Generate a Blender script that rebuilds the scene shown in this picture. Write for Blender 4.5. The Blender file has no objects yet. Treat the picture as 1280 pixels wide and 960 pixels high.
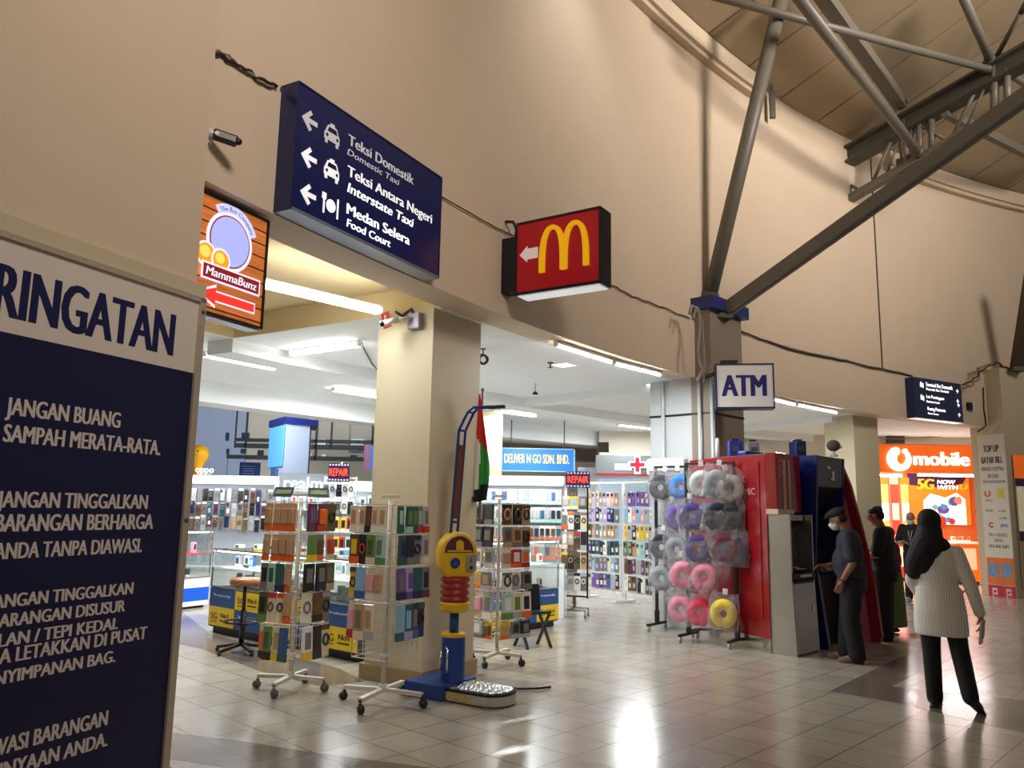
import bpy, bmesh, random
from math import *
from mathutils import Vector, Matrix, Euler

random.seed(7)
scene = bpy.context.scene
COL = scene.collection

# ------------------------------------------------------------------ camera
FOC, PITCH, ROLL, EYE = 991.0, radians(8.99), radians(1.03), 1.6
cam_d = bpy.data.cameras.new('camera')
cam_d.sensor_width = 36.0
cam_d.lens = FOC / 1280.0 * 36.0
cam_d.clip_end = 200
cam = bpy.data.objects.new('camera', cam_d)
COL.objects.link(cam)
def _dir(u, v):
    a, b = u * cos(ROLL) - v * sin(ROLL), u * sin(ROLL) + v * cos(ROLL)
    return Vector((a, cos(PITCH) - b * sin(PITCH), sin(PITCH) + b * cos(PITCH)))
_f = _dir(0, 0)
_r = (_dir(1, 0) - _f).normalized()
_u = (_dir(0, 1) - _f).normalized()
cam.matrix_world = Matrix(((_r.x, _u.x, -_f.x, 0), (_r.y, _u.y, -_f.y, 0), (_r.z, _u.z, -_f.z, EYE), (0, 0, 0, 1)))
scene.camera = cam

# ------------------------------------------------------------------ world, light, exposure
scene.view_settings.view_transform = 'Standard'
scene.view_settings.look = 'None'
scene.view_settings.gamma = 1.0
scene.view_settings.use_curve_mapping = False
scene.view_settings.exposure = 0.0
W = bpy.data.worlds.new('hall_light')
scene.world = W
W.use_nodes = True
W.node_tree.nodes['Background'].inputs[0].default_value = (1.0, 0.91, 0.84, 1)
W.node_tree.nodes['Background'].inputs[1].default_value = 0.135

def area_lamp(name, loc, target, sx, sy, power, color=(1, 1, 1), spread=180):
    d = bpy.data.lights.new(name, 'AREA')
    d.shape = 'RECTANGLE'; d.size = sx; d.size_y = sy; d.energy = power; d.color = color
    d.spread = radians(spread)
    o = bpy.data.objects.new(name, d)
    o.location = loc
    o.rotation_euler = (Vector(target) - Vector(loc)).to_track_quat('-Z', 'Y').to_euler()
    COL.objects.link(o)
    return o
def spot_lamp(name, loc, target, power, color, angle, blend=0.6, size=0.3):
    d = bpy.data.lights.new(name, 'SPOT')
    d.energy = power; d.color = color; d.spot_size = radians(angle); d.spot_blend = blend; d.shadow_soft_size = size
    o = bpy.data.objects.new(name, d)
    o.location = loc
    o.rotation_euler = (Vector(target) - Vector(loc)).to_track_quat('-Z', 'Y').to_euler()
    COL.objects.link(o)
    return o

# the rotunda: a round hall about CX, CY; its wall stands at radius RW
CX, CY, RW = 21.24, -6.10, 25.43
Z_SOF, Z_CAB, Z_EAVE, SLOPE = 3.52, 4.39, 8.95, 0.286
def rp(r, a, z=0.0):
    return Vector((CX + r * cos(radians(a)), CY + r * sin(radians(a)), z))

# high floodlights of the hall (above the frame) and the spill of the interior
spot_lamp('hall_floodlight', rp(24.3, 144.6, 9.0), rp(25.4, 144.2, 6.0), 125, (1.0, 0.97, 0.92), 80, 1.0, 0.3)
area_lamp('hall_ceiling_lamp', rp(14, 140, 9.8), rp(25.4, 133, 9.2), 2.5, 2.5, 255, (1.0, 0.88, 0.79), 70)
area_lamp('hall_side_lamp', rp(13, 122, 9.8), rp(25.4, 118, 9.0), 2.5, 2.5, 108, (1.0, 0.88, 0.79), 70)
area_lamp('hall_back_lamp', rp(19, 168, 8.0), rp(25.2, 155, 5.5), 2.0, 2.0, 102, (1.0, 0.86, 0.76), 75)

# ------------------------------------------------------------------ measuring helpers
def ray(x, y):
    return _dir((x - 640) / FOC, -(y - 480) / FOC)
EYEV = Vector((0, 0, EYE))
def PZ(x, y, z):
    d = ray(x, y); return EYEV + d * ((z - EYE) / d.z)
def FL(x, y):
    return PZ(x, y, 0.0)
def PY(x, y, Y):
    d = ray(x, y); return EYEV + d * (Y / d.y)
def CYL(x, y, r=RW):
    d = ray(x, y); ox, oy = -CX, -CY
    a = d.x * d.x + d.y * d.y; b = 2 * (d.x * ox + d.y * oy); c = ox * ox + oy * oy - r * r
    t = (-b + sqrt(b * b - 4 * a * c)) / 2 / a
    return EYEV + d * t
def RAD(x, y, a):
    n = Vector((-sin(radians(a)), cos(radians(a)), 0)); d = ray(x, y)
    return EYEV + d * ((Vector((CX, CY, 0)) - EYEV).dot(n) / d.dot(n))
def roof_z(r):
    return Z_EAVE + SLOPE * (RW - r)
def ROOF(x, y, off=0.0):
    d = ray(x, y); lo, hi = 2.0, 40.0
    def f(t):
        p = EYEV + d * t
        return p.z - (roof_z(hypot(p.x - CX, p.y - CY)) - off)
    for _ in range(50):
        m = (lo + hi) / 2
        if f(m) > 0: hi = m
        else: lo = m
    return EYEV + d * lo
def angle_of(p):
    return degrees(atan2(p.y - CY, p.x - CX))
def radius_of(p):
    return hypot(p.x - CX, p.y - CY)

# ------------------------------------------------------------------ materials
MATS = {}
def mat(name, color, rough=0.5, metal=0.0, emit=None, strength=0.0, vary=0.0, vscale=8.0, bump=0.0, bscale=60.0, coat=0.0, spec=0.5):
    if name in MATS: return MATS[name]
    m = bpy.data.materials.new(name); m.use_nodes = True
    nt = m.node_tree; b = nt.nodes['Principled BSDF']
    c = tuple(color) + (1,)
    b.inputs['Base Color'].default_value = c
    b.inputs['Roughness'].default_value = rough
    b.inputs['Metallic'].default_value = metal
    b.inputs['Coat Weight'].default_value = coat
    b.inputs['Specular IOR Level'].default_value = spec
    if emit:
        b.inputs['Emission Color'].default_value = tuple(emit) + (1,)
        b.inputs['Emission Strength'].default_value = strength
    tc = None
    if vary > 0 or bump > 0:
        tc = nt.nodes.new('ShaderNodeTexCoord')
    if vary > 0:
        n = nt.nodes.new('ShaderNodeTexNoise'); n.inputs['Scale'].default_value = vscale; n.inputs['Detail'].default_value = 4
        r = nt.nodes.new('ShaderNodeMapRange'); r.inputs[3].default_value = 1 - vary; r.inputs[4].default_value = 1 + vary
        mx = nt.nodes.new('ShaderNodeVectorMath'); mx.operation = 'SCALE'; mx.inputs[0].default_value = color
        nt.links.new(tc.outputs['Object'], n.inputs['Vector']); nt.links.new(n.outputs['Fac'], r.inputs[0])
        nt.links.new(r.outputs[0], mx.inputs['Scale']); nt.links.new(mx.outputs[0], b.inputs['Base Color'])
    if bump > 0:
        n2 = nt.nodes.new('ShaderNodeTexNoise'); n2.inputs['Scale'].default_value = bscale
        bp = nt.nodes.new('ShaderNodeBump'); bp.inputs['Strength'].default_value = bump; bp.inputs['Distance'].default_value = 0.01
        nt.links.new(tc.outputs['Object'], n2.inputs['Vector']); nt.links.new(n2.outputs['Fac'], bp.inputs['Height'])
        nt.links.new(bp.outputs[0], b.inputs['Normal'])
    MATS[name] = m
    return m
def clear_mat(name, tint=(1, 1, 1), gloss=0.12, rough=0.05, base=0.0, basecol=(0.9, 0.9, 0.95)):
    if name in MATS: return MATS[name]
    m = bpy.data.materials.new(name); m.use_nodes = True
    nt = m.node_tree; nt.nodes.clear()
    out = nt.nodes.new('ShaderNodeOutputMaterial')
    tr = nt.nodes.new('ShaderNodeBsdfTransparent'); tr.inputs[0].default_value = tuple(tint) + (1,)
    gl = nt.nodes.new('ShaderNodeBsdfGlossy'); gl.inputs['Roughness'].default_value = rough
    mx = nt.nodes.new('ShaderNodeMixShader'); fr = nt.nodes.new('ShaderNodeLayerWeight'); fr.inputs[0].default_value = gloss
    nt.links.new(fr.outputs['Facing'], mx.inputs[0])
    nt.links.new(tr.outputs[0], mx.inputs[1]); nt.links.new(gl.outputs[0], mx.inputs[2])
    last = mx
    if base > 0:
        df = nt.nodes.new('ShaderNodeBsdfDiffuse'); df.inputs[0].default_value = tuple(basecol) + (1,)
        m2 = nt.nodes.new('ShaderNodeMixShader'); m2.inputs[0].default_value = base
        nt.links.new(mx.outputs[0], m2.inputs[1]); nt.links.new(df.outputs[0], m2.inputs[2]); last = m2
    nt.links.new(last.outputs[0], out.inputs[0])
    MATS[name] = m
    return m
def srgb(r, g, b):
    f = lambda c: (c / 255 / 12.92) if c <= 10 else ((c / 255 + 0.055) / 1.055) ** 2.4
    return (f(r), f(g), f(b))

# ------------------------------------------------------------------ mesh builder
class MB:
    def __init__(s): s.v = []; s.f = []; s.mi = []; s.cur = 0; s.sm = []; s.smooth = False
    def add(s, vs, fs):
        o = len(s.v); s.v += [tuple(v) for v in vs]
        for f in fs: s.f.append([i + o for i in f]); s.mi.append(s.cur); s.sm.append(s.smooth)
        return s
    def box(s, c, size, rot=None, bev=0.0):
        x, y, z = [k / 2 for k in size]; R = rot if rot is not None else Matrix.Identity(3); c = Vector(c)
        if bev <= 0:
            vs = [c + R @ Vector((i * x, j * y, k * z)) for i in (-1, 1) for j in (-1, 1) for k in (-1, 1)]
            return s.add(vs, [(0, 1, 3, 2), (4, 6, 7, 5), (0, 4, 5, 1), (2, 3, 7, 6), (0, 2, 6, 4), (1, 5, 7, 3)])
        bm = bmesh.new(); bmesh.ops.create_cube(bm, size=1.0)
        for v in bm.verts: v.co = Vector((v.co.x * size[0], v.co.y * size[1], v.co.z * size[2]))
        bmesh.ops.bevel(bm, geom=list(bm.edges), offset=min(bev, min(size) * .45), segments=2, affect='EDGES', profile=0.5)
        bm.verts.index_update()
        s.add([c + R @ v.co for v in bm.verts], [[v.index for v in f.verts] for f in bm.faces]); bm.free()
        return s
    def box2(s, a, b, bev=0.0):
        a = Vector(a); b = Vector(b)
        return s.box((a + b) / 2, [abs(k) for k in (b - a)], None, bev)
    def bar(s, a, b, w, h, up=(0, 0, 1)):
        a = Vector(a); b = Vector(b); d = (b - a); L = d.length; d.normalize()
        u = Vector(up); x = d.cross(u)
        if x.length < 1e-4: x = d.cross(Vector((0, 1, 0)))
        x.normalize(); z = x.cross(d)
        R = Matrix((x, d, z)).transposed()
        return s.box((a + b) / 2, (w, L, h), R)
    def tube(s, pts, r, seg=8, caps=True, r2=None):
        pts = [Vector(p) for p in pts]; n = len(pts); rings = []; up = None
        for i, p in enumerate(pts):
            d = (pts[min(i + 1, n - 1)] - pts[max(i - 1, 0)]).normalized()
            if up is None:
                up = d.orthogonal().normalized()
            else:
                up = (up - d * up.dot(d)); up = up.normalized() if up.length > 1e-6 else d.orthogonal().normalized()
            w = d.cross(up)
            rr = r if r2 is None else r + (r2 - r) * i / max(1, n - 1)
            rings.append([p + (up * cos(2 * pi * k / seg) + w * sin(2 * pi * k / seg)) * rr for k in range(seg)])
        vs = [v for q in rings for v in q]; fs = []
        for i in range(n - 1):
            for k in range(seg):
                k2 = (k + 1) % seg
                fs.append((i * seg + k, i * seg + k2, (i + 1) * seg + k2, (i + 1) * seg + k))
        if caps: fs.append(tuple(range(seg))[::-1]); fs.append(tuple((n - 1) * seg + k for k in range(seg)))
        sm = s.smooth; s.smooth = seg > 5; s.add(vs, fs); s.smooth = sm
        return s
    def lathe(s, prof, seg=24, M=None, a0=0, a1=2 * pi):
        M = M or Matrix.Identity(4); full = abs(a1 - a0 - 2 * pi) < 1e-6; n = seg if full else seg + 1
        vs = [M @ Vector((r * cos(a0 + (a1 - a0) * k / seg), r * sin(a0 + (a1 - a0) * k / seg), z)) for r, z in prof for k in range(n)]
        fs = []
        for i in range(len(prof) - 1):
            for k in range(seg):
                k2 = (k + 1) % n
                fs.append((i * n + k, i * n + k2, (i + 1) * n + k2, (i + 1) * n + k))
        sm = s.smooth; s.smooth = True; s.add(vs, fs); s.smooth = sm
        return s
    def prism(s, poly, z0, z1, M=None):
        M = M or Matrix.Identity(4); n = len(poly)
        A = sum(poly[i][0] * poly[(i + 1) % n][1] - poly[(i + 1) % n][0] * poly[i][1] for i in range(n))
        if A < 0: poly = poly[::-1]
        vs = [M @ Vector((p[0], p[1], z0)) for p in poly] + [M @ Vector((p[0], p[1], z1)) for p in poly]
        fs = [tuple(range(n))[::-1], tuple(range(n, 2 * n))] + [(i, (i + 1) % n, n + (i + 1) % n, n + i) for i in range(n)]
        return s.add(vs, fs)
    def ell(s, c, r, rot=None, seg=16, rings=10):
        R = rot if rot is not None else Matrix.Identity(3); c = Vector(c)
        if not hasattr(r, '__len__'): r = (r, r, r)
        vs = [c + R @ Vector((0, 0, -r[2]))]
        for i in range(1, rings):
            t = -pi / 2 + pi * i / rings
            for k in range(seg):
                a = 2 * pi * k / seg
                vs.append(c + R @ Vector((r[0] * cos(t) * cos(a), r[1] * cos(t) * sin(a), r[2] * sin(t))))
        vs.append(c + R @ Vector((0, 0, r[2]))); fs = []
        for k in range(seg): fs.append((0, 1 + (k + 1) % seg, 1 + k))
        for i in range(rings - 2):
            for k in range(seg):
                a = 1 + i * seg; fs.append((a + k, a + (k + 1) % seg, a + seg + (k + 1) % seg, a + seg + k))
        a = 1 + (rings - 2) * seg
        for k in range(seg): fs.append((a + k, a + (k + 1) % seg, len(vs) - 1))
        sm = s.smooth; s.smooth = True; s.add(vs, fs); s.smooth = sm
        return s
    def cap(s, a, b, ra, rb, seg=12):
        # a tapered round-ended limb
        a = Vector(a); b = Vector(b); d = b - a; L = max(d.length, 1e-5); d = d / L
        M = Matrix.Translation(a) @ d.to_track_quat('Z', 'Y').to_matrix().to_4x4()
        prof = [(1e-4, -ra)] + [(ra * cos(t), ra * sin(t)) for t in (-1.1, -.7, -.35, 0)] + [(rb * cos(t), L + rb * sin(t)) for t in (0, .35, .7, 1.1)] + [(1e-4, L + rb)]
        return s.lathe(prof, seg, M)
    def torus(s, c, R, r, M3=None, seg=24, sub=10, a0=0, a1=2 * pi, sy=1.0):
        M3 = M3 if M3 is not None else Matrix.Identity(3); c = Vector(c); full = abs(a1 - a0 - 2 * pi) < 1e-6
        n = seg if full else seg + 1; vs = []; fs = []
        for i in range(n):
            a = a0 + (a1 - a0) * i / seg
            for k in range(sub):
                b = 2 * pi * k / sub
                q = R + r * cos(b)
                vs.append(c + M3 @ Vector((q * cos(a), q * sin(a) * sy, r * sin(b))))
        for i in range(seg):
            i2 = (i + 1) % n
            for k in range(sub):
                k2 = (k + 1) % sub; fs.append((i * sub + k, i2 * sub + k, i2 * sub + k2, i * sub + k2))
        if not full:
            fs.append(tuple(range(sub))[::-1]); fs.append(tuple((n - 1) * sub + k for k in range(sub)))
        sm = s.smooth; s.smooth = True; s.add(vs, fs); s.smooth = sm
        return s
    def arc(s, r0, r1, a0, a1, z0, z1, n=40, zr=None):
        # a curved block of the rotunda between radii r0, r1 and angles a0, a1
        vs = []; fs = []
        for i in range(n + 1):
            a = a0 + (a1 - a0) * i / n
            zz0 = z0; zz1 = z1
            vs += [rp(r0, a, zz0), rp(r1, a, zz0), rp(r1, a, zz1), rp(r0, a, zz1)]
        for i in range(n):
            o = 4 * i
            for k in range(4):
                fs.append((o + k, o + (k + 1) % 4, o + 4 + (k + 1) % 4, o + 4 + k))
        fs.append((3, 2, 1, 0)); o = 4 * n; fs.append((o, o + 1, o + 2, o + 3))
        return s.add(vs, fs)
    def mesh(s, name, mats):
        me = bpy.data.meshes.new(name); me.from_pydata(s.v, [], s.f)
        for m in (mats if isinstance(mats, (list, tuple)) else [mats]): me.materials.append(m)
        me.polygons.foreach_set('material_index', s.mi); me.polygons.foreach_set('use_smooth', s.sm)
        me.validate(); me.update()
        bm = bmesh.new(); bm.from_mesh(me); bmesh.ops.recalc_face_normals(bm, faces=bm.faces); bm.to_mesh(me); bm.free()
        return me
    def build(s, name, mats, parent=None, label=None):
        o = bpy.data.objects.new(name, s.mesh(name, mats)); COL.objects.link(o)
        if parent is not None: o.parent = parent
        if label: o['label'] = label
        return o
def B(): return MB()
def tag(o, label, cat, group=None):
    o['label'] = label; o['category'] = cat
    if group: o['group'] = group
    return o
def thing(name, label, cat, loc=(0, 0, 0), rz=0.0, group=None, M=None):
    o = bpy.data.objects.new(name, None); COL.objects.link(o); o.empty_display_size = 0.1
    if M is not None: o.matrix_world = M
    else: o.location = loc; o.rotation_euler = (0, 0, rz)
    return tag(o, label, cat, group)
def struct(name, mb, m, label=None):
    o = mb.build(name, m); o['kind'] = 'structure'
    if label: o['label'] = label
    return o
def dup(root, M, label, group=None):
    r = root.copy(); COL.objects.link(r); r.matrix_world = M; r['label'] = label
    if group: r['group'] = group
    for ch in root.children:
        c = ch.copy(); COL.objects.link(c); c.parent = r
        for g in ch.children:
            d = g.copy(); COL.objects.link(d); d.parent = c
    return r
def smooth_obj(o):
    for p in o.data.polygons: p.use_smooth = True
def remeshed(mb, name, m, parent, voxel=0.008, smooth=3, label=None):
    # one continuous surface grown over overlapping shapes
    o = mb.build(name, m, parent, label)
    md = o.modifiers.new('r', 'REMESH'); md.mode = 'VOXEL'; md.voxel_size = voxel; md.use_smooth_shade = True
    if smooth:
        m2 = o.modifiers.new('s', 'SMOOTH'); m2.factor = 0.5; m2.iterations = smooth
    dg = bpy.context.evaluated_depsgraph_get(); dg.update()
    me = bpy.data.meshes.new_from_object(o.evaluated_get(dg))
    o.modifiers.clear(); o.data = me
    me.materials.clear(); me.materials.append(m)
    for p in me.polygons: p.use_smooth = True
    return o

# ------------------------------------------------------------------ lettering
_tc = {}
def _text_raw(s, bold, shear):
    k = (s, bold, shear)
    if k in _tc: return _tc[k]
    c = bpy.data.curves.new('lettering', 'FONT'); c.body = s; c.size = 1.0; c.offset = bold; c.shear = shear; c.resolution_u = 3
    o = bpy.data.objects.new('lettering', c); COL.objects.link(o)
    dg = bpy.context.evaluated_depsgraph_get()
    me = o.evaluated_get(dg).to_mesh()
    vs = [tuple(v.co) for v in me.vertices]; fs = [tuple(p.vertices) for p in me.polygons]
    o.evaluated_get(dg).to_mesh_clear(); bpy.data.objects.remove(o); bpy.data.curves.remove(c)
    _tc[k] = (vs, fs)
    return vs, fs
def text_w(s, bold=0, shear=0):
    vs, _ = _text_raw(s, bold, shear); xs = [v[0] for v in vs]; return min(xs), max(xs)
_CAPH = None
def add_text(mb, s, u0, u1, v0, h, z=0.004, bold=0.0, shear=0.0, curve=None, suffix=None, M=None, rot=0.0):
    """lettering in a local XY plane: from u0 to u1, baseline v0, capital height h"""
    global _CAPH
    if _CAPH is None:
        q = [v[1] for v in _text_raw('H', 0, 0)[0]]; _CAPH = max(q) - min(q)
    shift = bold * .9 * 1.6; bold = 0.0
    vs, fs = _text_raw(s, bold, shear)
    if not vs: return
    a, b = text_w(s, bold, shear); a -= shift; b += shift
    sx = (u1 - u0) / (b - a); sy = h / _CAPH
    if suffix:
        c, d = text_w(suffix, bold, shear); c -= shift; d += shift; sx = (u1 - u0) / (d - c); u0 = u1 - (b - a) * sx
    out = []; nf = []
    for ci, dx in enumerate((0,) if shift == 0 else (-shift, -shift / 3, shift / 3, shift)):
      nf += [[i + ci * len(vs) for i in f] for f in fs]
      for x, y, _ in vs:
        p = Vector((u0 + (x + dx - a) * sx, v0 + y * sy, z + ci * .0003))
        if rot:
            p = Vector((u0 + (p.x - u0) * cos(rot) - (p.y - v0) * sin(rot), v0 + (p.x - u0) * sin(rot) + (p.y - v0) * cos(rot), z))
        if curve: p = curve(p)
        if M is not None: p = M @ p
        out.append(p)
    mb.add(out, nf)
def frame_of(origin, U, N=None, V=(0, 0, 1)):
    U = Vector(U).normalized(); V = Vector(V).normalized(); N = U.cross(V).normalized(); V = N.cross(U)
    o = Vector(origin)
    return Matrix(((U.x, V.x, N.x, o.x), (U.y, V.y, N.y, o.y), (U.z, V.z, N.z, o.z), (0, 0, 0, 1)))
def inpl(M, x, y, z=0.0):
    """where a sight line meets the plane z of a local frame: local (u, v)"""
    n = M.to_3x3() @ Vector((0, 0, 1)); o = M @ Vector((0, 0, z)); d = ray(x, y)
    p = EYEV + d * ((o - EYEV).dot(n) / d.dot(n))
    q = M.inverted() @ p
    return q.x, q.y
def text_at(mb, M, s, bl, br, top, z=0.004, **kw):
    u0, v0 = inpl(M, *bl, z); u1, v1 = inpl(M, *br, z); _, vt = inpl(M, *top, z)
    v = (v0 + v1) / 2
    add_text(mb, s, u0, u1, v, abs(vt - v0), z, **kw)
# ------------------------------------------------------------------ shared materials
PAINT = mat('cream_wall_paint', srgb(214, 196, 172), 0.75, vary=0.05, vscale=1.3, bump=0.05, bscale=30)
PILLARP = mat('pillar_paint', srgb(206, 194, 164), 0.55, vary=0.03, vscale=2)
WHITEC = mat('white_ceiling_paint', srgb(240, 244, 245), 0.8, vary=0.02, vscale=2)
RECESSC = mat('cream_recess_paint', srgb(224, 204, 158), 0.8)
STEEL = mat('grey_painted_steel', srgb(112, 108, 98), 0.45, vary=0.12, vscale=5)
STEELD = mat('dark_painted_steel', srgb(78, 75, 68), 0.5, vary=0.12, vscale=5)
ROOFP = mat('roof_panel', srgb(176, 158, 130), 0.8, vary=0.08, vscale=1.5)
ROOFJ = mat('roof_joint', srgb(40, 34, 28), 0.8)
NAVY = mat('navy_sign', srgb(14, 24, 74), 0.3, vary=0.04)
BLACKP = mat('black_plastic', srgb(18, 18, 20), 0.4)
WHITEP = mat('white_plastic', srgb(232, 232, 230), 0.4)
GREYP = mat('grey_plastic', srgb(130, 130, 132), 0.45)
CHROME = mat('chrome', (0.75, 0.75, 0.76), 0.18, 1.0)
STAIN = mat('brushed_stainless', (0.62, 0.60, 0.57), 0.3, 1.0, vary=0.06, vscale=12)
WIREW = mat('white_coated_wire', srgb(206, 200, 186), 0.4)
CABLEG = mat('grey_cable', srgb(150, 142, 130), 0.6)
CABLED = mat('dark_cable', srgb(52, 46, 40), 0.6)
TUBE_ON = mat('lit_fluorescent_tube', (1, 1, 1), 0.4, emit=(1.0, 0.98, 0.95), strength=24.0)
LED_ON = mat('lit_led_panel', (1, 1, 1), 0.4, emit=(0.95, 0.98, 1.0), strength=5.0)
GLASS = clear_mat('clear_glass', (0.97, 0.99, 0.98), 0.18, 0.02)
POLY = clear_mat('clear_plastic_bag', (0.97, 0.97, 0.98), 0.4, 0.14, base=0.09)
_n = POLY.node_tree; _g = [q for q in _n.nodes if q.type == 'BSDF_GLOSSY'][0]; _t = _n.nodes.new('ShaderNodeTexCoord'); _v = _n.nodes.new('ShaderNodeTexNoise'); _v.inputs['Scale'].default_value = 22; _v.inputs['Distortion'].default_value = 2.5; _b = _n.nodes.new('ShaderNodeBump'); _b.inputs['Strength'].default_value = 1.0; _b.inputs['Distance'].default_value = .05
_n.links.new(_t.outputs['Object'], _v.inputs['Vector']); _n.links.new(_v.outputs['Fac'], _b.inputs['Height']); _n.links.new(_b.outputs[0], _g.inputs['Normal'])

def tile_mat(name, c1, c2, grout):
    m = bpy.data.materials.new(name); m.use_nodes = True; nt = m.node_tree; b = nt.nodes['Principled BSDF']
    tc = nt.nodes.new('ShaderNodeTexCoord'); mp = nt.nodes.new('ShaderNodeMapping')
    mp.inputs['Rotation'].default_value = (0, 0, radians(-46)); mp.inputs['Location'].default_value = (0.1, 0.07, 0)
    br = nt.nodes.new('ShaderNodeTexBrick'); br.offset = 0.0; br.squash = 1.0
    br.inputs['Scale'].default_value = 1.0; br.inputs['Brick Width'].default_value = 0.40; br.inputs['Row Height'].default_value = 0.40
    br.inputs['Mortar Size'].default_value = 0.004; br.inputs['Mortar Smooth'].default_value = 0.1
    br.inputs['Color1'].default_value = c1 + (1,); br.inputs['Color2'].default_value = c2 + (1,); br.inputs['Mortar'].default_value = grout + (1,)
    nz = nt.nodes.new('ShaderNodeTexNoise'); nz.inputs['Scale'].default_value = 3; nz.inputs['Detail'].default_value = 5
    mr = nt.nodes.new('ShaderNodeMapRange'); mr.inputs[3].default_value = .12; mr.inputs[4].default_value = .26
    mixc = nt.nodes.new('ShaderNodeMixRGB'); mixc.blend_type = 'MULTIPLY'; mixc.inputs[0].default_value = 0.35
    L = nt.links.new
    L(tc.outputs['Object'], mp.inputs[0]); L(mp.outputs[0], br.inputs['Vector']); L(tc.outputs['Object'], nz.inputs['Vector'])
    L(br.outputs['Color'], mixc.inputs[1]); L(nz.outputs['Fac'], mixc.inputs[2]); L(mixc.outputs[0], b.inputs['Base Color'])
    L(nz.outputs['Fac'], mr.inputs[0]); L(mr.outputs[0], b.inputs['Roughness'])
    bp = nt.nodes.new('ShaderNodeBump'); bp.inputs['Strength'].default_value = 0.25; bp.inputs['Distance'].default_value = 0.004; bp.invert = True
    L(br.outputs['Fac'], bp.inputs['Height']); L(bp.outputs[0], b.inputs['Normal'])
    b.inputs['Specular IOR Level'].default_value = 0.8
    return m
TILE = tile_mat('beige_floor_tile', srgb(186, 177, 162), srgb(178, 169, 154), srgb(84, 74, 64))
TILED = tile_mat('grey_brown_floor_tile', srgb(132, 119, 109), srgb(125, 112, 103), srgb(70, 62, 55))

# ------------------------------------------------------------------ floor with its darker inlaid bands
struct('floor', B().box2((-14, -6, -0.2), (34, 46, 0.0)), TILE)
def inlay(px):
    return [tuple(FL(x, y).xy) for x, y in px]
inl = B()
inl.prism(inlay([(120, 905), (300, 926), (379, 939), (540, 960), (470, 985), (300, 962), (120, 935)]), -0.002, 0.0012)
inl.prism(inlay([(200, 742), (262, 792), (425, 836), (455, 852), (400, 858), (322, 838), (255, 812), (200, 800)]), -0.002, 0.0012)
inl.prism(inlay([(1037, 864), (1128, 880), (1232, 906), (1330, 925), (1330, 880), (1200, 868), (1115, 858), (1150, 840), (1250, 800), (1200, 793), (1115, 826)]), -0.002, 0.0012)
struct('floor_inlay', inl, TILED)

# ------------------------------------------------------------------ the round wall above the shops
w = B()
w.arc(RW, RW + 0.37, 105, 178, Z_SOF, Z_CAB, 60)
struct('wall_fascia', w, PAINT)
w = B(); w.arc(RW + 0.02, RW + 0.36, 105, 178, Z_CAB, Z_EAVE + 0.4, 60)
struct('wall_upper', w, PAINT)
t = B(); t.arc(RW - 0.16, RW + 0.03, 132.5, 178, Z_EAVE - 0.26, Z_EAVE + 0.02, 40)
t.arc(RW - 0.10, RW + 0.03, 132.5, 178, Z_EAVE - 0.34, Z_EAVE - 0.26, 40)
struct('trim_1', t, PAINT)
t = B(); t.arc(RW - 0.16, RW + 0.03, 105, 122.6, Z_EAVE - 0.26, Z_EAVE + 0.02, 20)
t.arc(RW - 0.10, RW + 0.03, 105, 122.6, Z_EAVE - 0.34, Z_EAVE - 0.26, 20)
struct('trim_2', t, PAINT)
# seam in the wall face by the small truss
t = B(); t.arc(RW + 0.005, RW + 0.03, 123.55, 123.62, Z_CAB, Z_EAVE, 1); struct('trim_3', t, STEELD)

# ------------------------------------------------------------------ conical roof of pale panels with dark joints
def cone_sector(mb, r0, r1, a0, a1, off=0.0, th=0.05):
    vs = []
    for r, a in ((r0, a0), (r1, a0), (r1, a1), (r0, a1)):
        vs.append(rp(r, a, roof_z(r) + off))
    vs += [v + Vector((0, 0, th)) for v in vs]
    mb.add(vs, [(0, 1, 2, 3), (7, 6, 5, 4), (0, 4, 5, 1), (1, 5, 6, 2), (2, 6, 7, 3), (3, 7, 4, 0)])
rf = B(); rb = B()
step = 2.86
a = 130.56 - 12 * step
while a < 172:
    for r0, r1 in ((4, 11.5), (11.53, 17.9), (17.93, 26.2)):
        cone_sector(rf, r1, r0, a + 0.05, a + step - 0.05)
    cone_sector(rb, 26.2, 4, a, a + step, 0.06, 0.06)
    a += step
struct('ceiling_roof', rf, ROOFP)
struct('ceiling_roof_joint', rb, ROOFJ)

# ------------------------------------------------------------------ pillars
def pillar(name, r0, r1, a0, a1, z1, m, plinth=None):
    p = B(); p.arc(r0, r1, a0, a1, 0, z1, 4)
    o = struct(name, p, m)
    if plinth:
        q = B(); q.arc(r0 - 0.03, r1 + 0.03, a0 - 0.07, a1 + 0.07, 0, 0.14, 4)
        struct('baseboard_' + plinth, q, mat('pillar_plinth_tile', srgb(170, 148, 108), 0.4))
    return o
# left pillar with the warning board
K = CYL(250, 300, 25.05)
A_L = angle_of(K)
pillar('pillar', 25.05, 25.9, A_L, A_L + 9, Z_EAVE, PAINT)
zt4 = CYL(235, 362, 25.0).z
t = B(); t.arc(24.99, 25.06, A_L - 0.03, A_L + 9, zt4 - .04, zt4 + .05, 4); struct('trim_4', t, PILLARP)
# yellow pillar
pillar('pillar', 25.86, 26.55, 146.55, 148.33, Z_SOF, PILLARP, 'pillar')
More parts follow.
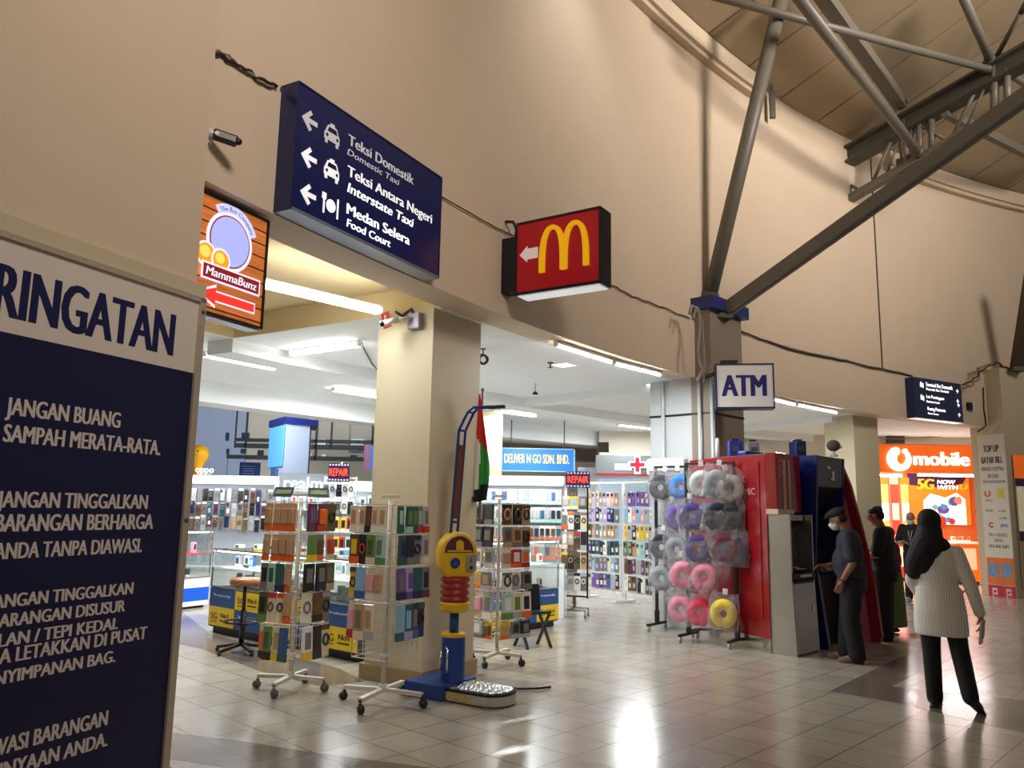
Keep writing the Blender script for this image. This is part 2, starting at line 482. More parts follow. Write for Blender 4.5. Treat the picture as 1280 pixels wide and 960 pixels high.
# pillar of the cash machines
STONE = mat('grey_stone_panel', srgb(196, 200, 202), 0.3, vary=0.05, vscale=3)
PILG = mat('grey_pillar_paint', srgb(142, 130, 114), 0.5, vary=0.04, vscale=3)
A_C = angle_of(CYL(889, 480, 25.18))
pillar('pillar', 25.18, 25.5, A_C - 2.1, A_C, 4.62, PILG)
pillar('pillar', 25.5, 26.2, A_C - 2.1, A_C - 0.02, Z_SOF, STONE)
t = B(); t.arc(25.17, 26.21, A_C - 2.11, A_C + 0.0, 2.98, 3.01, 2); struct('trim_5', t, BLACKP)
t = B(); t.arc(25.08, 25.6, A_C - 2.25, A_C + 0.15, 4.50, 4.68, 3); struct('trim_6', t, mat('blue_pillar_cap', srgb(38, 52, 120), 0.4))
# pillar in front of the orange shop
pillar('pillar', 25.87, 26.5, 122.65, 124.45, Z_SOF, PILLARP)
# right pillar with the top-up poster
A_R = angle_of(CYL(1260, 600, 25.1))
pillar('pillar', 25.1, 25.84, A_R - 4.5, A_R, 4.75, PILLARP)

# ------------------------------------------------------------------ ceiling over the shops
c = B()
R_END = 32.4
c.arc(28.85, R_END, 100, 178, Z_SOF, Z_SOF + 0.3, 50)          # white slab behind the recess
c.arc(25.8, 28.86, 100, 148.2, Z_SOF, Z_SOF + 0.3, 34)           # flat bay on the right
c.arc(25.8, 26.0, 148.2, 178, Z_SOF + 0.26, Z_SOF + 0.36, 20)
struct('ceiling', c, WHITEC)
c = B(); c.arc(25.8, 28.95, 148.15, 178, Z_SOF + 0.26, Z_SOF + 0.34, 16)
c.arc(28.83, 28.845, 148.2, 178, Z_SOF + 0.005, Z_SOF + 0.3, 20)
c.arc(25.9, 28.84, 148.19, 148.215, Z_SOF + 0.005, Z_SOF + 0.3, 2)
struct('ceiling_recess', c, RECESSC)
bm_ = B()
bm_.arc(28.85, 29.3, 100, 148.2, Z_SOF - 0.16, Z_SOF, 34)
bm_.arc(R_END - 0.5, R_END + 0.05, 100, 178, Z_SOF - 0.34, Z_SOF + 0.3, 40)
for a in (136.4, 124.5):
    bm_.arc(26.2, R_END - 0.4, a - 0.35, a + 0.35, Z_SOF - 0.12, Z_SOF, 1)
struct('ceiling_beam', bm_, WHITEC)
# the deeper hall on the right keeps a ceiling of its own
c = B(); c.arc(R_END, 38, 98, 130, 3.62, 3.9, 30)
c.arc(33.4, 34.0, 98, 130, 3.3, 3.62, 30); c.arc(37, 37.6, 98, 130, 3.2, 3.62, 30)
struct('ceiling_inner', c, mat('cream_ceiling_paint', srgb(222, 214, 196), 0.8))

# ------------------------------------------------------------------ the second hall far behind
FAR = mat('pale_blue_far_wall', srgb(168, 180, 206), 0.8, vary=0.04, vscale=.6)
FARC = mat('cream_far_wall', srgb(214, 206, 190), 0.8, vary=0.04, vscale=.6)
D1 = 30.0
xa, xb, xc, xd = PY(140, 560, D1).x, PY(307, 560, D1).x, PY(478, 560, D1).x, PY(900, 560, D1).x
zt = PY(300, 470, D1).z
w = B(); w.box2((xa - 8, D1, 0), (xb, D1 + .3, zt + 1)); struct('wall_far', w, FAR)
w = B(); w.box2((xb, D1 + .1, 0), (xd, D1 + .4, zt + 1)); struct('wall_back', w, FARC)
c = B(); c.box2((xa - 8, 27, zt + .2), (xc + 2, D1 + .5, zt + .6)); struct('ceiling_far', c, WHITEC)
area_lamp('far_hall_fill', ((xa + xc) / 2 + 2, 20.5, 4.6), ((xa + xc) / 2, 30, 2.6), 5, 1.5, 520, (.86, .94, 1.0))  # unseen fill light, added to brighten the far wall and pillar front
def rect_on(mb, x0, y0, x1, y1, Y, th):
    a = PY(x0, y1, Y); b = PY(x1, y0, Y)
    mb.box2((a.x, Y - th, a.z), (b.x, Y, b.z))
DARKG = mat('dark_window_glass', srgb(58, 66, 80), 0.15)
for i, (x0, y0, x1, y1) in enumerate([(282, 541, 287, 551), (283, 561, 287, 568), (302, 541, 312, 551), (301, 561, 308, 567), (322, 563, 330, 570), (397, 549, 408, 558), (384, 567, 390, 573), (402, 568, 408, 574), (438, 569, 446, 576), (438, 549, 455, 566)]):
    m = B(); rect_on(m, x0, y0, x1, y1, D1 + (0 if x0 < 306 else .1), 0.05); o = struct('window_%d' % (i + 1), m, DARKG)
m = B(); rect_on(m, 228, 531, 240, 584, D1, 0.06); struct('door_1', m, mat('dark_door', srgb(46, 48, 56), .4))
m = B(); rect_on(m, 225, 529.5, 228, 584, D1, 0.09); rect_on(m, 240, 529.5, 243, 584, D1, 0.09); struct('trim_7', m, FARC)
tr = B()
for q in ((295, 514, 296.5, 560), (295, 557.5, 480, 559.5), (308, 514, 309.5, 560), (284, 572, 480, 573.2), (284, 573, 285.5, 596), (395, 512, 396.5, 575), (436, 516, 438.5, 567), (414, 520, 415, 560), (466, 533, 468, 558), (296, 551, 480, 551.6)):
    rect_on(tr, *q, D1 + .05, 0.08)
struct('trim_8', tr, mat('dark_frame_steel', srgb(40, 42, 48), .5))
# pillar of the far hall, clad in light panels
xl, xm, xr = PY(338, 560, 25).x, PY(356, 560, 23.7).x, PY(386, 560, 24.2).x
p0, p1 = PY(340, 600, 24).z, PY(350, 531, 24).z
f = B(); f.prism([(xl, 25.0), (xm, 23.7), (xr, 24.2), (xr - .3, 25.6)], 0, p1); struct('pillar', f, mat('grey_blue_cladding', srgb(176, 186, 208), .5))
f = B(); f.prism([(xl - .1, 25.0), (xm, 23.6), (xr + .25, 24.15), (xr - .2, 25.7)], p1, p1 + .22); struct('trim_9', f, mat('deep_blue_cap', srgb(20, 36, 110), .4))
f = thing('lit_pillar_panel', 'pale blue glowing advertising panel on the far pillar behind the stalls', 'light panel', (xl - .02, 24.98, 0))
q = B(); d_ = Vector((xm - xl, -1.3, 0)); n_ = Vector((-d_.y, d_.x, 0)).normalized() * -1
q.add([Vector((0, 0, PY(340, 583, 24).z)) + n_ * .03, d_ * .98 + Vector((0, 0, PY(340, 583, 24).z)) + n_ * .03, d_ * .98 + Vector((0, 0, p1 - .03)) + n_ * .03, Vector((0, 0, p1 - .03)) + n_ * .03,
       Vector((0, 0, PY(340, 583, 24).z)), d_ * .98 + Vector((0, 0, PY(340, 583, 24).z)), d_ * .98 + Vector((0, 0, p1 - .03)), Vector((0, 0, p1 - .03))],
      [(0, 1, 2, 3), (4, 7, 6, 5), (0, 4, 5, 1), (1, 5, 6, 2), (2, 6, 7, 3), (3, 7, 4, 0)])
q.build('panel_face', mat('pale_blue_light', srgb(90, 165, 225), .4, emit=srgb(90, 170, 235), strength=.35), f)
q = B(); q.box((d_.x * .5 + n_.x * .04, d_.y * .5 + n_.y * .04, PY(340, 592, 24).z), (.5, .06, .35), Matrix.Rotation(atan2(d_.y, d_.x), 3, 'Z')); q.build('printed_notice', mat('blue_print', srgb(60, 92, 140), .4, vary=.4, vscale=14), f)
# back wall of the right-hand hall
w = B(); w.box2((-2, 33, 0), (22, 33.3, 5)); struct('wall_rear', w, FARC)
# small pillar beside the delivery shop and one farther right
xx0, xx1 = PY(600, 570, 15.5).x, PY(627, 570, 15.5).x
f = B(); f.box2((xx0, 15.5, 0), (xx1, 16.1, 3.6)); struct('pillar', f, PILLARP)
# ------------------------------------------------------------------ steel roof structure
def rect_bar(mb, a, b, w, h): mb.bar(a, b, w, h)
A1 = 136.2
# long double-channel rafter rising from the cash machine pillar
t = thing('roof_rafter', 'long grey double-channel steel rafter rising from the blue pillar cap towards upper right', 'roof beam', RAD(905, 388, A1))
def loc(t, p): return Vector(p) - Vector(t.location)
def lbar(t, name, a, b, w, h, m=STEEL, label=None):
    k = B(); k.bar(loc(t, a), loc(t, b), w, h); return k.build(name, m, t, label)
a, b = RAD(910, 386, A1), RAD(1330, 86, A1)
side = Vector((-sin(radians(A1)), cos(radians(A1)), 0))
lbar(t, 'channel', a - side * .055, b - side * .055, .07, .17)
lbar(t, 'channel', a + side * .055, b + side * .055, .07, .17)
for i in range(9):
    k = B(); p = a.lerp(b, (i + .5) / 9); k.box(loc(t, p), (.16, .1, .1), Matrix.Rotation(radians(A1), 3, 'Z')); k.build('spacer_plate', STEELD, t)
k = B(); k.cap(loc(t, a) + Vector((0, 0, -.05)), loc(t, a) + Vector((.1, -.1, .12)), .07, .05); k.box(loc(t, a) + Vector((-.05, .06, -.02)), (.22, .22, .24)); k.build('foot_bracket', STEELD, t)
# steep tube strut from the same foot
t = thing('roof_strut', 'steep grey steel tube strut leaning right above the cash machine pillar', 'roof strut', RAD(884, 384, A1))
p0, p1 = RAD(884, 384, A1), RAD(979, -12, A1)
k = B(); k.tube([loc(t, p0), loc(t, p1)], .105, 14); k.build('tube', STEEL, t)
k = B(); k.tube([loc(t, p0) - Vector((0, 0, .02)), loc(t, p0) + (p1 - p0).normalized() * .22], .13, 14); k.build('collar', STEELD, t)
# truss above the wall seam
A2 = 125.3
t = thing('roof_truss', 'dark lattice roof truss ending at the wall top, partly behind the long rafter', 'roof truss', RAD(1062, 200, A2))
a, b = RAD(1062, 186, A2), RAD(1320, 38, A2)
k = B(); k.bar(loc(t, a), loc(t, b), .34, .05); k.bar(loc(t, a) - Vector((0, 0, .16)), loc(t, b) - Vector((0, 0, .16)), .10, .26); k.bar(loc(t, a) - Vector((0, 0, .30)), loc(t, b) - Vector((0, 0, .30)), .34, .04); k.build('top_chord', STEELD, t)
a2, b2 = RAD(1062, 249, A2), RAD(1330, 96, A2)
k = B(); k.bar(loc(t, a2), loc(t, b2), .18, .13); k.build('bottom_chord', STEEL, t)
k = B(); k.bar(loc(t, RAD(1064, 232, A2)), loc(t, RAD(1082, 243, A2)), .06, .06); k.build('end_plate', STEEL, t)
for (x0, y0, x1, y1, r) in ((1087, 236, 1113, 178, .045), (1105, 225, 1124, 176, .035), (1131, 150, 1134, 212, .075), (1139, 158, 1142, 206, .04), (1149, 155, 1150, 198, .075), (1164, 150, 1165, 190, .075), (1186, 180, 1232, 88, .045), (1205, 165, 1236, 100, .03), (1243, 80, 1243, 146, .085), (1258, 86, 1260, 136, .075), (1138, 150, 1188, 178, .04), (1128, 208, 1122, 165, .03)):
    k = B(); k.tube([loc(t, RAD(x0, y0, A2)), loc(t, RAD(x1, y1, A2))], r * .8, 8); k.build('web_member', STEEL, t)
for q in ((1243, 82), (1150, 150), (1133, 205)):
    k = B(); k.box(loc(t, RAD(*q, A2)), (.05, .35, .3), Matrix.Rotation(radians(A2 + 90), 3, 'Z')); k.build('gusset_plate', STEELD, t)
# members spanning between the trusses under the roof
def member(name, label, p, q, r=None, box=None, m=STEEL):
    o = thing(name, label, 'roof member', p)
    k = B()
    if r: k.tube([Vector((0, 0, 0)), q - p], r, 10)
    else: k.bar(Vector((0, 0, 0)), q - p, box[0], box[1])
    k.build('steel_section', m, o)
    k = B(); d = (q - p).normalized(); s_ = (r or box[1] / 2) * 1.25
    k.tube([(q - p) - d * .2, (q - p)], s_, 8); k.build('end_sleeve', STEELD, o)
    return o
member('roof_brace', 'round grey tube brace slanting down to the truss posts at upper right', ROOF(985, -20, .9), RAD(1150, 194, A2), .085)
member('roof_purlin', 'square grey purlin sloping down right beside the round tube brace', ROOF(1018, -20, .25), ROOF(1126, 130, .25), None, (.2, .2))
member('roof_tie', 'long thin grey tube tie crossing the roof panels to the truss joint', ROOF(880, -8, .55), RAD(1240, 88, A2), .06)
member('roof_brace', 'short grey brace at the top right edge reaching down to the truss joint', ROOF(1200, -12, .3), RAD(1240, 80, A2), .07)
member('roof_brace', 'thin grey brace right of the truss joint rising out of the frame', RAD(1246, 70, A2), ROOF(1284, 2, .3), .04)
member('roof_tie', 'grey tube tie right of the truss joint running to the frame edge', RAD(1250, 84, A2), ROOF(1300, 118, .3), .06)
member('roof_purlin', 'grey purlin below the truss running down to the right frame edge', RAD(1180, 140, A2), ROOF(1310, 206, .2), None, (.12, .16))
o = thing('hanger_rod', 'short vertical dark steel hanger on the wall top behind the steep tube strut', 'hanger', CYL(966, 147, RW - .12))
k = B(); k.box((0, 0, .24), (.09, .06, .5)); k.build('flat_bar', STEELD, o)
k = B(); k.tube([(0, 0, .5), (-.02, -.02, 1.1)], .03, 8); k.build('rod', STEEL, o)
# strut above the right pillar
o = thing('roof_strut', 'dark brown steel strut rising from the right pillar top at the frame edge', 'roof strut', CYL(1271, 462, 25.0))
k = B(); k.bar((0, 0, 0), CYL(1290, 340, 24.3) - Vector(o.location), .2, .2); k.build('tube', mat('brown_steel', srgb(70, 56, 44), .5), o)
k = B(); k.box((0, 0, 0), (.34, .34, .08)); k.build('foot_plate', STEELD, o)

# ------------------------------------------------------------------ cables along the walls
def wire(name, label, pts, r, m, cat='cable'):
    p0 = Vector(pts[0]); o = B().tube([Vector(p) - p0 for p in pts], r, 6).build(name, m); o.location = p0
    return tag(o, label, cat)
def sag(pts, n=6, jit=.012):
    out = []
    for i in range(len(pts) - 1):
        for k in range(n):
            f = k / n; p = Vector(pts[i]).lerp(Vector(pts[i + 1]), f); out.append(p + Vector((random.uniform(-jit, jit) * .4, random.uniform(-jit, jit) * .4, random.uniform(-jit, jit))))
    out.append(Vector(pts[-1])); return out
rw = RW - .02
wire('wall_cable', 'bundle of thin cables looping along the wall left of the blue taxi sign', sag([CYL(x, y, rw) for x, y in ((252, 52), (280, 72), (300, 82), (320, 96), (346, 108))]), .012, CABLED)
wire('wall_cable', 'second thin cable drooping along the wall left of the blue taxi sign', sag([CYL(x, y, rw) for x, y in ((262, 58), (286, 70), (304, 88), (330, 103), (346, 110))]), .008, CABLEG)
wire('wall_cable', 'thin cable on the wall seam from the blue taxi sign to the red hamburger sign', sag([CYL(x, y, rw) for x, y in ((548, 243), (580, 262), (620, 285), (646, 296))], 4, .004), .007, CABLED)
wire('wall_cable', 'thin cable on the wall seam from the red hamburger sign to the pillar cap', sag([CYL(x, y, rw) for x, y in ((760, 354), (790, 370), (830, 385), (862, 398))]), .009, CABLED)
wire('wall_cable', 'dark cable bundle along the wall from the pillar cap to the small blue sign', sag([CYL(x, y, rw) for x, y in ((918, 410), (950, 424), (1000, 440), (1060, 452), (1140, 470))]), .018, CABLED)
wire('wall_cable', 'pale cable above the dark bundle right of the pillar cap', sag([CYL(x, y, rw) for x, y in ((922, 414), (940, 420), (970, 430), (1000, 438), (1060, 450))]), .01, CABLEG)
wire('pillar_conduit', 'looped grey cable bundle hanging down the edge of the cash machine pillar', sag([CYL(x, y, 25.1) for x, y in ((862, 392), (864, 382), (873, 386), (875, 410), (872, 440), (878, 462), (872, 476))], 4, .01), .022, CABLEG)
wire('pillar_conduit', 'second looped grey cable beside the bundle on the cash machine pillar', sag([CYL(x, y, 25.1) for x, y in ((866, 400), (870, 384), (877, 400), (879, 430), (881, 455), (880, 478))], 4, .01), .018, CABLEG)
for lb, x0, x1, rr in (('leftmost vertical grey conduit on the stone face of the cash machine pillar', 860, 863, 25.95), ('middle vertical grey conduit on the stone face of the cash machine pillar', 879, 881, 25.35), ('rightmost vertical grey conduit at the corner of the cash machine pillar', 886, 888, 25.15)):
    aa = A_C + .09
    p = rp(rr, aa, 3.5); wire('pillar_conduit', lb, [p, rp(rr, aa, .1)], .028, STONE)
wire('wall_cable', 'tangle of grey cables above the small blue sign at the right pillar', sag([CYL(x, y, 25.2) for x, y in ((1200, 484), (1215, 482), (1225, 470), (1222, 460), (1232, 456), (1252, 458), (1262, 462))], 5, .03), .022, CABLEG)
wire('wall_cable', 'second tangle of cables climbing to the right pillar top', sag([CYL(x, y, 25.15) for x, y in ((1203, 480), (1218, 474), (1228, 462), (1246, 454), (1266, 464), (1272, 460))], 5, .03), .016, CABLED)
wire('wall_cable', 'thin cable dropping beside the right end of the wall below the small blue sign', sag([CYL(x, y, rw) for x, y in ((1229, 484), (1230, 510), (1233, 532), (1222, 540))], 4, .01), .014, CABLED)
# ------------------------------------------------------------------ lamps under the ceilings
BATTEN = mat('white_lamp_housing', srgb(235, 235, 232), .5)
def fluorescent(label, p, q, power=26, r=.019, drop=.045, group=None, light=True, two=False):
    p = Vector(p); q = Vector(q); mid = (p + q) / 2; d = (q - p); L = d.length; rz = atan2(d.y, d.x)
    t = thing('fluorescent_lamp', label, 'ceiling lamp', mid, rz, group)
    k = B(); k.box((0, 0, drop - .012), (L, .055, .035), None, .006); k.build('housing', BATTEN, t)
    for s in ((-.022, .022) if two else (0,)):
        k = B(); k.tube([(-L / 2 + .03, s, 0), (L / 2 - .03, s, 0)], r, 10); k.build('tube', TUBE_ON, t)
    for s in (-1, 1):
        k = B(); k.box((s * (L / 2 - .015), 0, .008), (.03, .05 if not two else .085, .055), None, .004); k.build('lamp_holder', BATTEN, t)
    if light:
        dd = bpy.data.lights.new('tube_light', 'AREA'); dd.shape = 'RECTANGLE'; dd.size = L; dd.size_y = .06; dd.energy = power; dd.color = (.93, .98, 1.0)
        o = bpy.data.objects.new('tube_light', dd); COL.objects.link(o); o.parent = t; o.location = (0, 0, -r - .012)
    return t
zl = Z_SOF - .05
fluorescent('large lit twin fluorescent lamp in the ceiling recess beside the yellow pillar', PZ(318, 352, zl), PZ(476, 389, zl), 14, .034, two=True)
zl = Z_SOF - .06
fluorescent('lit fluorescent lamp on the white ceiling left of the yellow pillar, with a dangling wire', PZ(363, 443, zl), PZ(451, 431, zl), 45, two=True)
fluorescent('short end of a lit fluorescent lamp disappearing behind the yellow pillar', PZ(462, 470, zl), PZ(500, 478, zl), 30)
fluorescent('lit fluorescent lamp under the wall edge, first right of the yellow pillar', PZ(694, 431, zl), PZ(765, 453, zl), 50)
fluorescent('lit fluorescent lamp under the wall edge, second right of the yellow pillar', PZ(767, 454, zl), PZ(826, 469, zl), 36)
fluorescent('lit fluorescent lamp behind the cash machine sign, nearer one', PZ(960, 498, zl), PZ(994, 506, zl), 30)
fluorescent('lit fluorescent lamp behind the cash machine sign, farther one', PZ(996, 506, zl), PZ(1046, 516, zl), 30)
for (r_, a_, i) in ((29.8, 146.5, 0), (30.6, 141, 1), (30.2, 134.5, 2), (30.0, 128, 3)):
    p = rp(r_, a_ - 1.1, Z_SOF - .06); q = rp(r_, a_ + 1.1, Z_SOF - .06)
    fluorescent(['fluorescent lamp on the ceiling above the leftmost stall', 'fluorescent lamp on the ceiling above the stall behind the yellow pillar', 'fluorescent lamp on the ceiling above the white grid walls', 'fluorescent lamp on the ceiling behind the cash machines'][i], p, q, 130, two=True)
for (x, y, lb) in ((362, 457, 'small square lit downlight left of the yellow pillar'), (705, 456, 'small square lit downlight right of the yellow pillar'), (820, 481, 'small square lit downlight near the cash machine pillar')):
    p = PZ(x, y, Z_SOF - .005); t = thing('downlight', lb, 'ceiling lamp', p, radians(50))
    k = B(); k.box((0, 0, 0), (.26, .26, .012), None, .003); k.build('rim', BATTEN, t)
    k = B(); k.box((0, 0, -.004), (.22, .22, .01), None, .003); k.build('diffuser', LED_ON, t)
# things hanging from the ceiling
t = thing('ceiling_hook', 'coiled black cable hanging from the ceiling right of the yellow pillar', 'cable', PZ(604, 436, Z_SOF))
k = B(); k.tube([(0, 0, 0), (0, 0, -.06)], .008, 6); k.box((0, 0, -.004), (.06, .06, .008)); k.build('hook', BLACKP, t)
k = B(); k.torus((0, 0, -.13), .055, .016, Matrix.Rotation(pi / 2, 3, 'X') @ Matrix.Rotation(.5, 3, 'Y'), 20, 8); k.torus((.01, .01, -.13), .05, .012, Matrix.Rotation(pi / 2 + .3, 3, 'X'), 20, 8); k.build('cable_coil', CABLED, t)
t = thing('sprinkler', 'small dark sprinkler on the white ceiling beside the square downlight', 'sprinkler', PZ(688, 453, Z_SOF))
k = B(); k.lathe([(.04, 0), (.04, -.012), (.01, -.02), (.01, -.06), (.03, -.065), (.03, -.07)], 12); k.build('nozzle', STEELD, t)
t = thing('ceiling_pendant', 'small dark pendant sensor on a thin wire right of the yellow pillar', 'sensor', PZ(669, 492, Z_SOF - .16))
k = B(); k.tube([(0, 0, .16), (0, 0, .03)], .005, 6); k.build('wire', CABLED, t)
k = B(); k.lathe([(.001, .035), (.02, .03), (.045, 0), (.045, -.012), (.001, -.015)], 14); k.build('sensor_body', BLACKP, t)
za = Z_SOF - .03
wire('lamp_wire', 'thin dangling wire between the lamp and downlight left of the yellow pillar', [PZ(x, y, za) for x, y in ((362, 443, ), (342, 448), (350, 454), (380, 464), (410, 471), (440, 471), (462, 469))], .009, CABLEG)
wire('lamp_wire', 'thin wire hanging from the lamp end down to the yellow pillar', [PZ(x, y, za) for x, y in ((451, 428), (458, 442), (466, 456), (477, 468))], .009, CABLED)

# ------------------------------------------------------------------ warning board on the left pillar
U_ = Vector((sin(radians(157.2)), -cos(radians(157.2)), 0))
PB = CYL(236, 600, 25.0)
MB_ = frame_of(PB, U_)
ur, _ = inpl(MB_, 235, 600)
vt, vn = inpl(MB_, 236, 372)[1], inpl(MB_, 222, 463)[1]
ul = ur - 1.62
t = thing('warning_board', 'large navy warning board with white header on the left pillar', 'notice board', M=MB_)
zb = .012
k = B(); k.box2((ul, -EYE + .12, -.02), (ur - .03, vt, zb)); k.build('backing', mat('board_back', srgb(190, 186, 178), .6), t)
k = B(); k.box2((ul, vn, zb), (ur - .035, vt - .012, zb + .004)); k.build('header_panel', mat('board_white', srgb(226, 216, 204), .45, vary=.03), t)
k = B(); k.box2((ul, -EYE + .14, zb), (ur - .035, vn, zb + .004)); k.build('message_panel', mat('board_navy', srgb(22, 20, 66), .32, vary=.05, vscale=3), t)
k = B(); k.box2((ur - .04, -EYE + .1, -.02), (ur, vt + .01, .03)); k.box2((ul, vt - .012, -.02), (ur, vt + .014, .03)); k.build('frame', mat('board_frame', srgb(196, 182, 162), .35, .3), t)
for v in (vt - .06, -.2):
    k = B(); k.lathe([(.001, .038), (.01, .036), (.012, .03)], 12, Matrix.Translation((ur - .02, v, 0))); k.build('screw', STEELD, t)
k = B(); zt_ = zb + .0045
text_at(k, MB_, 'PERINGATAN', (22, 398), (216, 446), (22, 334), zt_, bold=.034, suffix='INGATAN'); k.build('header_lettering', mat('board_ink', srgb(20, 24, 78), .4), t)
k = B()
for s, bl, br, cap in (('JANGAN BUANG', (6, 520), (150, 535), 19), ('SAMPAH MERATA-RATA.', (3, 551), (200, 569), 18), ('JANGAN TINGGALKAN', (-5, 635), (184, 636), 17), ('BARANGAN BERHARGA', (-8, 669), (191, 661), 18), ('ANDA TANPA DIAWASI.', (-9, 702), (177, 690), 17),
                       ('JANGAN TINGGALKAN', (-17, 766), (166, 742), 14), ('BARANGAN DISUSUR', (-13, 788), (156, 764), 14), ('JALAN / TEPI KEDAI.', (-27, 810), (147, 786), 14), ('SILA LETAKKAN DI PUSAT', (-27, 830), (183, 798), 15), ('PENYIMPANAN BAG.', (-30, 858), (144, 827), 14),
                       ('AWASI BARANGAN', (-28, 947), (134, 906), 18), ('KEPUNYAAN ANDA.', (-50, 978), (134, 932), 17)):
    u0, _v = inpl(MB_, *bl, zt_); u1, v1 = inpl(MB_, *br, zt_); _w = inpl(MB_, br[0], br[1] - cap, zt_)[1]
    add_text(k, s, u0, u1, v1, _w - v1, zt_, bold=.028)
k.build('message_lettering', mat('board_letter', srgb(226, 216, 206), .45), t)

# ------------------------------------------------------------------ icons used on signs
def arrow_poly(cx, cy, s, ang, stem=.5, w=.2):
    pts = [(-.5, 0), (0.02, .5), (.16, .36), (-.08, .11), (.5, .11), (.5, -.11), (-.08, -.11), (.16, -.36), (.02, -.5)]
    return [(cx + s * (x * cos(ang) - y * sin(ang)), cy + s * (x * sin(ang) + y * cos(ang))) for x, y in pts]
def taxi_icon(k, cx, cy, s, z):
    body = [(-.5, -.28), (-.5, .02), (-.44, .12), (-.3, .42), (-.14, .45), (-.14, .56), (.14, .56), (.14, .45), (.3, .42), (.44, .12), (.5, .02), (.5, -.28), (.44, -.28), (.44, -.46), (.28, -.46), (.28, -.28), (-.28, -.28), (-.28, -.46), (-.44, -.46), (-.44, -.28)]
    k.prism([(cx + x * s, cy + y * s) for x, y in body], z, z + .004)
def taxi_holes(k, cx, cy, s, z):
    k.prism([(cx + x * s, cy + y * s) for x, y in [(-.33, .12), (-.24, .34), (.24, .34), (.33, .12)]], z, z + .006)
    for e in (-1, 1):
        k.prism([(cx + (e * .34 + .08 * cos(i * pi / 5)) * s, cy + (-.08 + .08 * sin(i * pi / 5)) * s) for i in range(10)], z, z + .006)

# ------------------------------------------------------------------ blue taxi / food court sign
aL, aR = 154.0, 149.4
wl, wr = rp(RW, aL), rp(RW, aR); Uc = (wr - wl).normalized()
Nn = Uc.cross(Vector((0, 0, 1)))
MS = frame_of(wl + Nn * .15 + Vector((0, 0, 3.5)), Uc)
u0, v0 = inpl(MS, 363, 263); u1, v1 = inpl(MS, 548, 346); _, vt0 = inpl(MS, 368, 109); _, vt1 = inpl(MS, 548, 213)
SB, ST = (v0 + v1) / 2, (vt0 + vt1) / 2
t = thing('direction_sign', 'large blue taxi and food court direction sign on the curved wall', 'sign', M=MS)
k = B(); k.box2((u0, SB, -.16), (u1, ST, -.012)); k.build('cabinet', mat('sign_blue_side', srgb(24, 40, 92), .35), t)
k = B(); k.box2((u0, SB + .015, -.012), (u1, ST - .0, 0)); k.build('face', mat('sign_blue_face', srgb(15, 26, 80), .22, emit=srgb(12, 22, 80), strength=.12), t)
k = B(); k.box2((u0, ST, -.16), (u1, ST + .012, .006)); k.box2((u0 - .006, SB, -.16), (u0 + .006, ST, .005)); k.box2((u1 - .006, SB, -.16), (u1 + .006, ST, .005)); k.build('edge_trim', NAVY, t)
k = B(); k.box2((u0, SB - .006, -.16), (u1, SB + .018, .004)); k.build('bottom_cover', mat('sign_grey_cover', srgb(120, 132, 150), .35, .3), t)
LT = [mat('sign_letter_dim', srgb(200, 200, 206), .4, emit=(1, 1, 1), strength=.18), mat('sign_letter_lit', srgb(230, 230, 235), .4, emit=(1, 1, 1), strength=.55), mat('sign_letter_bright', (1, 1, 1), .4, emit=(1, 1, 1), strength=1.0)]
k = B()
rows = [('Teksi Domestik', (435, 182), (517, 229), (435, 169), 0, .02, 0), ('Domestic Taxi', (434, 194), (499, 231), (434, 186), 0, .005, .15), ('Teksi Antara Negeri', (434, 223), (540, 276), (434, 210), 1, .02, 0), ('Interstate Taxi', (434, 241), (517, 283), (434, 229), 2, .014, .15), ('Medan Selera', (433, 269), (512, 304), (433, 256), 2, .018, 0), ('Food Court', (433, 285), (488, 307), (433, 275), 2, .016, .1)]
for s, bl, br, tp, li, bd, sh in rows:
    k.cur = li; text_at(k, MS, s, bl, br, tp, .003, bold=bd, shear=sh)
for i, (x, y, w0, w1) in enumerate(((387, 151, 377, 397), (386, 197, 376, 396), (385, 243, 375, 395))):
    c_ = inpl(MS, x, y, .002); s = (inpl(MS, w1, y)[0] - inpl(MS, w0, y)[0]); k.cur = min(i, 1)
    k.prism(arrow_poly(c_[0], c_[1], s, 0), .001, .005)
for i, (x, y, w0, w1) in enumerate(((415, 170, 406, 425), (414.5, 214, 405, 424))):
    c_ = inpl(MS, x, y, .002); s = (inpl(MS, w1, y)[0] - inpl(MS, w0, y)[0]) * 1.0; k.cur = i
    taxi_icon(k, c_[0], c_[1], s, .001)
c_ = inpl(MS, 413.5, 257.5, .002); s = inpl(MS, 424, 257)[0] - inpl(MS, 403, 257)[0]; k.cur = 2
k.prism([(c_[0] + .27 * s * cos(i * pi / 12), c_[1] + .27 * s * sin(i * pi / 12)) for i in range(24)], .001, .005)
k.box((c_[0] + .42 * s, c_[1], .003), (.07 * s, .85 * s, .004)); k.box((c_[0] - .42 * s, c_[1] - .1 * s, .003), (.07 * s, .65 * s, .004))
for e in (-.09, 0, .09): k.box((c_[0] + (-.42 + e) * s, c_[1] + .32 * s, .003), (.04 * s, .22 * s, .004))
k.box((c_[0] - .42 * s, c_[1] + .2 * s, .003), (.22 * s, .06 * s, .004))
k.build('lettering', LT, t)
k = B()
for i, (x, y, w0, w1) in enumerate(((415, 170, 406, 425), (414.5, 214, 405, 424))):
    c_ = inpl(MS, x, y, .002); s = inpl(MS, w1, y)[0] - inpl(MS, w0, y)[0]; taxi_holes(k, c_[0], c_[1], s, .001)
k.build('icon_window', NAVY, t)

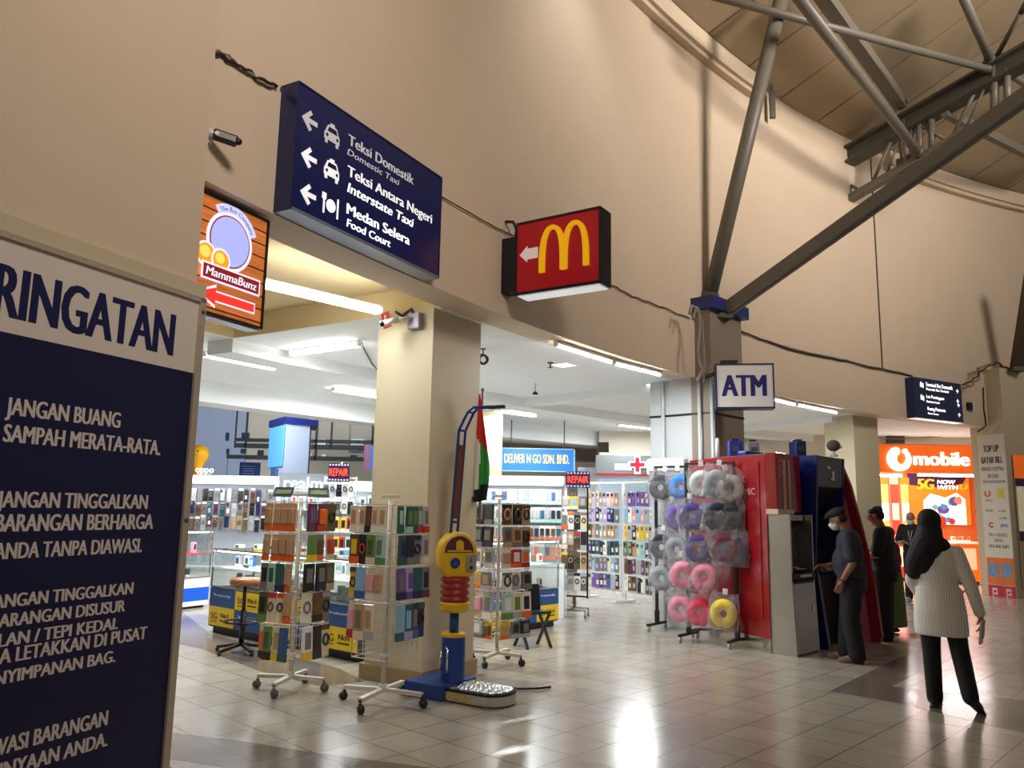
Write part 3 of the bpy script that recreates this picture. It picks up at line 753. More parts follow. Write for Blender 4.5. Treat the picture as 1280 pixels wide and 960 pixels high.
# ------------------------------------------------------------------ bun shop hanging sign
P0, P1 = PZ(238, 228, Z_SOF - .03), PZ(335.5, 277, Z_SOF - .03)
MM = frame_of(P1, rp(RW, 153.2) - rp(RW, 155.4))
u1 = 0.0; u0 = -.86
vb = (inpl(MM, 327.5, 413)[1] + inpl(MM, 240, 385)[1]) / 2
t = thing('hanging_sign', 'wood-look bun shop sign with red arrow hanging under the wall edge', 'sign', M=MM)
k = B(); k.box2((u0, vb, -.12), (u1, 0, -.006)); k.build('cabinet', BLACKP, t)
def plank_mat():
    m = mat('lit_wood_plank_print', srgb(166, 88, 40), .4)
    nt = m.node_tree; b = nt.nodes['Principled BSDF']; tc = nt.nodes.new('ShaderNodeTexCoord')
    wv = nt.nodes.new('ShaderNodeTexBrick'); wv.inputs['Scale'].default_value = 1; wv.inputs['Brick Width'].default_value = 2.2; wv.inputs['Row Height'].default_value = .088; wv.inputs['Mortar Size'].default_value = .005
    wv.inputs['Color1'].default_value = srgb(150, 76, 34) + (1,); wv.inputs['Color2'].default_value = srgb(190, 108, 52) + (1,); wv.inputs['Mortar'].default_value = srgb(48, 20, 10) + (1,)
    nz = nt.nodes.new('ShaderNodeTexNoise'); nz.inputs['Scale'].default_value = 5; nz.inputs['Detail'].default_value = 6
    mp = nt.nodes.new('ShaderNodeMapping'); mp.inputs['Scale'].default_value = (1, 12, 1)
    mx = nt.nodes.new('ShaderNodeMixRGB'); mx.blend_type = 'OVERLAY'; mx.inputs[0].default_value = .55
    L = nt.links.new
    L(tc.outputs['Object'], wv.inputs['Vector']); L(tc.outputs['Object'], mp.inputs[0]); L(mp.outputs[0], nz.inputs['Vector'])
    L(wv.outputs[0], mx.inputs[1]); L(nz.outputs['Fac'], mx.inputs[2]); L(mx.outputs[0], b.inputs['Base Color']); L(mx.outputs[0], b.inputs['Emission Color']); b.inputs['Emission Strength'].default_value = .75
    return m
k = B(); k.box2((u0 + .012, vb + .012, -.006), (u1 - .012, -.012, 0)); k.build('wood_face', plank_mat(), t)
k = B(); k.box2((u0, vb - .004, -.006), (u1, vb + .012, .012)); k.box2((u0, -.012, -.006), (u1, .004, .012)); k.box2((u1 - .012, vb, -.006), (u1 + .003, 0, .012)); k.build('frame', BLACKP, t)
k = B(); k.box2((u0 + .02, vb - .012, -.11), (u1 - .01, vb - .004, -.01)); k.build('bottom_cover', mat('sign_clear_base', srgb(190, 190, 188), .15, .6), t)
def disc(k, cx, cy, rx, ry, z0, z1, n=36, a0=0, a1=2 * pi):
    k.prism([(cx + rx * cos(a0 + (a1 - a0) * i / n), cy + ry * sin(a0 + (a1 - a0) * i / n)) for i in range(n)], z0, z1)
def E_(name, c, s=.9): return mat(name, c, .4, emit=c, strength=s)
cb = inpl(MM, 287, 303); rb_ = (inpl(MM, 313, 303)[0] - inpl(MM, 261, 303)[0]) / 2
badge = B(); badge.cur = 0
disc(badge, cb[0], cb[1], rb_ * 1.12, rb_ * 1.12, .001, .004); badge.cur = 1; disc(badge, cb[0], cb[1], rb_ * .99, rb_ * .99, .004, .006); badge.cur = 2; disc(badge, cb[0], cb[1], rb_ * .93, rb_ * .93, .006, .008)
badge.build('badge', [E_('badge_white', srgb(225, 222, 240)), E_('badge_maroon', srgb(130, 60, 66)), E_('badge_blue', srgb(160, 168, 238))], t)
rb2 = B(); n = 20
def ringseg(k, cx, cy, r0, r1, a0, a1, z0, z1, n=20):
    po = [(cx + r1 * cos(a0 + (a1 - a0) * i / n), cy + r1 * sin(a0 + (a1 - a0) * i / n)) for i in range(n + 1)]
    pi_ = [(cx + r0 * cos(a0 + (a1 - a0) * i / n), cy + r0 * sin(a0 + (a1 - a0) * i / n)) for i in range(n + 1)]
    for i in range(n): k.prism([po[i], po[i + 1], pi_[i + 1], pi_[i]], z0, z1)
rb2.cur = 0; ringseg(rb2, cb[0], cb[1], rb_ * 1.08, rb_ * 1.42, radians(25), radians(125), .002, .006)
rb2.cur = 1
def arcmap(p):
    a = radians(120) - p.x; return Vector((cb[0] + (rb_ * 1.15 + p.y) * cos(a), cb[1] + (rb_ * 1.15 + p.y) * sin(a), p.z))
add_text(rb2, 'The Bun Company', 0, radians(90), 0, rb_ * .17, .0085, bold=.01, curve=arcmap)
rb2.build('arched_banner', [E_('banner_lilac', srgb(190, 196, 240)), E_('banner_ink', srgb(110, 110, 170), .5)], t)
for i, (x, y, r_) in enumerate(((256, 317, 11), (274, 326, 10))):
    c_ = inpl(MM, x, y); rr = (inpl(MM, x + r_, y)[0] - inpl(MM, x - r_, y)[0]) / 2
    k = B(); k.cur = 0; disc(k, c_[0], c_[1], rr * 1.2, rr * 1.2, .008 + i * .004, .010 + i * .004); k.cur = 1; disc(k, c_[0], c_[1], rr, rr, .010 + i * .004, .012 + i * .004); k.cur = 2; disc(k, c_[0] - rr * .15, c_[1] + rr * .2, rr * .6, rr * .55, .012 + i * .004, .0125 + i * .004)
    k.build('bun_picture', [E_('badge_white', (1, 1, 1)), E_('bun_orange', srgb(236, 150, 40)), E_('bun_yellow', srgb(248, 206, 90))], t)
q = [inpl(MM, *p) for p in ((252, 327), (321, 352), (320, 370), (251, 345))]
vmid = sum(p[1] for p in q) / 4; uL = min(p[0] for p in q); uR = max(p[0] for p in q); hh = .042
k = B(); k.cur = 0; k.box2((uL - .012, vmid - hh - .012, .014), (uR + .012, vmid + hh + .012, .018)); k.cur = 1; k.box2((uL, vmid - hh, .018), (uR, vmid + hh, .020)); k.cur = 2
add_text(k, 'MammaBunz', uL + .02, uR - .02, vmid - .024, .052, .0205, bold=.012, shear=.12)
k.build('name_ribbon', [E_('badge_white', (1, 1, 1)), E_('ribbon_maroon', srgb(122, 26, 30)), E_('badge_white', (1, 1, 1))], t)
a0 = inpl(MM, 243, 368); a1_ = inpl(MM, 318, 385)
k = B(); vv = (inpl(MM, 243, 363)[1] + inpl(MM, 316, 385)[1]) / 2; L_ = a1_[0] - a0[0]
def arrow2(x0, x1, v, hw, hh, hl): return [(x0, v), (x0 + hl, v + hh), (x0 + hl, v + hw), (x1, v + hw), (x1, v - hw), (x0 + hl, v - hw), (x0 + hl, v - hh)]
k.cur = 0; k.prism(arrow2(a0[0], a1_[0], vv, .036, .075, .16), .001, .004); k.cur = 1; k.prism(arrow2(a0[0] + .018, a1_[0] - .01, vv, .026, .056, .14), .004, .006)
k.build('arrow', [E_('badge_white', (1, 1, 1)), E_('arrow_red', srgb(226, 52, 44))], t)

# ------------------------------------------------------------------ red hamburger sign on its bracket
am = 147.35
Mr = CYL(625, 310).copy(); am = angle_of(Mr)
Ur = Vector((-cos(radians(am)), -sin(radians(am)), 0))
MC = frame_of(rp(RW, am, 4.2), Ur)
ul, vtl = inpl(MC, 646, 281); ur, vtr = inpl(MC, 751, 256); vbl = inpl(MC, 646, 373)[1]; vbr = inpl(MC, 750, 350)[1]
vb, vt_ = (vbl + vbr) / 2, (vtl + vtr) / 2
t = thing('fast_food_sign', 'red box sign with yellow arches and white arrow projecting from the wall', 'sign', M=MC)
th = .22
k = B(); k.box2((ul, vb, -th), (ur, vt_, -.012)); k.build('cabinet', mat('sign_black', srgb(24, 16, 18), .4), t)
fw = .035
k = B(); k.box2((ul, vb, -.012), (ul + .012, vt_, .01)); k.box2((ur - fw * .5, vb, -.012), (ur, vt_, .01)); k.box2((ul, vt_ - fw * .6, -.012), (ur, vt_, .01)); k.box2((ul, vb, -.012), (ur, vb + fw * .8, .01)); k.build('frame', mat('sign_black', srgb(24, 16, 18), .4), t)
k = B(); k.box2((ul + .01, vb + .02, -.012), (ur - .012, vt_ - .015, 0)); k.build('red_face', mat('sign_red', srgb(150, 8, 22), .3, emit=srgb(170, 8, 22), strength=.25), t)
k = B(); k.box2((ul + .02, vb - .012, -th + .02), (ur - .02, vb, -.01)); k.build('painted_glow_base', mat('sign_painted_glow', srgb(220, 220, 215), .2, emit=(.95, .97, 1), strength=.4), t)  # reflective base; its brightness is painted in as emission
Wd, Hd = ur - ul, vt_ - vb
def fx(x): return ul + (x - 326) / (703 - 326) * Wd
pA = lambda x, y: inpl(MC, 560 + x * .2656, 200 + y * .2656)
arch = B()
L0, L1, PK1, VL, PK2, R1, R0 = pA(433, 536), pA(462, 534), pA(492, 309), pA(548, 508), pA(600, 288), pA(636, 496), pA(666, 494)
bot = (L0[1] + L1[1]) / 2; bot2 = bot + .0
def band(k, xc, hw_o, hw_i, top_o, top_i, base, z0, z1, n=28):
    outer = []; inner = []
    for i in range(n + 1):
        a = pi - pi * i / n
        e = lambda c: (abs(c) ** .9) * (1 if c >= 0 else -1)
        outer.append((xc + hw_o * e(cos(a)), base + (top_o - base) * (sin(a) ** .62)))
        inner.append((xc + hw_i * e(cos(a)), base + (top_i - base) * (sin(a) ** .62)))
    for i in range(n): k.prism([outer[i], outer[i + 1], inner[i + 1], inner[i]], z0, z1)
xm = (L0[0] + R0[0]) / 2; half = (R0[0] - L0[0]) / 4
tp = (PK1[1] + PK2[1]) / 2; bs = (bot + (R1[1] + R0[1]) / 2) / 2
sw = (L1[0] - L0[0]) * .95
for i, s in enumerate((-1, 1)):
    band(arch, xm + s * (half - sw * .16), half + sw * .16, half - sw * .72, tp, tp - sw * .62, bs, .001 + i * .0005, .03 + i * .0005)
arch.build('arches_logo', mat('arches_yellow', srgb(236, 176, 12), .35, emit=srgb(240, 180, 10), strength=.4), t)
c0 = pA(338, 447); c1 = pA(424, 437)
k = B(); k.prism(arrow2(c0[0], c1[0], (c0[1] + c1[1]) / 2, .055, .085, (c1[0] - c0[0]) * .42), .001, .004); k.build('arrow', mat('sign_cream', srgb(226, 206, 200), .4, emit=(1, .9, .88), strength=.2), t)
ub0 = inpl(MC, 621, 330, -.1)[0]
k = B(); k.box2((.0, vb + .06, -th + .03), (ul + .02, vt_ - .16 * Hd, -.03)); k.build('wall_bracket', mat('bracket_navy', srgb(14, 16, 30), .4), t)
k = B(); k.tube([(.12, vt_ - .16 * Hd, -.1), (.13, vt_ - .02, -.1), (.09, vt_ + .07, -.1), (0, vt_ + .09, -.1), (-.0, vt_ + .09, -.12)], .016, 8); k.build('power_cable', BLACKP, t)

# ------------------------------------------------------------------ cash machine sign
ap = A_C - .9
MA = frame_of(rp(25.1, ap, 3.6), Vector((-cos(radians(ap)), -sin(radians(ap)), 0)))
o_ = PY(894, 482, 10.6)
MA = frame_of(Vector((o_.x, o_.y, 0)) + Vector((0, 0, 3.6)), Vector((.985, -.17, 0)))
ul, v1 = inpl(MA, 894, 456); ur, v2 = inpl(MA, 967, 453); v3 = inpl(MA, 894, 510)[1]; v4 = inpl(MA, 967, 511)[1]
vt_, vb = (v1 + v2) / 2, (v3 + v4) / 2
t = thing('cash_machine_sign', 'white and navy box sign reading ATM on the blue-capped pillar', 'sign', M=MA)
k = B(); k.box2((ul, vb, -.24), (ur, vt_, -.01)); k.build('cabinet', mat('atm_sign_navy', srgb(28, 32, 92), .4), t)
k = B()
for q in ((ul, vb, ul + .018, vt_), (ur - .018, vb, ur, vt_), (ul, vb, ur, vb + .02), (ul, vt_ - .02, ur, vt_)): k.box2((q[0], q[1], -.01), (q[2], q[3], .012))
k.build('frame', mat('atm_sign_navy', srgb(28, 32, 92), .4), t)
k = B(); k.box2((ul + .015, vb + .015, -.01), (ur - .015, vt_ - .015, 0)); k.build('white_face', mat('atm_sign_face', srgb(222, 218, 210), .25, emit=(1, .97, .92), strength=.10), t)
k = B(); text_at(k, MA, 'ATM', (902, 495), (959, 495), (902, 469), .002, bold=.04); k.build('lettering', mat('atm_ink', srgb(24, 24, 120), .4), t)
k = B(); k.box2((ul + .08, vt_, -.2), (ul + .3, vt_ + .06, -.05)); k.tube([(ul + .02, vt_ - .1, -.2), (ul - .12, vt_ - .1, -.5)], .03, 8); k.build('bracket', BLACKP, t)

# ------------------------------------------------------------------ small blue sign on the far wall
p0 = CYL(1142, 500); p1 = CYL(1203, 505); Uc = Vector((p1.x - p0.x, p1.y - p0.y, 0)).normalized(); Nn = Uc.cross(Vector((0, 0, 1)))
MT = frame_of(Vector((p0.x, p0.y, 3.9)) + Nn * .2, Uc)
ul, v1 = inpl(MT, 1142, 471); ur, v2 = inpl(MT, 1201, 480); v3 = inpl(MT, 1141.5, 521.5)[1]; v4 = inpl(MT, 1203.5, 528.5)[1]
vt_, vb = (v1 + v2) / 2, (v3 + v4) / 2
t = thing('direction_sign', 'small dark blue terminal direction sign near the right pillar', 'sign', M=MT)
k = B(); k.box2((ul, vb, -.2), (ur, vt_, -.01)); k.build('cabinet', mat('sign_blue_side', srgb(24, 40, 92), .35), t)
k = B(); k.box2((ul, vb, -.01), (ur, vt_, 0)); k.build('face', mat('sign_slate_face', srgb(26, 34, 66), .3, emit=srgb(26, 34, 66), strength=.2), t)
k = B(); k.box2((ul, vb - .008, -.19), (ur, vb, .004)); k.build('bottom_cover', mat('sign_cover_lit', srgb(190, 196, 210), .3, emit=(.9, .92, 1), strength=.4), t)
k = B(); fo = lambda x, y: (1040 + x * .1875, 440 + y * .1875)
for s, bl, br, tp in (('Terminal Bas Domestik', (625, 228), (805, 252), (625, 203)), ('Domestic Bus Terminal', (628, 252), (778, 275), (628, 236)), ('Lot Perniagaan', (630, 305), (748, 322), (630, 284)), ('Business Lots', (632, 335), (718, 347), (632, 320)), ('Ruang Pameran', (638, 386), (757, 402), (638, 364)), ('Show Room', (640, 412), (712, 424), (640, 400))):
    text_at(k, MT, s, fo(*bl), fo(*br), fo(*tp), .002, bold=.02)
for (x, y, an) in ((835, 262, -pi / 2), (838, 328, 0), (842, 355, pi), (848, 420, -pi / 2)):
    c_ = inpl(MT, *fo(x, y)); k.prism(arrow_poly(c_[0], c_[1], .085, an), .001, .004)
for (x, y) in ((598, 220), (602, 305)):
    c_ = inpl(MT, *fo(x, y)); k.box((c_[0], c_[1], .003), (.11, .08, .003)); k.box((c_[0] + .03, c_[1] - .045, .003), (.04, .02, .003)); k.box((c_[0] - .03, c_[1] + .05, .003), (.03, .03, .003))
k.build('lettering', LT[2], t)
t = thing('junction_box', 'small grey junction box on the wall right of the small blue sign', 'box', CYL(1212, 508, RW - .03), radians(116 + 90))
k = B(); k.box((0, 0, 0), (.14, .06, .16), None, .008); k.build('casing', BLACKP, t); k = B(); k.box((-.1, 0, 0), (.05, .05, .2), None, .008); k.build('switch_plate', WHITEP, t)

# ------------------------------------------------------------------ security cameras
def cctv(label, M, body_c, hood):
    t = thing('security_camera', label, 'security camera', M=M)
    k = B(); k.box((0, 0, .015), (.13, .13, .03), None, .01); k.build('wall_plate', WHITEP, t)
    k = B(); k.tube([(0, 0, .03), (0, 0, .08), (.02, -.01, .11)], .022, 10); k.ell((.02, -.01, .115), .03); k.build('arm', WHITEP, t)
    R = Matrix.Rotation(radians(50), 3, 'Y') @ Matrix.Rotation(.15, 3, 'X')
    k = B(); k.box((.085, -.02, .145), (.085, .085, .2), R, .018); k.build('body', body_c, t)
    k = B(); k.cap(Vector((.16, -.03, .205)), Vector((.168, -.03, .212)), .03, .03); k.build('lens', BLACKP, t)
    return t
pc = CYL(256, 168, RW - .005)
cctv('dark security camera on the wall beside the left pillar', frame_of(pc, rp(RW, 154.8) - rp(RW, 155.4)) @ Matrix.Scale(.72, 4), BLACKP, None)
nrm = Vector((sin(radians(148.3)), -cos(radians(148.3)), 0)) * -1
pcam = PZ(521, 402, 3.38); aa = 148.345
pcam = RAD(521, 402, aa)
Mx = frame_of(pcam, Vector((cos(radians(aa)), sin(radians(aa)), 0)) * -1)
t = thing('security_camera', 'small white security camera on the yellow pillar beside a red tag', 'security camera', M=Mx)
k = B(); k.box((0, 0, .03), (.14, .16, .06), None, .008); k.build('junction_box', mat('lilac_grey_box', srgb(176, 172, 196), .4), t)
k = B(); k.tube([(-.02, .02, .06), (-.06, .01, .13), (-.10, 0, .17)], .018, 8); k.build('arm', WHITEP, t)
k = B(); k.tube([(-.10, 0, .16), (-.2, -.05, .26)], .028, 12); k.build('body', WHITEP, t)
k = B(); k.tube([(-.2, -.05, .26), (-.225, -.062, .285)], .03, 12); k.build('lens', BLACKP, t)
k = B(); k.tube([(0, .07, .05), (-.03, .12, .05), (-.1, .10, .03), (-.17, .07, .02), (-.22, .1, .01), (-.27, .13, 0)], .014, 8); k.build('cable', BLACKP, t)
o = thing('red_tag', 'small red paper tag on the yellow pillar left of its camera', 'tag', M=frame_of(RAD(483, 400, aa) + Vector((0, 0, 0)), Vector((cos(radians(aa)), sin(radians(aa)), 0)) * -1))
k = B(); k.box((0, 0, .006), (.10, .16, .008), Matrix.Rotation(.25, 3, 'Z'), .003); k.build('paper', mat('red_paper', srgb(206, 62, 58), .5), o); k = B(); k.box((0, 0, .012), (.02, .1, .003), Matrix.Rotation(.25, 3, 'Z')); k.build('print_mark', WHITEP, o)
# ------------------------------------------------------------------ packaged goods (prototypes share their meshes)
ORD = ['first', 'second', 'third', 'fourth', 'fifth', 'sixth', 'seventh', 'eighth', 'ninth', 'tenth', 'eleventh', 'twelfth', 'thirteenth', 'fourteenth', 'fifteenth', 'sixteenth', 'seventeenth', 'eighteenth', 'nineteenth', 'twentieth']
C_ = {'kraft': srgb(206, 168, 128), 'orange': srgb(240, 104, 24), 'white': srgb(236, 232, 224), 'black': srgb(26, 24, 28), 'grey': srgb(120, 118, 116), 'teal': srgb(40, 92, 92), 'green': srgb(96, 140, 70), 'olive': srgb(84, 84, 44), 'blue': srgb(52, 92, 150), 'navy': srgb(34, 42, 78), 'sky': srgb(140, 186, 220), 'red': srgb(196, 44, 36), 'purple': srgb(112, 76, 150), 'plum': srgb(96, 44, 78), 'pink': srgb(228, 160, 178), 'yellow': srgb(236, 196, 40), 'tan': srgb(186, 150, 112), 'brown': srgb(104, 70, 46), 'lilac': srgb(176, 160, 214), 'mint': srgb(168, 214, 200), 'cream': srgb(230, 214, 184), 'silver': srgb(176, 178, 180)}
def CM(c): return mat('print_' + c, C_[c], .38, coat=.5)
_pm = {}
def pack_mesh(kind, c1, c2, c3, w, h, d=.02):
    k_ = (kind, c1, c2, c3, w, h, d)
    if k_ in _pm: return _pm[k_]
    k = B()
    if kind == 'card':
        k.box((0, 0, -h / 2), (w, .004, h), None, .003); back = k.mesh('pack_card', CM(c1))
        p = B(); p.box((0, -d / 2 - .002, -h * .46), (w * .74, d, h * .56), None, .012); prod = p.mesh('pack_blister', CM(c3))
        q = B(); q.box((0, -.004, -h * .88), (w * .995, .004, h * .22)); band = q.mesh('pack_band', CM(c2))
    elif kind == 'box':
        k.box((0, -d / 2, -h / 2), (w, d, h), None, .004); back = k.mesh('pack_box', CM(c1))
        p = B(); p.box((0, -d - .001, -h * .42), (w * .6, .003, h * .5), None, .001); prod = p.mesh('pack_window', CM(c3))
        q = B(); q.box((0, -d / 2 - .0005, -h * .87), (w * 1.012, d * 1.05, h * .24)); band = q.mesh('pack_band', CM(c2))
    elif kind == 'loop':
        k.box((0, 0, -h / 2), (w, .004, h), None, .003); back = k.mesh('pack_card', CM(c1))
        p = B(); p.torus((0, -.012, -h * .48), w * .3, w * .075, Matrix.Rotation(pi / 2, 3, 'X'), 16, 6, sy=1.25); prod = p.mesh('pack_cable', CM(c3))
        q = B(); q.box((0, -.004, -h * .1), (w * .995, .004, h * .16)); band = q.mesh('pack_band', CM(c2))
    else:  # phone case
        k.box((0, -d / 2, -h / 2), (w, d, h), None, .012); back = k.mesh('case_shell', CM(c1))
        p = B(); p.box((-w * .18, -d - .002, -h * .2), (w * .45, .006, h * .22), None, .006); prod = p.mesh('case_camera_cutout', CM(c3))
        q = B(); q.box((0, -d - .001, -h * .62), (w * .5, .003, h * .3), None, .001); band = q.mesh('case_print', CM(c2))
    _pm[k_] = (back, prod, band)
    return _pm[k_]
def pack(name, label, cat, M, kind, c1, c2, c3, w, h, d=.02, group=None, parts=True):
    b_, p_, q_ = pack_mesh(kind, c1, c2, c3, w, h, d)
    o = bpy.data.objects.new(name, b_); COL.objects.link(o); o.matrix_world = M
    tag(o, label, cat, group)
    for nm, me in ((('product' if kind != 'case' else 'camera_cutout'), p_), ('printed_band' if kind != 'case' else 'printed_picture', q_)):
        c = bpy.data.objects.new(nm, me); COL.objects.link(c); c.parent = o
    return o
def loc_M(M, p, rz=0, tilt=0):
    return M @ Matrix.Translation(p) @ Matrix.Rotation(rz, 4, 'Z') @ Matrix.Rotation(tilt, 4, 'X')

# ------------------------------------------------------------------ spinner racks
def spinner(label, base, rz, S, ztop, zbot, tiers, legs_rot, leg_len, m, caster_m, postr=.02, plate=True, cards=False):
    t = thing('spinner_rack', label, 'display rack', base, rz)
    k = B(); k.tube([(0, 0, .10), (0, 0, ztop + .03)], postr, 12); k.build('post', m, t)
    k = B(); k.tube([(0, 0, zbot - .06), (0, 0, zbot + .02)], postr * 1.5, 12); k.tube([(0, 0, .1), (0, 0, .16)], postr * 1.5, 12); k.build('collar', m, t)
    for i in range(4):
        a = legs_rot + i * pi / 2; e = Vector((cos(a) * leg_len, sin(a) * leg_len, .105))
        k = B(); k.bar((0, 0, .115), e, .045, .03); l = k.build('leg', m, t)
        c = B(); c.tube([e + Vector((0, 0, -.02)), e + Vector((0, 0, .0))], .012, 8)
        w_ = e + Vector((cos(a + 1.1) * .012, sin(a + 1.1) * .012, -.07)); d_ = Vector((cos(a + 2.6), sin(a + 2.6), 0)) * .012
        c.tube([w_ - d_ * 1.4, w_ + d_ * 1.4], .034, 14); c.bar(e + Vector((0, 0, -.025)), w_, .01, .03); c.build('caster', caster_m, l)
    h = S / 2
    k = B()
    for z in [zbot] + [q[0] for q in tiers]:
        for (p, q) in (((-h, -h), (h, -h)), ((h, -h), (h, h)), ((h, h), (-h, h)), ((-h, h), (-h, -h))):
            k.tube([(p[0], p[1], z), (q[0], q[1], z)], .005, 5)
        for (p, q) in (((-h, 0), (h, 0)), ((0, -h), (0, h))): k.tube([(p[0], p[1], z), (q[0], q[1], z)], .004, 5)
    for fx_ in (-1, 1):
        for i in range(7):
            x = -h + S * i / 6
            k.tube([(x, fx_ * h, zbot), (x, fx_ * h, ztop)], .003, 4); k.tube([(fx_ * h, x, zbot), (fx_ * h, x, ztop)], .003, 4)
    n = int((ztop - zbot) / .075)
    for i in range(n):
        z = zbot + (i + .5) * (ztop - zbot) / n
        for (p, q) in (((-h, -h), (h, -h)), ((h, -h), (h, h)), ((h, h), (-h, h)), ((-h, h), (-h, -h))): k.tube([(p[0], p[1], z), (q[0], q[1], z)], .0022, 4)
    k.build('wire_grid', m, t)
    if plate:
        k = B(); k.box((0, 0, ztop + .06), (.16, .03, .03), Matrix.Rotation(-rz, 3, 'Z'), .004); k.build('top_plate', m, t)
    return t
def fill_spinner(rack_words, t, S, tiers, faces, name, seed, nper=4):
    """tiers: (z of the peg row, pack height, kind, list of colour triples)"""
    rnd = random.Random(seed); M = t.matrix_world.copy() if False else Matrix.Translation(t.location) @ Matrix.Rotation(t.rotation_euler.z, 4, 'Z')
    h = S / 2
    tn = ['top tier', 'second tier', 'third tier', 'fourth tier', 'fifth tier', 'lowest tier']
    for ti, (z, ph, byface) in enumerate(tiers):
        for fi, (fname, frz) in enumerate(faces):
            items = byface[fi]
            n = len(items)
            for i, it in enumerate(items):
                if it is None: continue
                kind, c1, c2, c3 = it[:4]; w = it[4] if len(it) > 4 else S / n * 1.0
                x = -h + S * (i + .5) / n + rnd.uniform(-.006, .006)
                out = h + .05 + rnd.uniform(0, .03)
                R = Matrix.Rotation(frz, 4, 'Z')
                MM_ = M @ R @ Matrix.Translation((x, -out, z - .01)) @ Matrix.Rotation(rnd.uniform(-.1, .1), 4, 'Z') @ Matrix.Rotation(rnd.uniform(-.06, .02), 4, 'X')
                lb = '%s %s pack, %s from left, %s, %s of %s' % (c1 if c1 != c3 else 'all-' + c1, 'accessory' if kind != 'loop' else 'cable', ORD[i], tn[ti], fname, rack_words)
                pack(name, lb, 'accessory pack', MM_, kind, c1, c2, c3, w, ph, rnd.uniform(.014, .03), 'accessory packs hanging on the ' + rack_words)
        # pegs of this row belong to the rack
        k = B()
        for fi, (fname, frz) in enumerate(faces):
            n = max(1, len(byface[fi])); R = Matrix.Rotation(frz, 3, 'Z')
            for i in range(n):
                x = -h + S * (i + .5) / n
                k.tube([R @ Vector((x, -h, z)), R @ Vector((x, -h - .1, z + .004)), R @ Vector((x, -h - .11, z + .014))], .0035, 5)
        k.build('peg_row', t.children[0].data.materials[0], t)
K_O = ('card', 'kraft', 'orange', 'tan'); K_W = ('card', 'kraft', 'kraft', 'tan'); W_P = ('box', 'cream', 'white', 'tan')
faces2 = [('left face', -pi / 2), ('right face', 0.0)]
# left rack: rows of kraft packs with orange bands
tL = [(1.63, .245, [[K_O, K_O, K_O, K_O], [('box', 'plum', 'plum', 'purple'), ('card', 'plum', 'red', 'orange'), ('loop', 'olive', 'brown', 'black')]]),
      (1.36, .23, [[K_O, K_O, K_O, K_O], [('box', 'green', 'yellow', 'green'), ('card', 'grey', 'orange', 'brown'), ('card', 'kraft', 'cream', 'red')]]),
      (1.11, .24, [[('box', 'grey', 'grey', 'black'), ('box', 'mint', 'silver', 'teal'), ('box', 'teal', 'navy', 'teal'), K_O], [('box', 'black', 'black', 'grey'), ('box', 'black', 'navy', 'grey'), ('box', 'olive', 'kraft', 'grey')]]),
      (.86, .25, [[('box', 'olive', 'green', 'black'), ('loop', 'cream', 'red', 'brown'), ('loop', 'cream', 'orange', 'black'), K_O], [('loop', 'white', 'cream', 'grey'), ('box', 'brown', 'black', 'brown'), ('loop', 'grey', 'silver', 'black')]]),
      (.58, .28, [[('card', 'cream', 'black', 'orange'), ('box', 'green', 'black', 'olive'), ('box', 'cream', 'yellow', 'tan'), ('box', 'blue', 'teal', 'blue')], [('box', 'white', 'yellow', 'grey'), ('box', 'black', 'navy', 'black'), ('loop', 'cream', 'brown', 'black')]])]
rk = spinner('white spinner rack with orange-banded kraft packs, leftmost of three', (-1.9, 7.3, 0), radians(63), .36, 1.64, .30, tL, radians(-74), .31, WIREW, mat('grey_caster', srgb(90, 84, 78), .5))
fill_spinner('leftmost spinner rack', rk, .36, tL, faces2, 'accessory_pack', 3)
for i, (x, y, r_) in enumerate(((-.13, -.12, -.25), (.16, -.02, .5))):
    p = Vector((-1.9, 7.3, 1.70)) + Vector((x, y, 0)); o = thing('price_card', ['slanted blue price card on the leftmost spinner rack, left of its post', 'slanted blue price card on the leftmost spinner rack, right of its post'][i], 'price card', p, r_)
    k = B(); k.box((0, 0, .02), (.19, .006, .10), Matrix.Rotation(-.5, 3, 'X'), .002); k.build('card', mat('card_blue', srgb(58, 84, 92), .4), o)
    k = B(); k.box((0, -.006, .02), (.15, .004, .04), Matrix.Rotation(-.5, 3, 'X')); k.build('printed_strip', mat('card_print', srgb(150, 150, 110), .5, vary=.5, vscale=60), o)
    k = B(); k.tube([(0, .01, -.06), (0, .01, .03)], .004, 5); k.build('clip', WIREW, o)
# middle rack in front of the yellow pillar
tM = [(1.62, .22, [[W_P, W_P, ('box', 'brown', 'black', 'brown'), W_P, W_P], [('box', 'teal', 'teal', 'mint'), ('box', 'teal', 'mint', 'green'), ('box', 'teal', 'teal', 'green'), ('box', 'grey', 'red', 'silver'), ('box', 'silver', 'red', 'grey')]]),
      (1.385, .24, [[('box', 'brown', 'orange', 'yellow'), ('loop', 'black', 'black', 'red'), ('box', 'green', 'cream', 'olive'), ('box', 'mint', 'green', 'grey')], [('box', 'teal', 'teal', 'navy'), ('box', 'navy', 'grey', 'black'), ('loop', 'grey', 'navy', 'black'), ('box', 'silver', 'cream', 'grey')]]),
      (1.12, .25, [[('loop', 'yellow', 'brown', 'black'), ('box', 'sky', 'blue', 'sky'), ('card', 'cream', 'white', 'pink'), ('card', 'cream', 'cream', 'tan')], [('box', 'purple', 'navy', 'grey'), ('box', 'lilac', 'purple', 'purple'), ('box', 'teal', 'navy', 'teal'), ('box', 'grey', 'plum', 'black')]]),
      (.83, .28, [[('card', 'cream', 'red', 'pink'), ('box', 'tan', 'cream', 'grey'), ('box', 'cream', 'silver', 'tan'), None], [('box', 'sky', 'teal', 'sky'), ('box', 'teal', 'lilac', 'sky'), ('box', 'navy', 'blue', 'grey'), ('loop', 'navy', 'teal', 'black')]])]
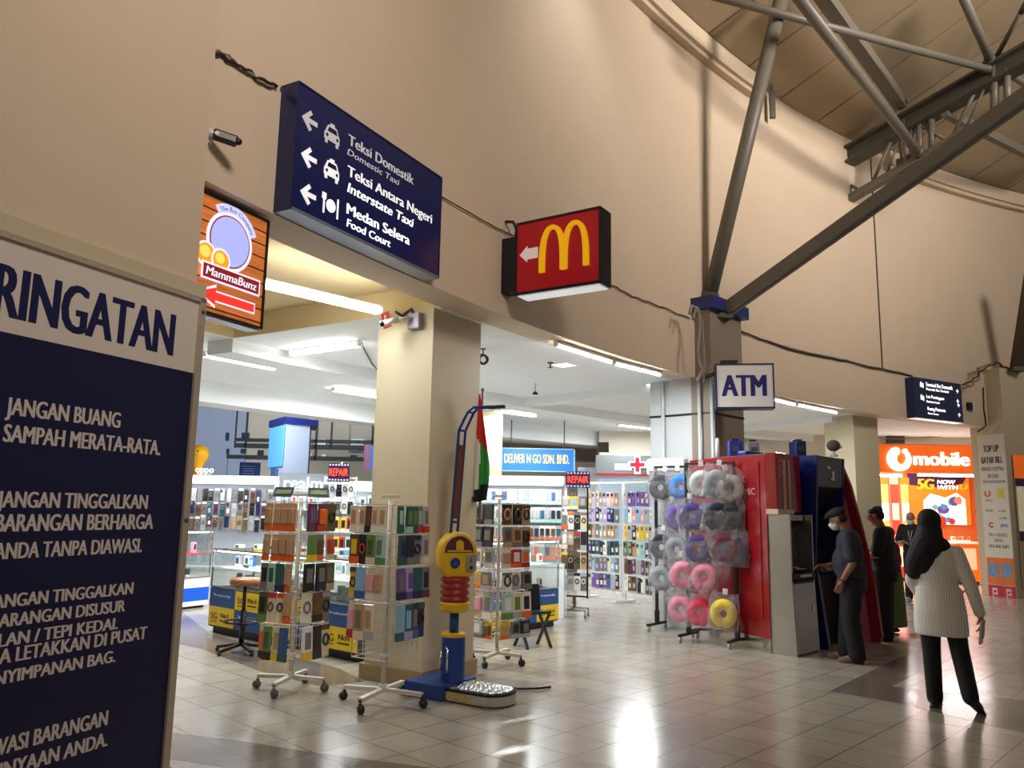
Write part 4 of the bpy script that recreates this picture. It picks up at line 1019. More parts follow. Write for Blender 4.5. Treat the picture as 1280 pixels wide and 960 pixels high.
rk = spinner('white spinner rack on big black casters in front of the yellow pillar', (-1.02, 6.86, 0), radians(57), .38, 1.63, .38, tM, radians(-77), .36, WIREW, mat('black_caster', srgb(34, 28, 26), .5))
fill_spinner('middle spinner rack', rk, .38, tM, faces2, 'accessory_pack', 5)
# dark goods rack right of the weighing machine
tD = [(1.66, .21, [[('box', 'black', 'red', 'grey'), ('box', 'grey', 'black', 'black'), ('box', 'navy', 'grey', 'black')], [('loop', 'brown', 'black', 'tan'), ('loop', 'black', 'brown', 'brown'), ('loop', 'tan', 'brown', 'black')]]),
      (1.43, .21, [[('box', 'olive', 'red', 'grey'), ('box', 'black', 'grey', 'grey'), ('box', 'black', 'navy', 'grey')], [('box', 'grey', 'tan', 'brown'), ('box', 'tan', 'grey', 'brown'), ('loop', 'brown', 'tan', 'black')]]),
      (1.2, .19, [[('box', 'sky', 'teal', 'teal'), ('box', 'cream', 'silver', 'grey'), ('box', 'silver', 'white', 'grey')], [('card', 'white', 'cream', 'tan'), ('box', 'red', 'orange', 'white'), ('box', 'silver', 'red', 'orange')]]),
      (.97, .18, [[('box', 'yellow', 'yellow', 'brown'), ('box', 'yellow', 'orange', 'tan'), ('box', 'grey', 'silver', 'tan')], [('loop', 'white', 'grey', 'black'), ('loop', 'silver', 'white', 'grey'), ('box', 'grey', 'grey', 'black')]]),
      (.76, .26, [[('card', 'cream', 'red', 'green'), ('card', 'white', 'cream', 'pink'), ('box', 'silver', 'white', 'grey')], [('box', 'mint', 'green', 'white'), ('box', 'cream', 'silver', 'green'), ('box', 'white', 'orange', 'black')]]),
      (.47, .17, [[None, ('box', 'silver', 'grey', 'white'), ('card', 'yellow', 'orange', 'brown')], [('card', 'yellow', 'orange', 'tan'), ('box', 'grey', 'silver', 'black'), ('box', 'black', 'silver', 'grey')]])]
rk = spinner('white spinner rack of dark accessory packs right of the weighing machine', (-.11, 8.66, 0), radians(44), .40, 1.68, .30, tD, radians(20), .28, WIREW, mat('black_caster', srgb(34, 28, 26), .5))
fill_spinner('rightmost spinner rack', rk, .40, tD, faces2, 'accessory_pack', 9)

# ------------------------------------------------------------------ LED repair signs
def led_sign(label, M, w, h):
    t = thing('repair_sign', label, 'LED sign', M=M)
    k = B(); k.box((0, 0, -.015), (w, h, .03), None, .004); k.build('panel', mat('led_board', srgb(40, 22, 40), .3, emit=srgb(90, 50, 110), strength=.25), t)
    k = B()
    add_text(k, 'REPAIR', -w * .44, w * .44, -h * .19, h * .40, .002, bold=.006); k.build('lettering', mat('led_red', srgb(255, 70, 30), .4, emit=srgb(255, 60, 24), strength=2.2), t)
    k = B()
    for i in range(7):
        for s in (-1, 1): k.box((-w * .42 + w * .84 * i / 6, s * h * .4, .002), (w * .07, h * .06, .004))
    k.build('dot_border', mat('led_lilac', srgb(200, 190, 255), .4, emit=srgb(190, 180, 255), strength=1.5), t)
    return t
def face_cam(p, yaw=0.0):
    v = Vector((p[0], p[1], 0)); a = atan2(v.x, v.y) + yaw
    return frame_of(p, Vector((cos(a), -sin(a), 0)))

# ------------------------------------------------------------------ black wheeled rack under the repair sign
RR_ = (1.02, 12.55); rzr = radians(-14)
t = thing('gondola_rack', 'black framed wheeled rack under the right red repair sign', 'display rack', (RR_[0], RR_[1], 0), rzr)
wf = .4
k = B()
for x in (-wf / 2, wf / 2): k.box((x, 0, 1.2), (.025, .025, 1.85))
for z in (.3, 2.12): k.box((0, 0, z), (wf, .025, .025))
k.build('frame', BLACKP, t)
k = B()
for i in range(9): k.tube([(-wf / 2 + wf * i / 8, 0, .3), (-wf / 2 + wf * i / 8, 0, 2.1)], .003, 4)
for i in range(24): k.tube([(-wf / 2, 0, .3 + i * .078), (wf / 2, 0, .3 + i * .078)], .003, 4)
k.build('wire_grid', WIREW, t)
k = B(); k.box((0, 0, .2), (.05, .05, .22)); k.bar((-.2, -.16, .11), (.2, -.16, .11), .03, .03); k.bar((-.2, .16, .11), (.2, .16, .11), .03, .03); k.bar((0, -.18, .12), (0, .18, .12), .04, .03); k.build('base_frame', CHROME, t)
for x in (-.19, .19):
    for y in (-.16, .16):
        k = B(); k.tube([(x - .014, y, .04), (x + .014, y, .04)], .04, 14); k.box((x, y, .085), (.02, .03, .05)); k.build('caster', GREYP, t)
M = Matrix.Translation((RR_[0], RR_[1], 0)) @ Matrix.Rotation(rzr, 4, 'Z')
rows = [(1.82, .2, [('card', 'cream', 'white', 'silver')] * 1 + [('box', 'yellow', 'cream', 'sky')] + [('box', 'grey', 'olive', 'silver')]),
        (1.58, .27, [('card', 'white', 'orange', 'grey'), ('loop', 'white', 'orange', 'navy'), ('loop', 'black', 'grey', 'tan'), ('loop', 'cream', 'grey', 'black')]),
        (1.28, .27, [('box', 'silver', 'cream', 'white'), ('box', 'tan', 'brown', 'silver'), ('loop', 'brown', 'red', 'black'), ('box', 'black', 'silver', 'black')]),
        (.97, .26, [('loop', 'olive', 'yellow', 'brown'), ('loop', 'black', 'olive', 'tan'), ('loop', 'olive', 'brown', 'black'), ('loop', 'tan', 'olive', 'black')]),
        (.66, .27, [('loop', 'silver', 'white', 'white'), ('loop', 'silver', 'grey', 'grey'), ('loop', 'white', 'black', 'black'), ('loop', 'grey', 'silver', 'white')])]
tn5 = ['top row', 'second row', 'third row', 'fourth row', 'bottom row']
for ri, (z, h, its) in enumerate(rows):
    for i, it in enumerate(its):
        pack('headphone_pack' if it[0] == 'loop' else 'accessory_pack', '%s pack with %s contents, %s from left, %s of the wheeled black rack' % (it[1], it[3], ORD[i], tn5[ri]), 'accessory pack',
             M @ Matrix.Translation((-wf / 2 + wf * (i + .5) / len(its), -.06 - .012 * (i % 2), z)), *it, wf / len(its) * .92, h, .02, 'packs on the wheeled rack')
ps = PY(722.5, 599.5, 12.4); led_sign('red REPAIR light sign above the wheeled rack, right one of two', face_cam(ps, .15), .37, .25)
ps = PY(423.5, 590.5, 10.84); led_sign('red REPAIR light sign left of the yellow pillar, left one of two', face_cam(ps, .25), .29, .25)

# ------------------------------------------------------------------ white grid walls of phone cases
def grid_wall(label, a, b, z0, z1):
    a = Vector(a); b = Vector(b); d = b - a; L = d.length; rz = atan2(d.y, d.x)
    t = thing('grid_wall', label, 'display grid', (a + b) / 2, rz)
    k = B()
    for x in (-L / 2, L / 2): k.box((x, 0, (z0 + z1) / 2), (.05, .04, z1 - z0))
    for z in (z0 + .1, z1 - .02): k.box((0, 0, z), (L, .035, .04))
    k.build('frame', WHITEP, t)
    k = B(); n = int(L / .06)
    for i in range(1, n): k.tube([(-L / 2 + L * i / n, 0, z0 + .1), (-L / 2 + L * i / n, 0, z1)], .003, 4)
    n = int((z1 - z0) / .08)
    for i in range(2, n): k.tube([(-L / 2, 0, z0 + i * (z1 - z0) / n), (L / 2, 0, z0 + i * (z1 - z0) / n)], .003, 4)
    k.build('wire_grid', WIREW, t)
    for x in (-L / 2, L / 2):
        k = B(); k.box((x, 0, .03), (.06, .5, .03), None, .006); k.box((x, 0, z0 / 2 + .04), (.04, .04, z0 + .02)); k.build('foot', WHITEP, t)
    return t, Matrix.Translation((a + b) / 2) @ Matrix.Rotation(rz, 4, 'Z'), L
gp = [Vector((1.50, 15.2, 0)), Vector((2.06, 14.55, 0)), Vector((2.08, 14.52, 0)), Vector((2.68, 13.62, 0))]
pal = [['pink', 'tan', 'cream', 'silver', 'lilac'], ['silver', 'grey', 'navy', 'lilac', 'white'], ['navy', 'olive', 'silver', 'tan', 'grey'], ['black', 'navy', 'grey', 'white', 'teal'], ['sky', 'cream', 'navy', 'tan', 'grey'], ['navy', 'purple', 'black', 'silver', 'blue']]
pal2 = [['lilac', 'purple', 'silver', 'purple'], ['white', 'sky', 'silver', 'pink'], ['yellow', 'navy', 'silver', 'yellow'], ['brown', 'navy', 'green', 'mint', 'tan'], ['plum', 'navy', 'silver', 'brown'], ['black', 'navy', 'white', 'brown']]
rnd = random.Random(21)
rown = ['top row', 'second row', 'third row', 'fourth row', 'fifth row', 'sixth row']
for gi, (gl, a, b, pl_) in enumerate((('left grid wall', gp[0], gp[1], pal), ('right grid wall', gp[2], gp[3], pal2))):
    t, M, L = grid_wall('white wire %s of phone cases behind the wheeled rack' % gl, a, b, .1, 2.14)
    for ri in range(6):
        z = 1.95 - ri * .295
        n = 8 if gi == 0 else 9
        for i in range(n):
            c1 = rnd.choice(pl_[ri]); c2 = rnd.choice(['white', 'silver', c1, 'cream', 'lilac']); c3 = rnd.choice(['black', 'grey', 'silver'])
            pack('phone_case', '%s phone case, %s from left, %s of the %s' % (c1, ORD[i], rown[ri], gl), 'phone case', M @ Matrix.Translation((-L / 2 + .05 + (L - .1) * (i + .5) / n, -.05 - rnd.uniform(0, .02), z + rnd.uniform(-.01, .01))) @ Matrix.Rotation(rnd.uniform(-.2, .2), 4, 'Z'), 'case', c1, c2, c3, .10, .255, .014, 'phone cases on the white grid walls')

# ------------------------------------------------------------------ neck pillow racks
def pillow_rack(label, a, b, h, m=BLACKP):
    a = Vector(a); b = Vector(b); d = b - a; L = d.length; rz = atan2(d.y, d.x)
    t = thing('pillow_rack', label, 'clothes rack', (a + b) / 2, rz)
    for x in (-L / 2, L / 2):
        k = B(); k.box((x, 0, h / 2 + .05), (.035, .035, h - .1)); p = k.build('post', m, t)
        k = B(); k.box((x, 0, .085), (.04, .52, .035), None, .006); k.bar((x, 0, .26), (x, 0, .1), .05, .05); k.build('foot', m, t)
        for y in (-.23, .23):
            k = B(); k.tube([(x - .012, y, .035), (x + .012, y, .035)], .035, 12); k.box((x, y, .07), (.03, .03, .03)); k.build('caster', mat('clear_caster', srgb(190, 190, 188), .3), t)
    k = B(); k.box((0, 0, h - .012), (L + .035, .03, .03)); k.build('top_bar', m, t)
    for z in (1.83, 1.41, 1.0, .60):
        k = B(); k.tube([(-L / 2, -.0, z), (L / 2, 0, z)], .009, 6); k.build('rail', m, t)
    return t, Matrix.Translation((a + b) / 2) @ Matrix.Rotation(rz, 4, 'Z'), L
t, M1, L1 = pillow_rack('black rack of bagged neck pillows in front of the red cabinet', (2.30, 10.42, 0), (2.80, 10.0, 0), 2.24)
t, M0, L0 = pillow_rack('black rack of neck pillows partly behind the nearer pillow rack', (2.06, 11.3, 0), (2.56, 10.88, 0), 2.24)
FLUFF = {}
def fluff(c):
    if c not in FLUFF: FLUFF[c] = mat('plush_' + c, {'pink': srgb(240, 150, 170), 'hotpink': srgb(240, 64, 108), 'yellow': srgb(246, 216, 70), 'blue': srgb(60, 130, 205), 'grey': srgb(150, 156, 160), 'darkgrey': srgb(66, 66, 70), 'purple': srgb(112, 84, 160), 'dkpurple': srgb(76, 56, 120), 'navy': srgb(30, 34, 58), 'maroon': srgb(112, 40, 62), 'white': srgb(214, 216, 210)}[c], .9, vary=.12, vscale=30, bump=.4, bscale=90)
    return FLUFF[c]
CRINK = POLY
_pil = {}
def pillow_meshes(c, seed):
    key = (c, seed % 3)
    if key in _pil: return _pil[key]
    k = B(); R = Matrix.Rotation(pi / 2, 3, 'X')
    k.torus((0, 0, 0), .083, .052, R, 26, 12, radians(-68), radians(248), 1.08)
    for a in (-68, 248): k.ell((.083 * cos(radians(a)), 0, .083 * 1.08 * sin(radians(a))), .054)
    body = k.mesh('pillow_body', fluff(c)); 
    for p in body.polygons: p.use_smooth = True
    k = B(); rr = random.Random(seed % 3 + 5)
    pts = 18; rows_ = 9; vs = []; fs = []
    for j in range(rows_ + 1):
        v = j / rows_; z = -.16 + .36 * v
        th = .068 * sin(pi * min(1, v * 1.15 + .08)) ** .5 if v < .88 else .012
        wd = .15 * (1 if v < .8 else 1 - (v - .8) * 1.0)
        for i in range(pts):
            a = 2 * pi * i / pts; n_ = rr.uniform(-.012, .012)
            ca, sa = cos(a), sin(a)
            vs.append(((wd + n_) * (abs(ca) ** .5) * (1 if ca > 0 else -1), (th + n_ * .8) * (abs(sa) ** .7) * (1 if sa > 0 else -1), z + n_ * .6))
    for j in range(rows_):
        for i in range(pts): fs.append((j * pts + i, j * pts + (i + 1) % pts, (j + 1) * pts + (i + 1) % pts, (j + 1) * pts + i))
    k.add(vs, fs); bag = k.mesh('pillow_bag', CRINK)
    k = B(); k.box((0, 0, .215), (.05, .006, .06), None, .004); tab = k.mesh('pillow_tag', WHITEP)
    _pil[key] = (body, bag, tab); return _pil[key]
def pillow(label, M, c, seed, cname):
    b_, g_, t_ = pillow_meshes(c, seed)
    o = bpy.data.objects.new('neck_pillow', b_); COL.objects.link(o); o.matrix_world = M; tag(o, label, 'neck pillow', 'bagged neck pillows on the black racks')
    for nm, me in (('plastic_bag', g_), ('hang_tag', t_)):
        c_ = bpy.data.objects.new(nm, me); COL.objects.link(c_); c_.parent = o
    return o
def crop6(x, y): return 810 + x * .2815, 560 + y * .2815
pl_list = [(240, 160, 'white', 'pale grey neck pillow, leftmost of the top row on the front rack'), (305, 158, 'grey', 'grey neck pillow, middle of the top row on the front rack'), (366, 178, 'white', 'pale grey neck pillow, rightmost of the top row on the front rack'),
           (195, 305, 'dkpurple', 'dark purple neck pillow, leftmost of the second row on the front rack'), (248, 305, 'purple', 'purple neck pillow with shiny bag, second row on the front rack'), (308, 305, 'navy', 'navy neck pillow, third in the second row on the front rack'), (362, 308, 'darkgrey', 'dark grey neck pillow, rightmost of the second row on the front rack'),
           (222, 448, 'dkpurple', 'dark violet neck pillow, leftmost of the third row on the front rack'), (288, 450, 'maroon', 'maroon neck pillow, second in the third row on the front rack'), (340, 445, 'maroon', 'maroon neck pillow, third in the third row on the front rack'), (382, 455, 'dkpurple', 'dark violet neck pillow, rightmost of the third row on the front rack'),
           (252, 575, 'pink', 'open pink ring neck pillow alone in the fourth row of the front rack'),
           (232, 730, 'hotpink', 'bright hot pink neck pillow in the bottom row beside the yellow one'), (335, 735, 'yellow', 'yellow neck pillow at the right of the bottom row')]
nb = Vector((-sin(atan2(-.42, .5)), cos(atan2(-.42, .5)), 0)) * -1
def on_rack(x, y, M, off):
    px = crop6(x, y); n = M.to_3x3() @ Vector((0, 1, 0)); o = M @ Vector((0, -off, 0)); d = ray(*px)
    return EYEV + d * ((o - EYEV).dot(n) / d.dot(n))
rzp = atan2(-.42, .5)
for i, (x, y, c, lb) in enumerate(pl_list):
    p = on_rack(x, y, M1, .10 + .07 * (i % 2)); r_ = random.Random(i)
    pillow(lb, Matrix.Translation(p) @ Matrix.Rotation(rzp + r_.uniform(.2, .6), 4, 'Z') @ Matrix.Rotation(r_.uniform(-.15, .15), 4, 'X') @ Matrix.Rotation(r_.uniform(-.3, .3), 4, 'Y') @ Matrix.Scale(1.22, 4), c, i, c)
for i, (x, y, c, lb) in enumerate([(56, 175, 'darkgrey', 'dark grey neck pillow at the top left of the rear rack'), (146, 175, 'blue', 'bright blue neck pillow in the top row of the rear rack'), (132, 310, 'purple', 'light purple neck pillow in the second row of the rear rack'), (60, 440, 'navy', 'navy neck pillow at the left of the third row of the rear rack'), (128, 450, 'grey', 'grey neck pillow in the third row of the rear rack'), (62, 578, 'grey', 'grey neck pillow at the left of the fourth row of the rear rack'), (155, 565, 'pink', 'pink neck pillow in the fourth row, half hidden behind the open ring'), (148, 715, 'pink', 'pink neck pillow at the left of the bottom row')]):
    r_ = random.Random(40 + i); p = on_rack(x, y, M0 if i not in (6, 7) else M1, .10 if i not in (6, 7) else .12 + .0)
    pillow(lb, Matrix.Translation(p) @ Matrix.Rotation(rzp + r_.uniform(.2, .6), 4, 'Z') @ Matrix.Rotation(r_.uniform(-.3, .3), 4, 'Y') @ Matrix.Scale(1.22, 4), c, i + 1, c)
# ------------------------------------------------------------------ counters of the phone stalls
SBLUE = mat('stall_blue', srgb(36, 84, 150), .35); SYEL = mat('stall_yellow', srgb(246, 208, 20), .35); SINK = mat('stall_ink', srgb(40, 40, 30), .4)
SWHITE = mat('stall_white', srgb(236, 240, 242), .35)
CASE_L = mat('case_lamp', (1, 1, 1), .4, emit=(.96, .99, 1.0), strength=7)
def counter(label, a, b, depth, hb, hg, scheme, cols, lamp=9):
    a = Vector(a); b = Vector(b); d = b - a; L = d.length; rz = atan2(d.y, d.x)
    t = thing('display_counter', label, 'counter', (a + b) / 2, rz)
    k = B(); k.box2((-L / 2 + .03, .05, 0), (L / 2 - .03, depth - .03, .09)); k.build('plinth', BLACKP, t)
    k = B(); k.box2((-L / 2, .0, .08), (L / 2, depth, hb)); k.build('cabinet', SWHITE if scheme == 'blue' else mat('stall_dark', srgb(52, 50, 54), .4), t)
    zt = hb - (.0 if scheme == 'blue' else .0)
    if scheme == 'check':
        w = L / cols; mid = (.10 + hb) / 2 + .0
        for i in range(cols):
            for j, (z0, z1) in enumerate(((.10, mid), (mid, hb - .01))):
                yel = (i + j) % 2 == 0
                x0 = -L / 2 + i * w; k = B(); k.cur = 0; k.box2((x0 + .002, -.012, z0), (x0 + w - .002, 0, z1)); k.cur = 1
                Mt = Matrix.Translation((0, -.0125, 0)) @ Matrix.Rotation(pi / 2, 4, 'X')
                if yel:
                    add_text(k, '5G', x0 + w * .10, x0 + w * .36, z0 + (z1 - z0) * .34, (z1 - z0) * .32, .001, bold=.015, M=Mt); add_text(k, 'No1', x0 + w * .48, x0 + w * .80, z0 + (z1 - z0) * .46, (z1 - z0) * .24, .001, bold=.03, M=Mt)
                    k.box((x0 + w * .64, -.0135, z0 + (z1 - z0) * .30), (w * .34, .002, (z1 - z0) * .07)); k.box((x0 + w * .23, -.0135, z0 + (z1 - z0) * .22), (w * .24, .002, (z1 - z0) * .04))
                else:
                    add_text(k, 'celcomdigi', x0 + w * .30, x0 + w * .82, z0 + (z1 - z0) * .58, (z1 - z0) * .13, .001, bold=.02, M=Mt)
                    k.prism([(x0 + w * .14, z0 + (z1 - z0) * .74), (x0 + w * .22, z0 + (z1 - z0) * .6), (x0 + w * .29, z0 + (z1 - z0) * .66), (x0 + w * .22, z0 + (z1 - z0) * .68)], .0005, .002, Mt)
                k.build('yellow_panel' if yel else 'blue_panel', [SYEL if yel else SBLUE, SINK if yel else SWHITE], t)
    else:
        k = B(); k.box2((-L / 2, -.01, .11), (L / 2, 0, hb * .68)); k.build('blue_panel', mat('stall_strong_blue', srgb(10, 88, 206), .35), t)
        k = B(); k.box2((-L / 2, -.014, .04), (L / 2, 0, .11)); k.build('kick_strip', SWHITE, t)
    k = B(); g = .006
    k.box2((-L / 2, 0, hb), (L / 2, g, hg)); k.box2((-L / 2, depth - g, hb), (L / 2, depth, hg)); k.box2((-L / 2, g, hb), (-L / 2 + g, depth - g, hg)); k.box2((L / 2 - g, g, hb), (L / 2, depth - g, hg)); k.box2((-L / 2, 0, hg), (L / 2, depth, hg + g))
    k.build('glass_case', GLASS, t)
    k = B()
    for x in (-L / 2, 0, L / 2):
        for y in (0, depth): k.box((x, y, (hb + hg) / 2), (.018, .018, hg - hb))
    for y in (0, depth): k.box((0, y, hg), (L, .02, .02)); k.box((0, y, hb + .01), (L, .02, .02))
    k.build('case_frame', CHROME, t)
    zs = hb + (hg - hb) * .5
    k = B(); k.box2((-L / 2 + .02, .08, zs - .006), (L / 2 - .02, depth - .04, zs + .006)); k.build('shelf', SWHITE if scheme != 'blue' else mat('stall_red_shelf', srgb(224, 40, 50), .4), t)
    k = B(); k.box2((-L / 2 + .04, .02, hg - .03), (L / 2 - .04, .045, hg - .008)); k.build('case_lamp', CASE_L, t)
    dd = bpy.data.lights.new('case_light', 'AREA'); dd.shape = 'RECTANGLE'; dd.size = L * .9; dd.size_y = .05; dd.energy = lamp; dd.color = (.96, .99, 1)
    o = bpy.data.objects.new('case_light', dd); COL.objects.link(o); o.parent = t; o.location = (0, .06, hg - .035); o.rotation_euler = (radians(25), 0, 0)
    return t, Matrix.Translation((a + b) / 2) @ Matrix.Rotation(rz, 4, 'Z'), L, zs
def boxes_in(M, L, depth, zs, n, where, seed, size=(.09, .05, .15), cols=('white', 'silver', 'blue', 'navy', 'cream', 'mint'), name='phone_box', yfrac=.45):
    r_ = random.Random(seed)
    for i in range(n):
        c1, c2, c3 = r_.choice(cols), r_.choice(cols), r_.choice(('navy', 'sky', 'black', 'red', 'teal'))
        w, d, h = [s * r_.uniform(.8, 1.15) for s in size]
        pack(name, '%s boxed gadget, %s from left, %s' % (c1, ORD[i], where), 'box', M @ Matrix.Translation((-L / 2 + .07 + (L - .14) * (i + .5) / n, depth * yfrac + r_.uniform(-.04, .04), zs + h + .001)) @ Matrix.Rotation(r_.uniform(-.2, .2), 4, 'Z'), 'box', c1, c2, c3, w, h, d, 'boxed gadgets ' + where, False)
t, Mk, Lk, zs = counter('blue and yellow checked stall counter with lit glass case, beside the bar stool', (-3.79, 10.41, 0), (-1.56, 8.56, 0), .6, .56, 1.03, 'check', 5)
boxes_in(Mk, Lk, .6, zs + .007, 14, 'on the shelf of the long checked counter', 1)
boxes_in(Mk, Lk, .6, .562, 12, 'on the floor of the long checked counter case', 2, cols=('silver', 'white', 'sky', 'cream'))
boxes_in(Mk, Lk, .6, 1.037, 8, 'on top of the long checked counter', 12, size=(.12, .1, .07), cols=('mint', 'cream', 'green', 'white', 'sky', 'yellow'))
t, Mb, Lb, zs = counter('strong blue stall counter with red-shelved glass case at far left', (-5.75, 11.1, 0), (-4.74, 12.9, 0), .6, .46, 1.18, 'blue', 4)
boxes_in(Mb, Lb, .6, zs + .007, 9, 'on the red shelf of the blue counter', 3, cols=('red', 'white', 'pink', 'silver'))
boxes_in(Mb, Lb, .6, .462, 7, 'on the floor of the blue counter case', 4, cols=('black', 'grey', 'navy', 'white'))
t, Mq, Lq, zs = counter('small blue and yellow checked counter with glass case under the right repair sign', (-.25, 10.35, 0), (.70, 11.47, 0), .55, .52, 1.18, 'check', 3, 7)
boxes_in(Mq, Lq, .55, zs + .007, 6, 'on the shelf of the small checked counter', 5)
boxes_in(Mq, Lq, .55, .522, 6, 'on the floor of the small checked counter case', 6, cols=('red', 'white', 'sky', 'silver'))

# ------------------------------------------------------------------ back displays of the stalls
GLOW = mat('backlit_white', (1, 1, 1), .5, emit=(.97, .99, 1.0), strength=1.1)
HEADL = mat('header_light', (1, 1, 1), .5, emit=(.97, .99, 1.0), strength=3.0)
def wall_display(label, x0, x1, Y, ztop, zbot, glow=True, power=14, yaw=0.0):
    a = Vector((PY(x0, 640, Y).x, Y, 0)); b = Vector((PY(x1, 640, Y).x, Y + yaw, 0)); d = b - a; L = d.length; rz = atan2(d.y, d.x)
    t = thing('wall_display', label, 'display wall', (a + b) / 2, rz)
    k = B(); k.box2((-L / 2, .02, .05), (L / 2, .07, ztop)); k.build('back_panel', mat('display_back', srgb(168, 174, 184), .5), t)
    k = B(); k.box2((-L / 2, -.3, ztop - .13), (L / 2, .1, ztop), .008); k.build('header_box', SWHITE, t)
    k = B(); k.box2((-L / 2 + .03, -.315, ztop - .115), (L / 2 - .03, -.30, ztop - .02)); k.box2((-L / 2 + .03, -.28, ztop - .145), (L / 2 - .03, -.2, ztop - .13)); k.build('header_lamp', HEADL, t)
    for x in (-L / 2, L / 2):
        k = B(); k.box2((x - .02, -.02, 0), (x + .02, .08, ztop)); k.build('upright', SWHITE, t)
    k = B(); k.box2((-L / 2, -.3, zbot - .5), (L / 2, .02, zbot - .46)); k.box2((-L / 2, -.28, 0), (L / 2, .02, zbot - .5)); k.build('base_cabinet', SWHITE, t)
    dd = bpy.data.lights.new('display_light', 'AREA'); dd.shape = 'RECTANGLE'; dd.size = L * .95; dd.size_y = .08; dd.energy = power; dd.color = (.97, .99, 1)
    o = bpy.data.objects.new('display_light', dd); COL.objects.link(o); o.parent = t; o.location = (0, -.33, ztop - .2); o.rotation_euler = (radians(18), 0, 0)
    return t, Matrix.Translation((a + b) / 2) @ Matrix.Rotation(rz, 4, 'Z'), L
def straps(M, L, rows, n, where, seed, cols):
    r_ = random.Random(seed)
    for j, z in enumerate(rows):
        for i in range(n):
            c = r_.choice(cols); h = r_.uniform(.2, .27)
            pack('watch_strap', '%s watch strap, %s from left, %s of %s' % (c, ORD[i], ['top row', 'second row', 'third row'][j], where), 'watch strap', M @ Matrix.Translation((-L / 2 + .06 + (L - .12) * (i + .5) / n, -.04 - r_.uniform(0, .05), z + r_.uniform(-.02, .02))) @ Matrix.Rotation(r_.uniform(-.3, .3), 4, 'Z'),
                 r_.choice(('loop', 'case', 'loop')), c, r_.choice(('white', 'silver', c)), r_.choice(('black', 'grey', c)), .082, h, .02, 'watch straps on the left stall wall', False)
t, M, L = wall_display('bright white stall wall hung with watch straps at far left', 190, 346, 14.2, 2.10, 1.0, power=9)
straps(M, L, (1.88, 1.64, 1.40), 20, 'the left stall wall', 8, ('silver', 'grey', 'black', 'black', 'tan', 'navy', 'grey', 'olive', 'plum', 'silver', 'brown', 'teal'))
o = thing('stall_lettering', 'glowing white oppo letters on top of the left stall wall', 'sign', M=face_cam(PY(256, 587, 14.0)))
k = B(); add_text(k, 'oppo', -.15, .15, -.05, .11, 0, bold=.014); k.build('letters', mat('letters_soft_white', (1, 1, 1), .4, emit=(1, 1, 1), strength=1.3), o); k = B(); k.box((0, -.07, -.02), (.24, .015, .015)); k.build('mount_rail', SWHITE, o)
o = thing('balloon_standee', 'orange-yellow round-headed balloon figure standing on the left stall wall', 'balloon', PY(246, 597, 14.2))
k = B(); k.lathe([(.001, 0), (.07, 0), (.075, .03), (.085, .2), (.12, .28), (.165, .34), (.18, .42), (.165, .5), (.11, .56), (.001, .585)], 20); k.build('balloon_body', mat('balloon_yellow', srgb(246, 178, 24), .3), o)
k = B()
for x in (-.06, .05): k.ell((x, -.165, .46), .016)
k.box((0, -.17, .39), (.07, .012, .012)); k.build('printed_face', mat('balloon_ink', srgb(150, 90, 20), .5), o)
# realme section
t, M, L = wall_display('bright white shelf wall between the left stall and the yellow pillar', 348, 476, 12.4, 1.98, 1.2, power=9)
for j, z in enumerate((1.55, 1.25)):
    k = B(); k.box2((-L / 2, -.2, z - .015), (L / 2, .02, z)); k.build('shelf', SWHITE, t)
for j, z in enumerate((1.55, 1.25)):
    boxes_in(M @ Matrix.Translation((0, -.22, 0)), L, .3, z + .001, 11, ['on the upper shelf of the middle stall wall', 'on the lower shelf of the middle stall wall'][j], 30 + j, (.09, .05, .19), ('white', 'silver', 'white', 'sky', 'mint'))
Ml = face_cam(PY(380, 605, 11.95))
o = thing('stall_lettering', 'glowing white realme letters above the leftmost spinner rack', 'sign', M=Ml)
k = B(); k.box2((-.36, -.12, -.05), (.5, .16, -.03)); k.build('board', mat('lettering_board', srgb(120, 128, 134), .5), o)
k = B(); add_text(k, 'realme', -.29, .40, -.07, .17, 0, bold=.008); k.build('letters', mat('letters_white', (1, 1, 1), .4, emit=(1, 1, 1), strength=2.5), o); k = B(); k.box((0, -.1, -.02), (.5, .02, .02)); k.build('mount_rail', SWHITE, o)
# small tangle rack below the left repair sign
p = PY(424, 640, 10.9)
t = thing('mesh_rack', 'narrow white mesh rack of dangling earphones under the left repair sign', 'display rack', (p.x, 10.9, 0), radians(-8))
k = B()
for x in (-.22, .22): k.box((x, 0, 1.0), (.025, .025, 2.0))
k.box((0, 0, 1.98), (.44, .025, .025)); k.box((0, 0, .04), (.44, .3, .03)); k.build('frame', WHITEP, t)
k = B()
for i in range(9): k.tube([(-.22 + .055 * i, 0, .1), (-.22 + .055 * i, 0, 1.97)], .003, 4)
for i in range(24): k.tube([(-.22, 0, .1 + .08 * i), (.22, 0, .1 + .08 * i)], .003, 4)
k.build('wire_grid', WIREW, t)
Mm = Matrix.Translation((p.x, 10.9, 0)) @ Matrix.Rotation(radians(-8), 4, 'Z'); r_ = random.Random(4)
k = B(); k.tube([(0, .03, 1.98), (0, .03, 2.2)], .012, 6); k.build('sign_post', WHITEP, t)
for j, z in enumerate((1.93, 1.7, 1.45, 1.2)):
    for i in range(5):
        c = r_.choice(('black', 'grey', 'white', 'silver', 'black') if j < 2 else ('mint', 'white', 'yellow', 'silver', 'red'))
        pack('earphone_pack', '%s earphone pack, %s from left, %s of the mesh rack' % (c, ORD[i], tn5[j]), 'earphone pack', Mm @ Matrix.Translation((-.18 + .09 * i, -.05 - r_.uniform(0, .03), z)), 'loop' if j < 2 else 'box', c, 'white', 'black', .08, .2, .02, 'earphone packs on the mesh rack', False)
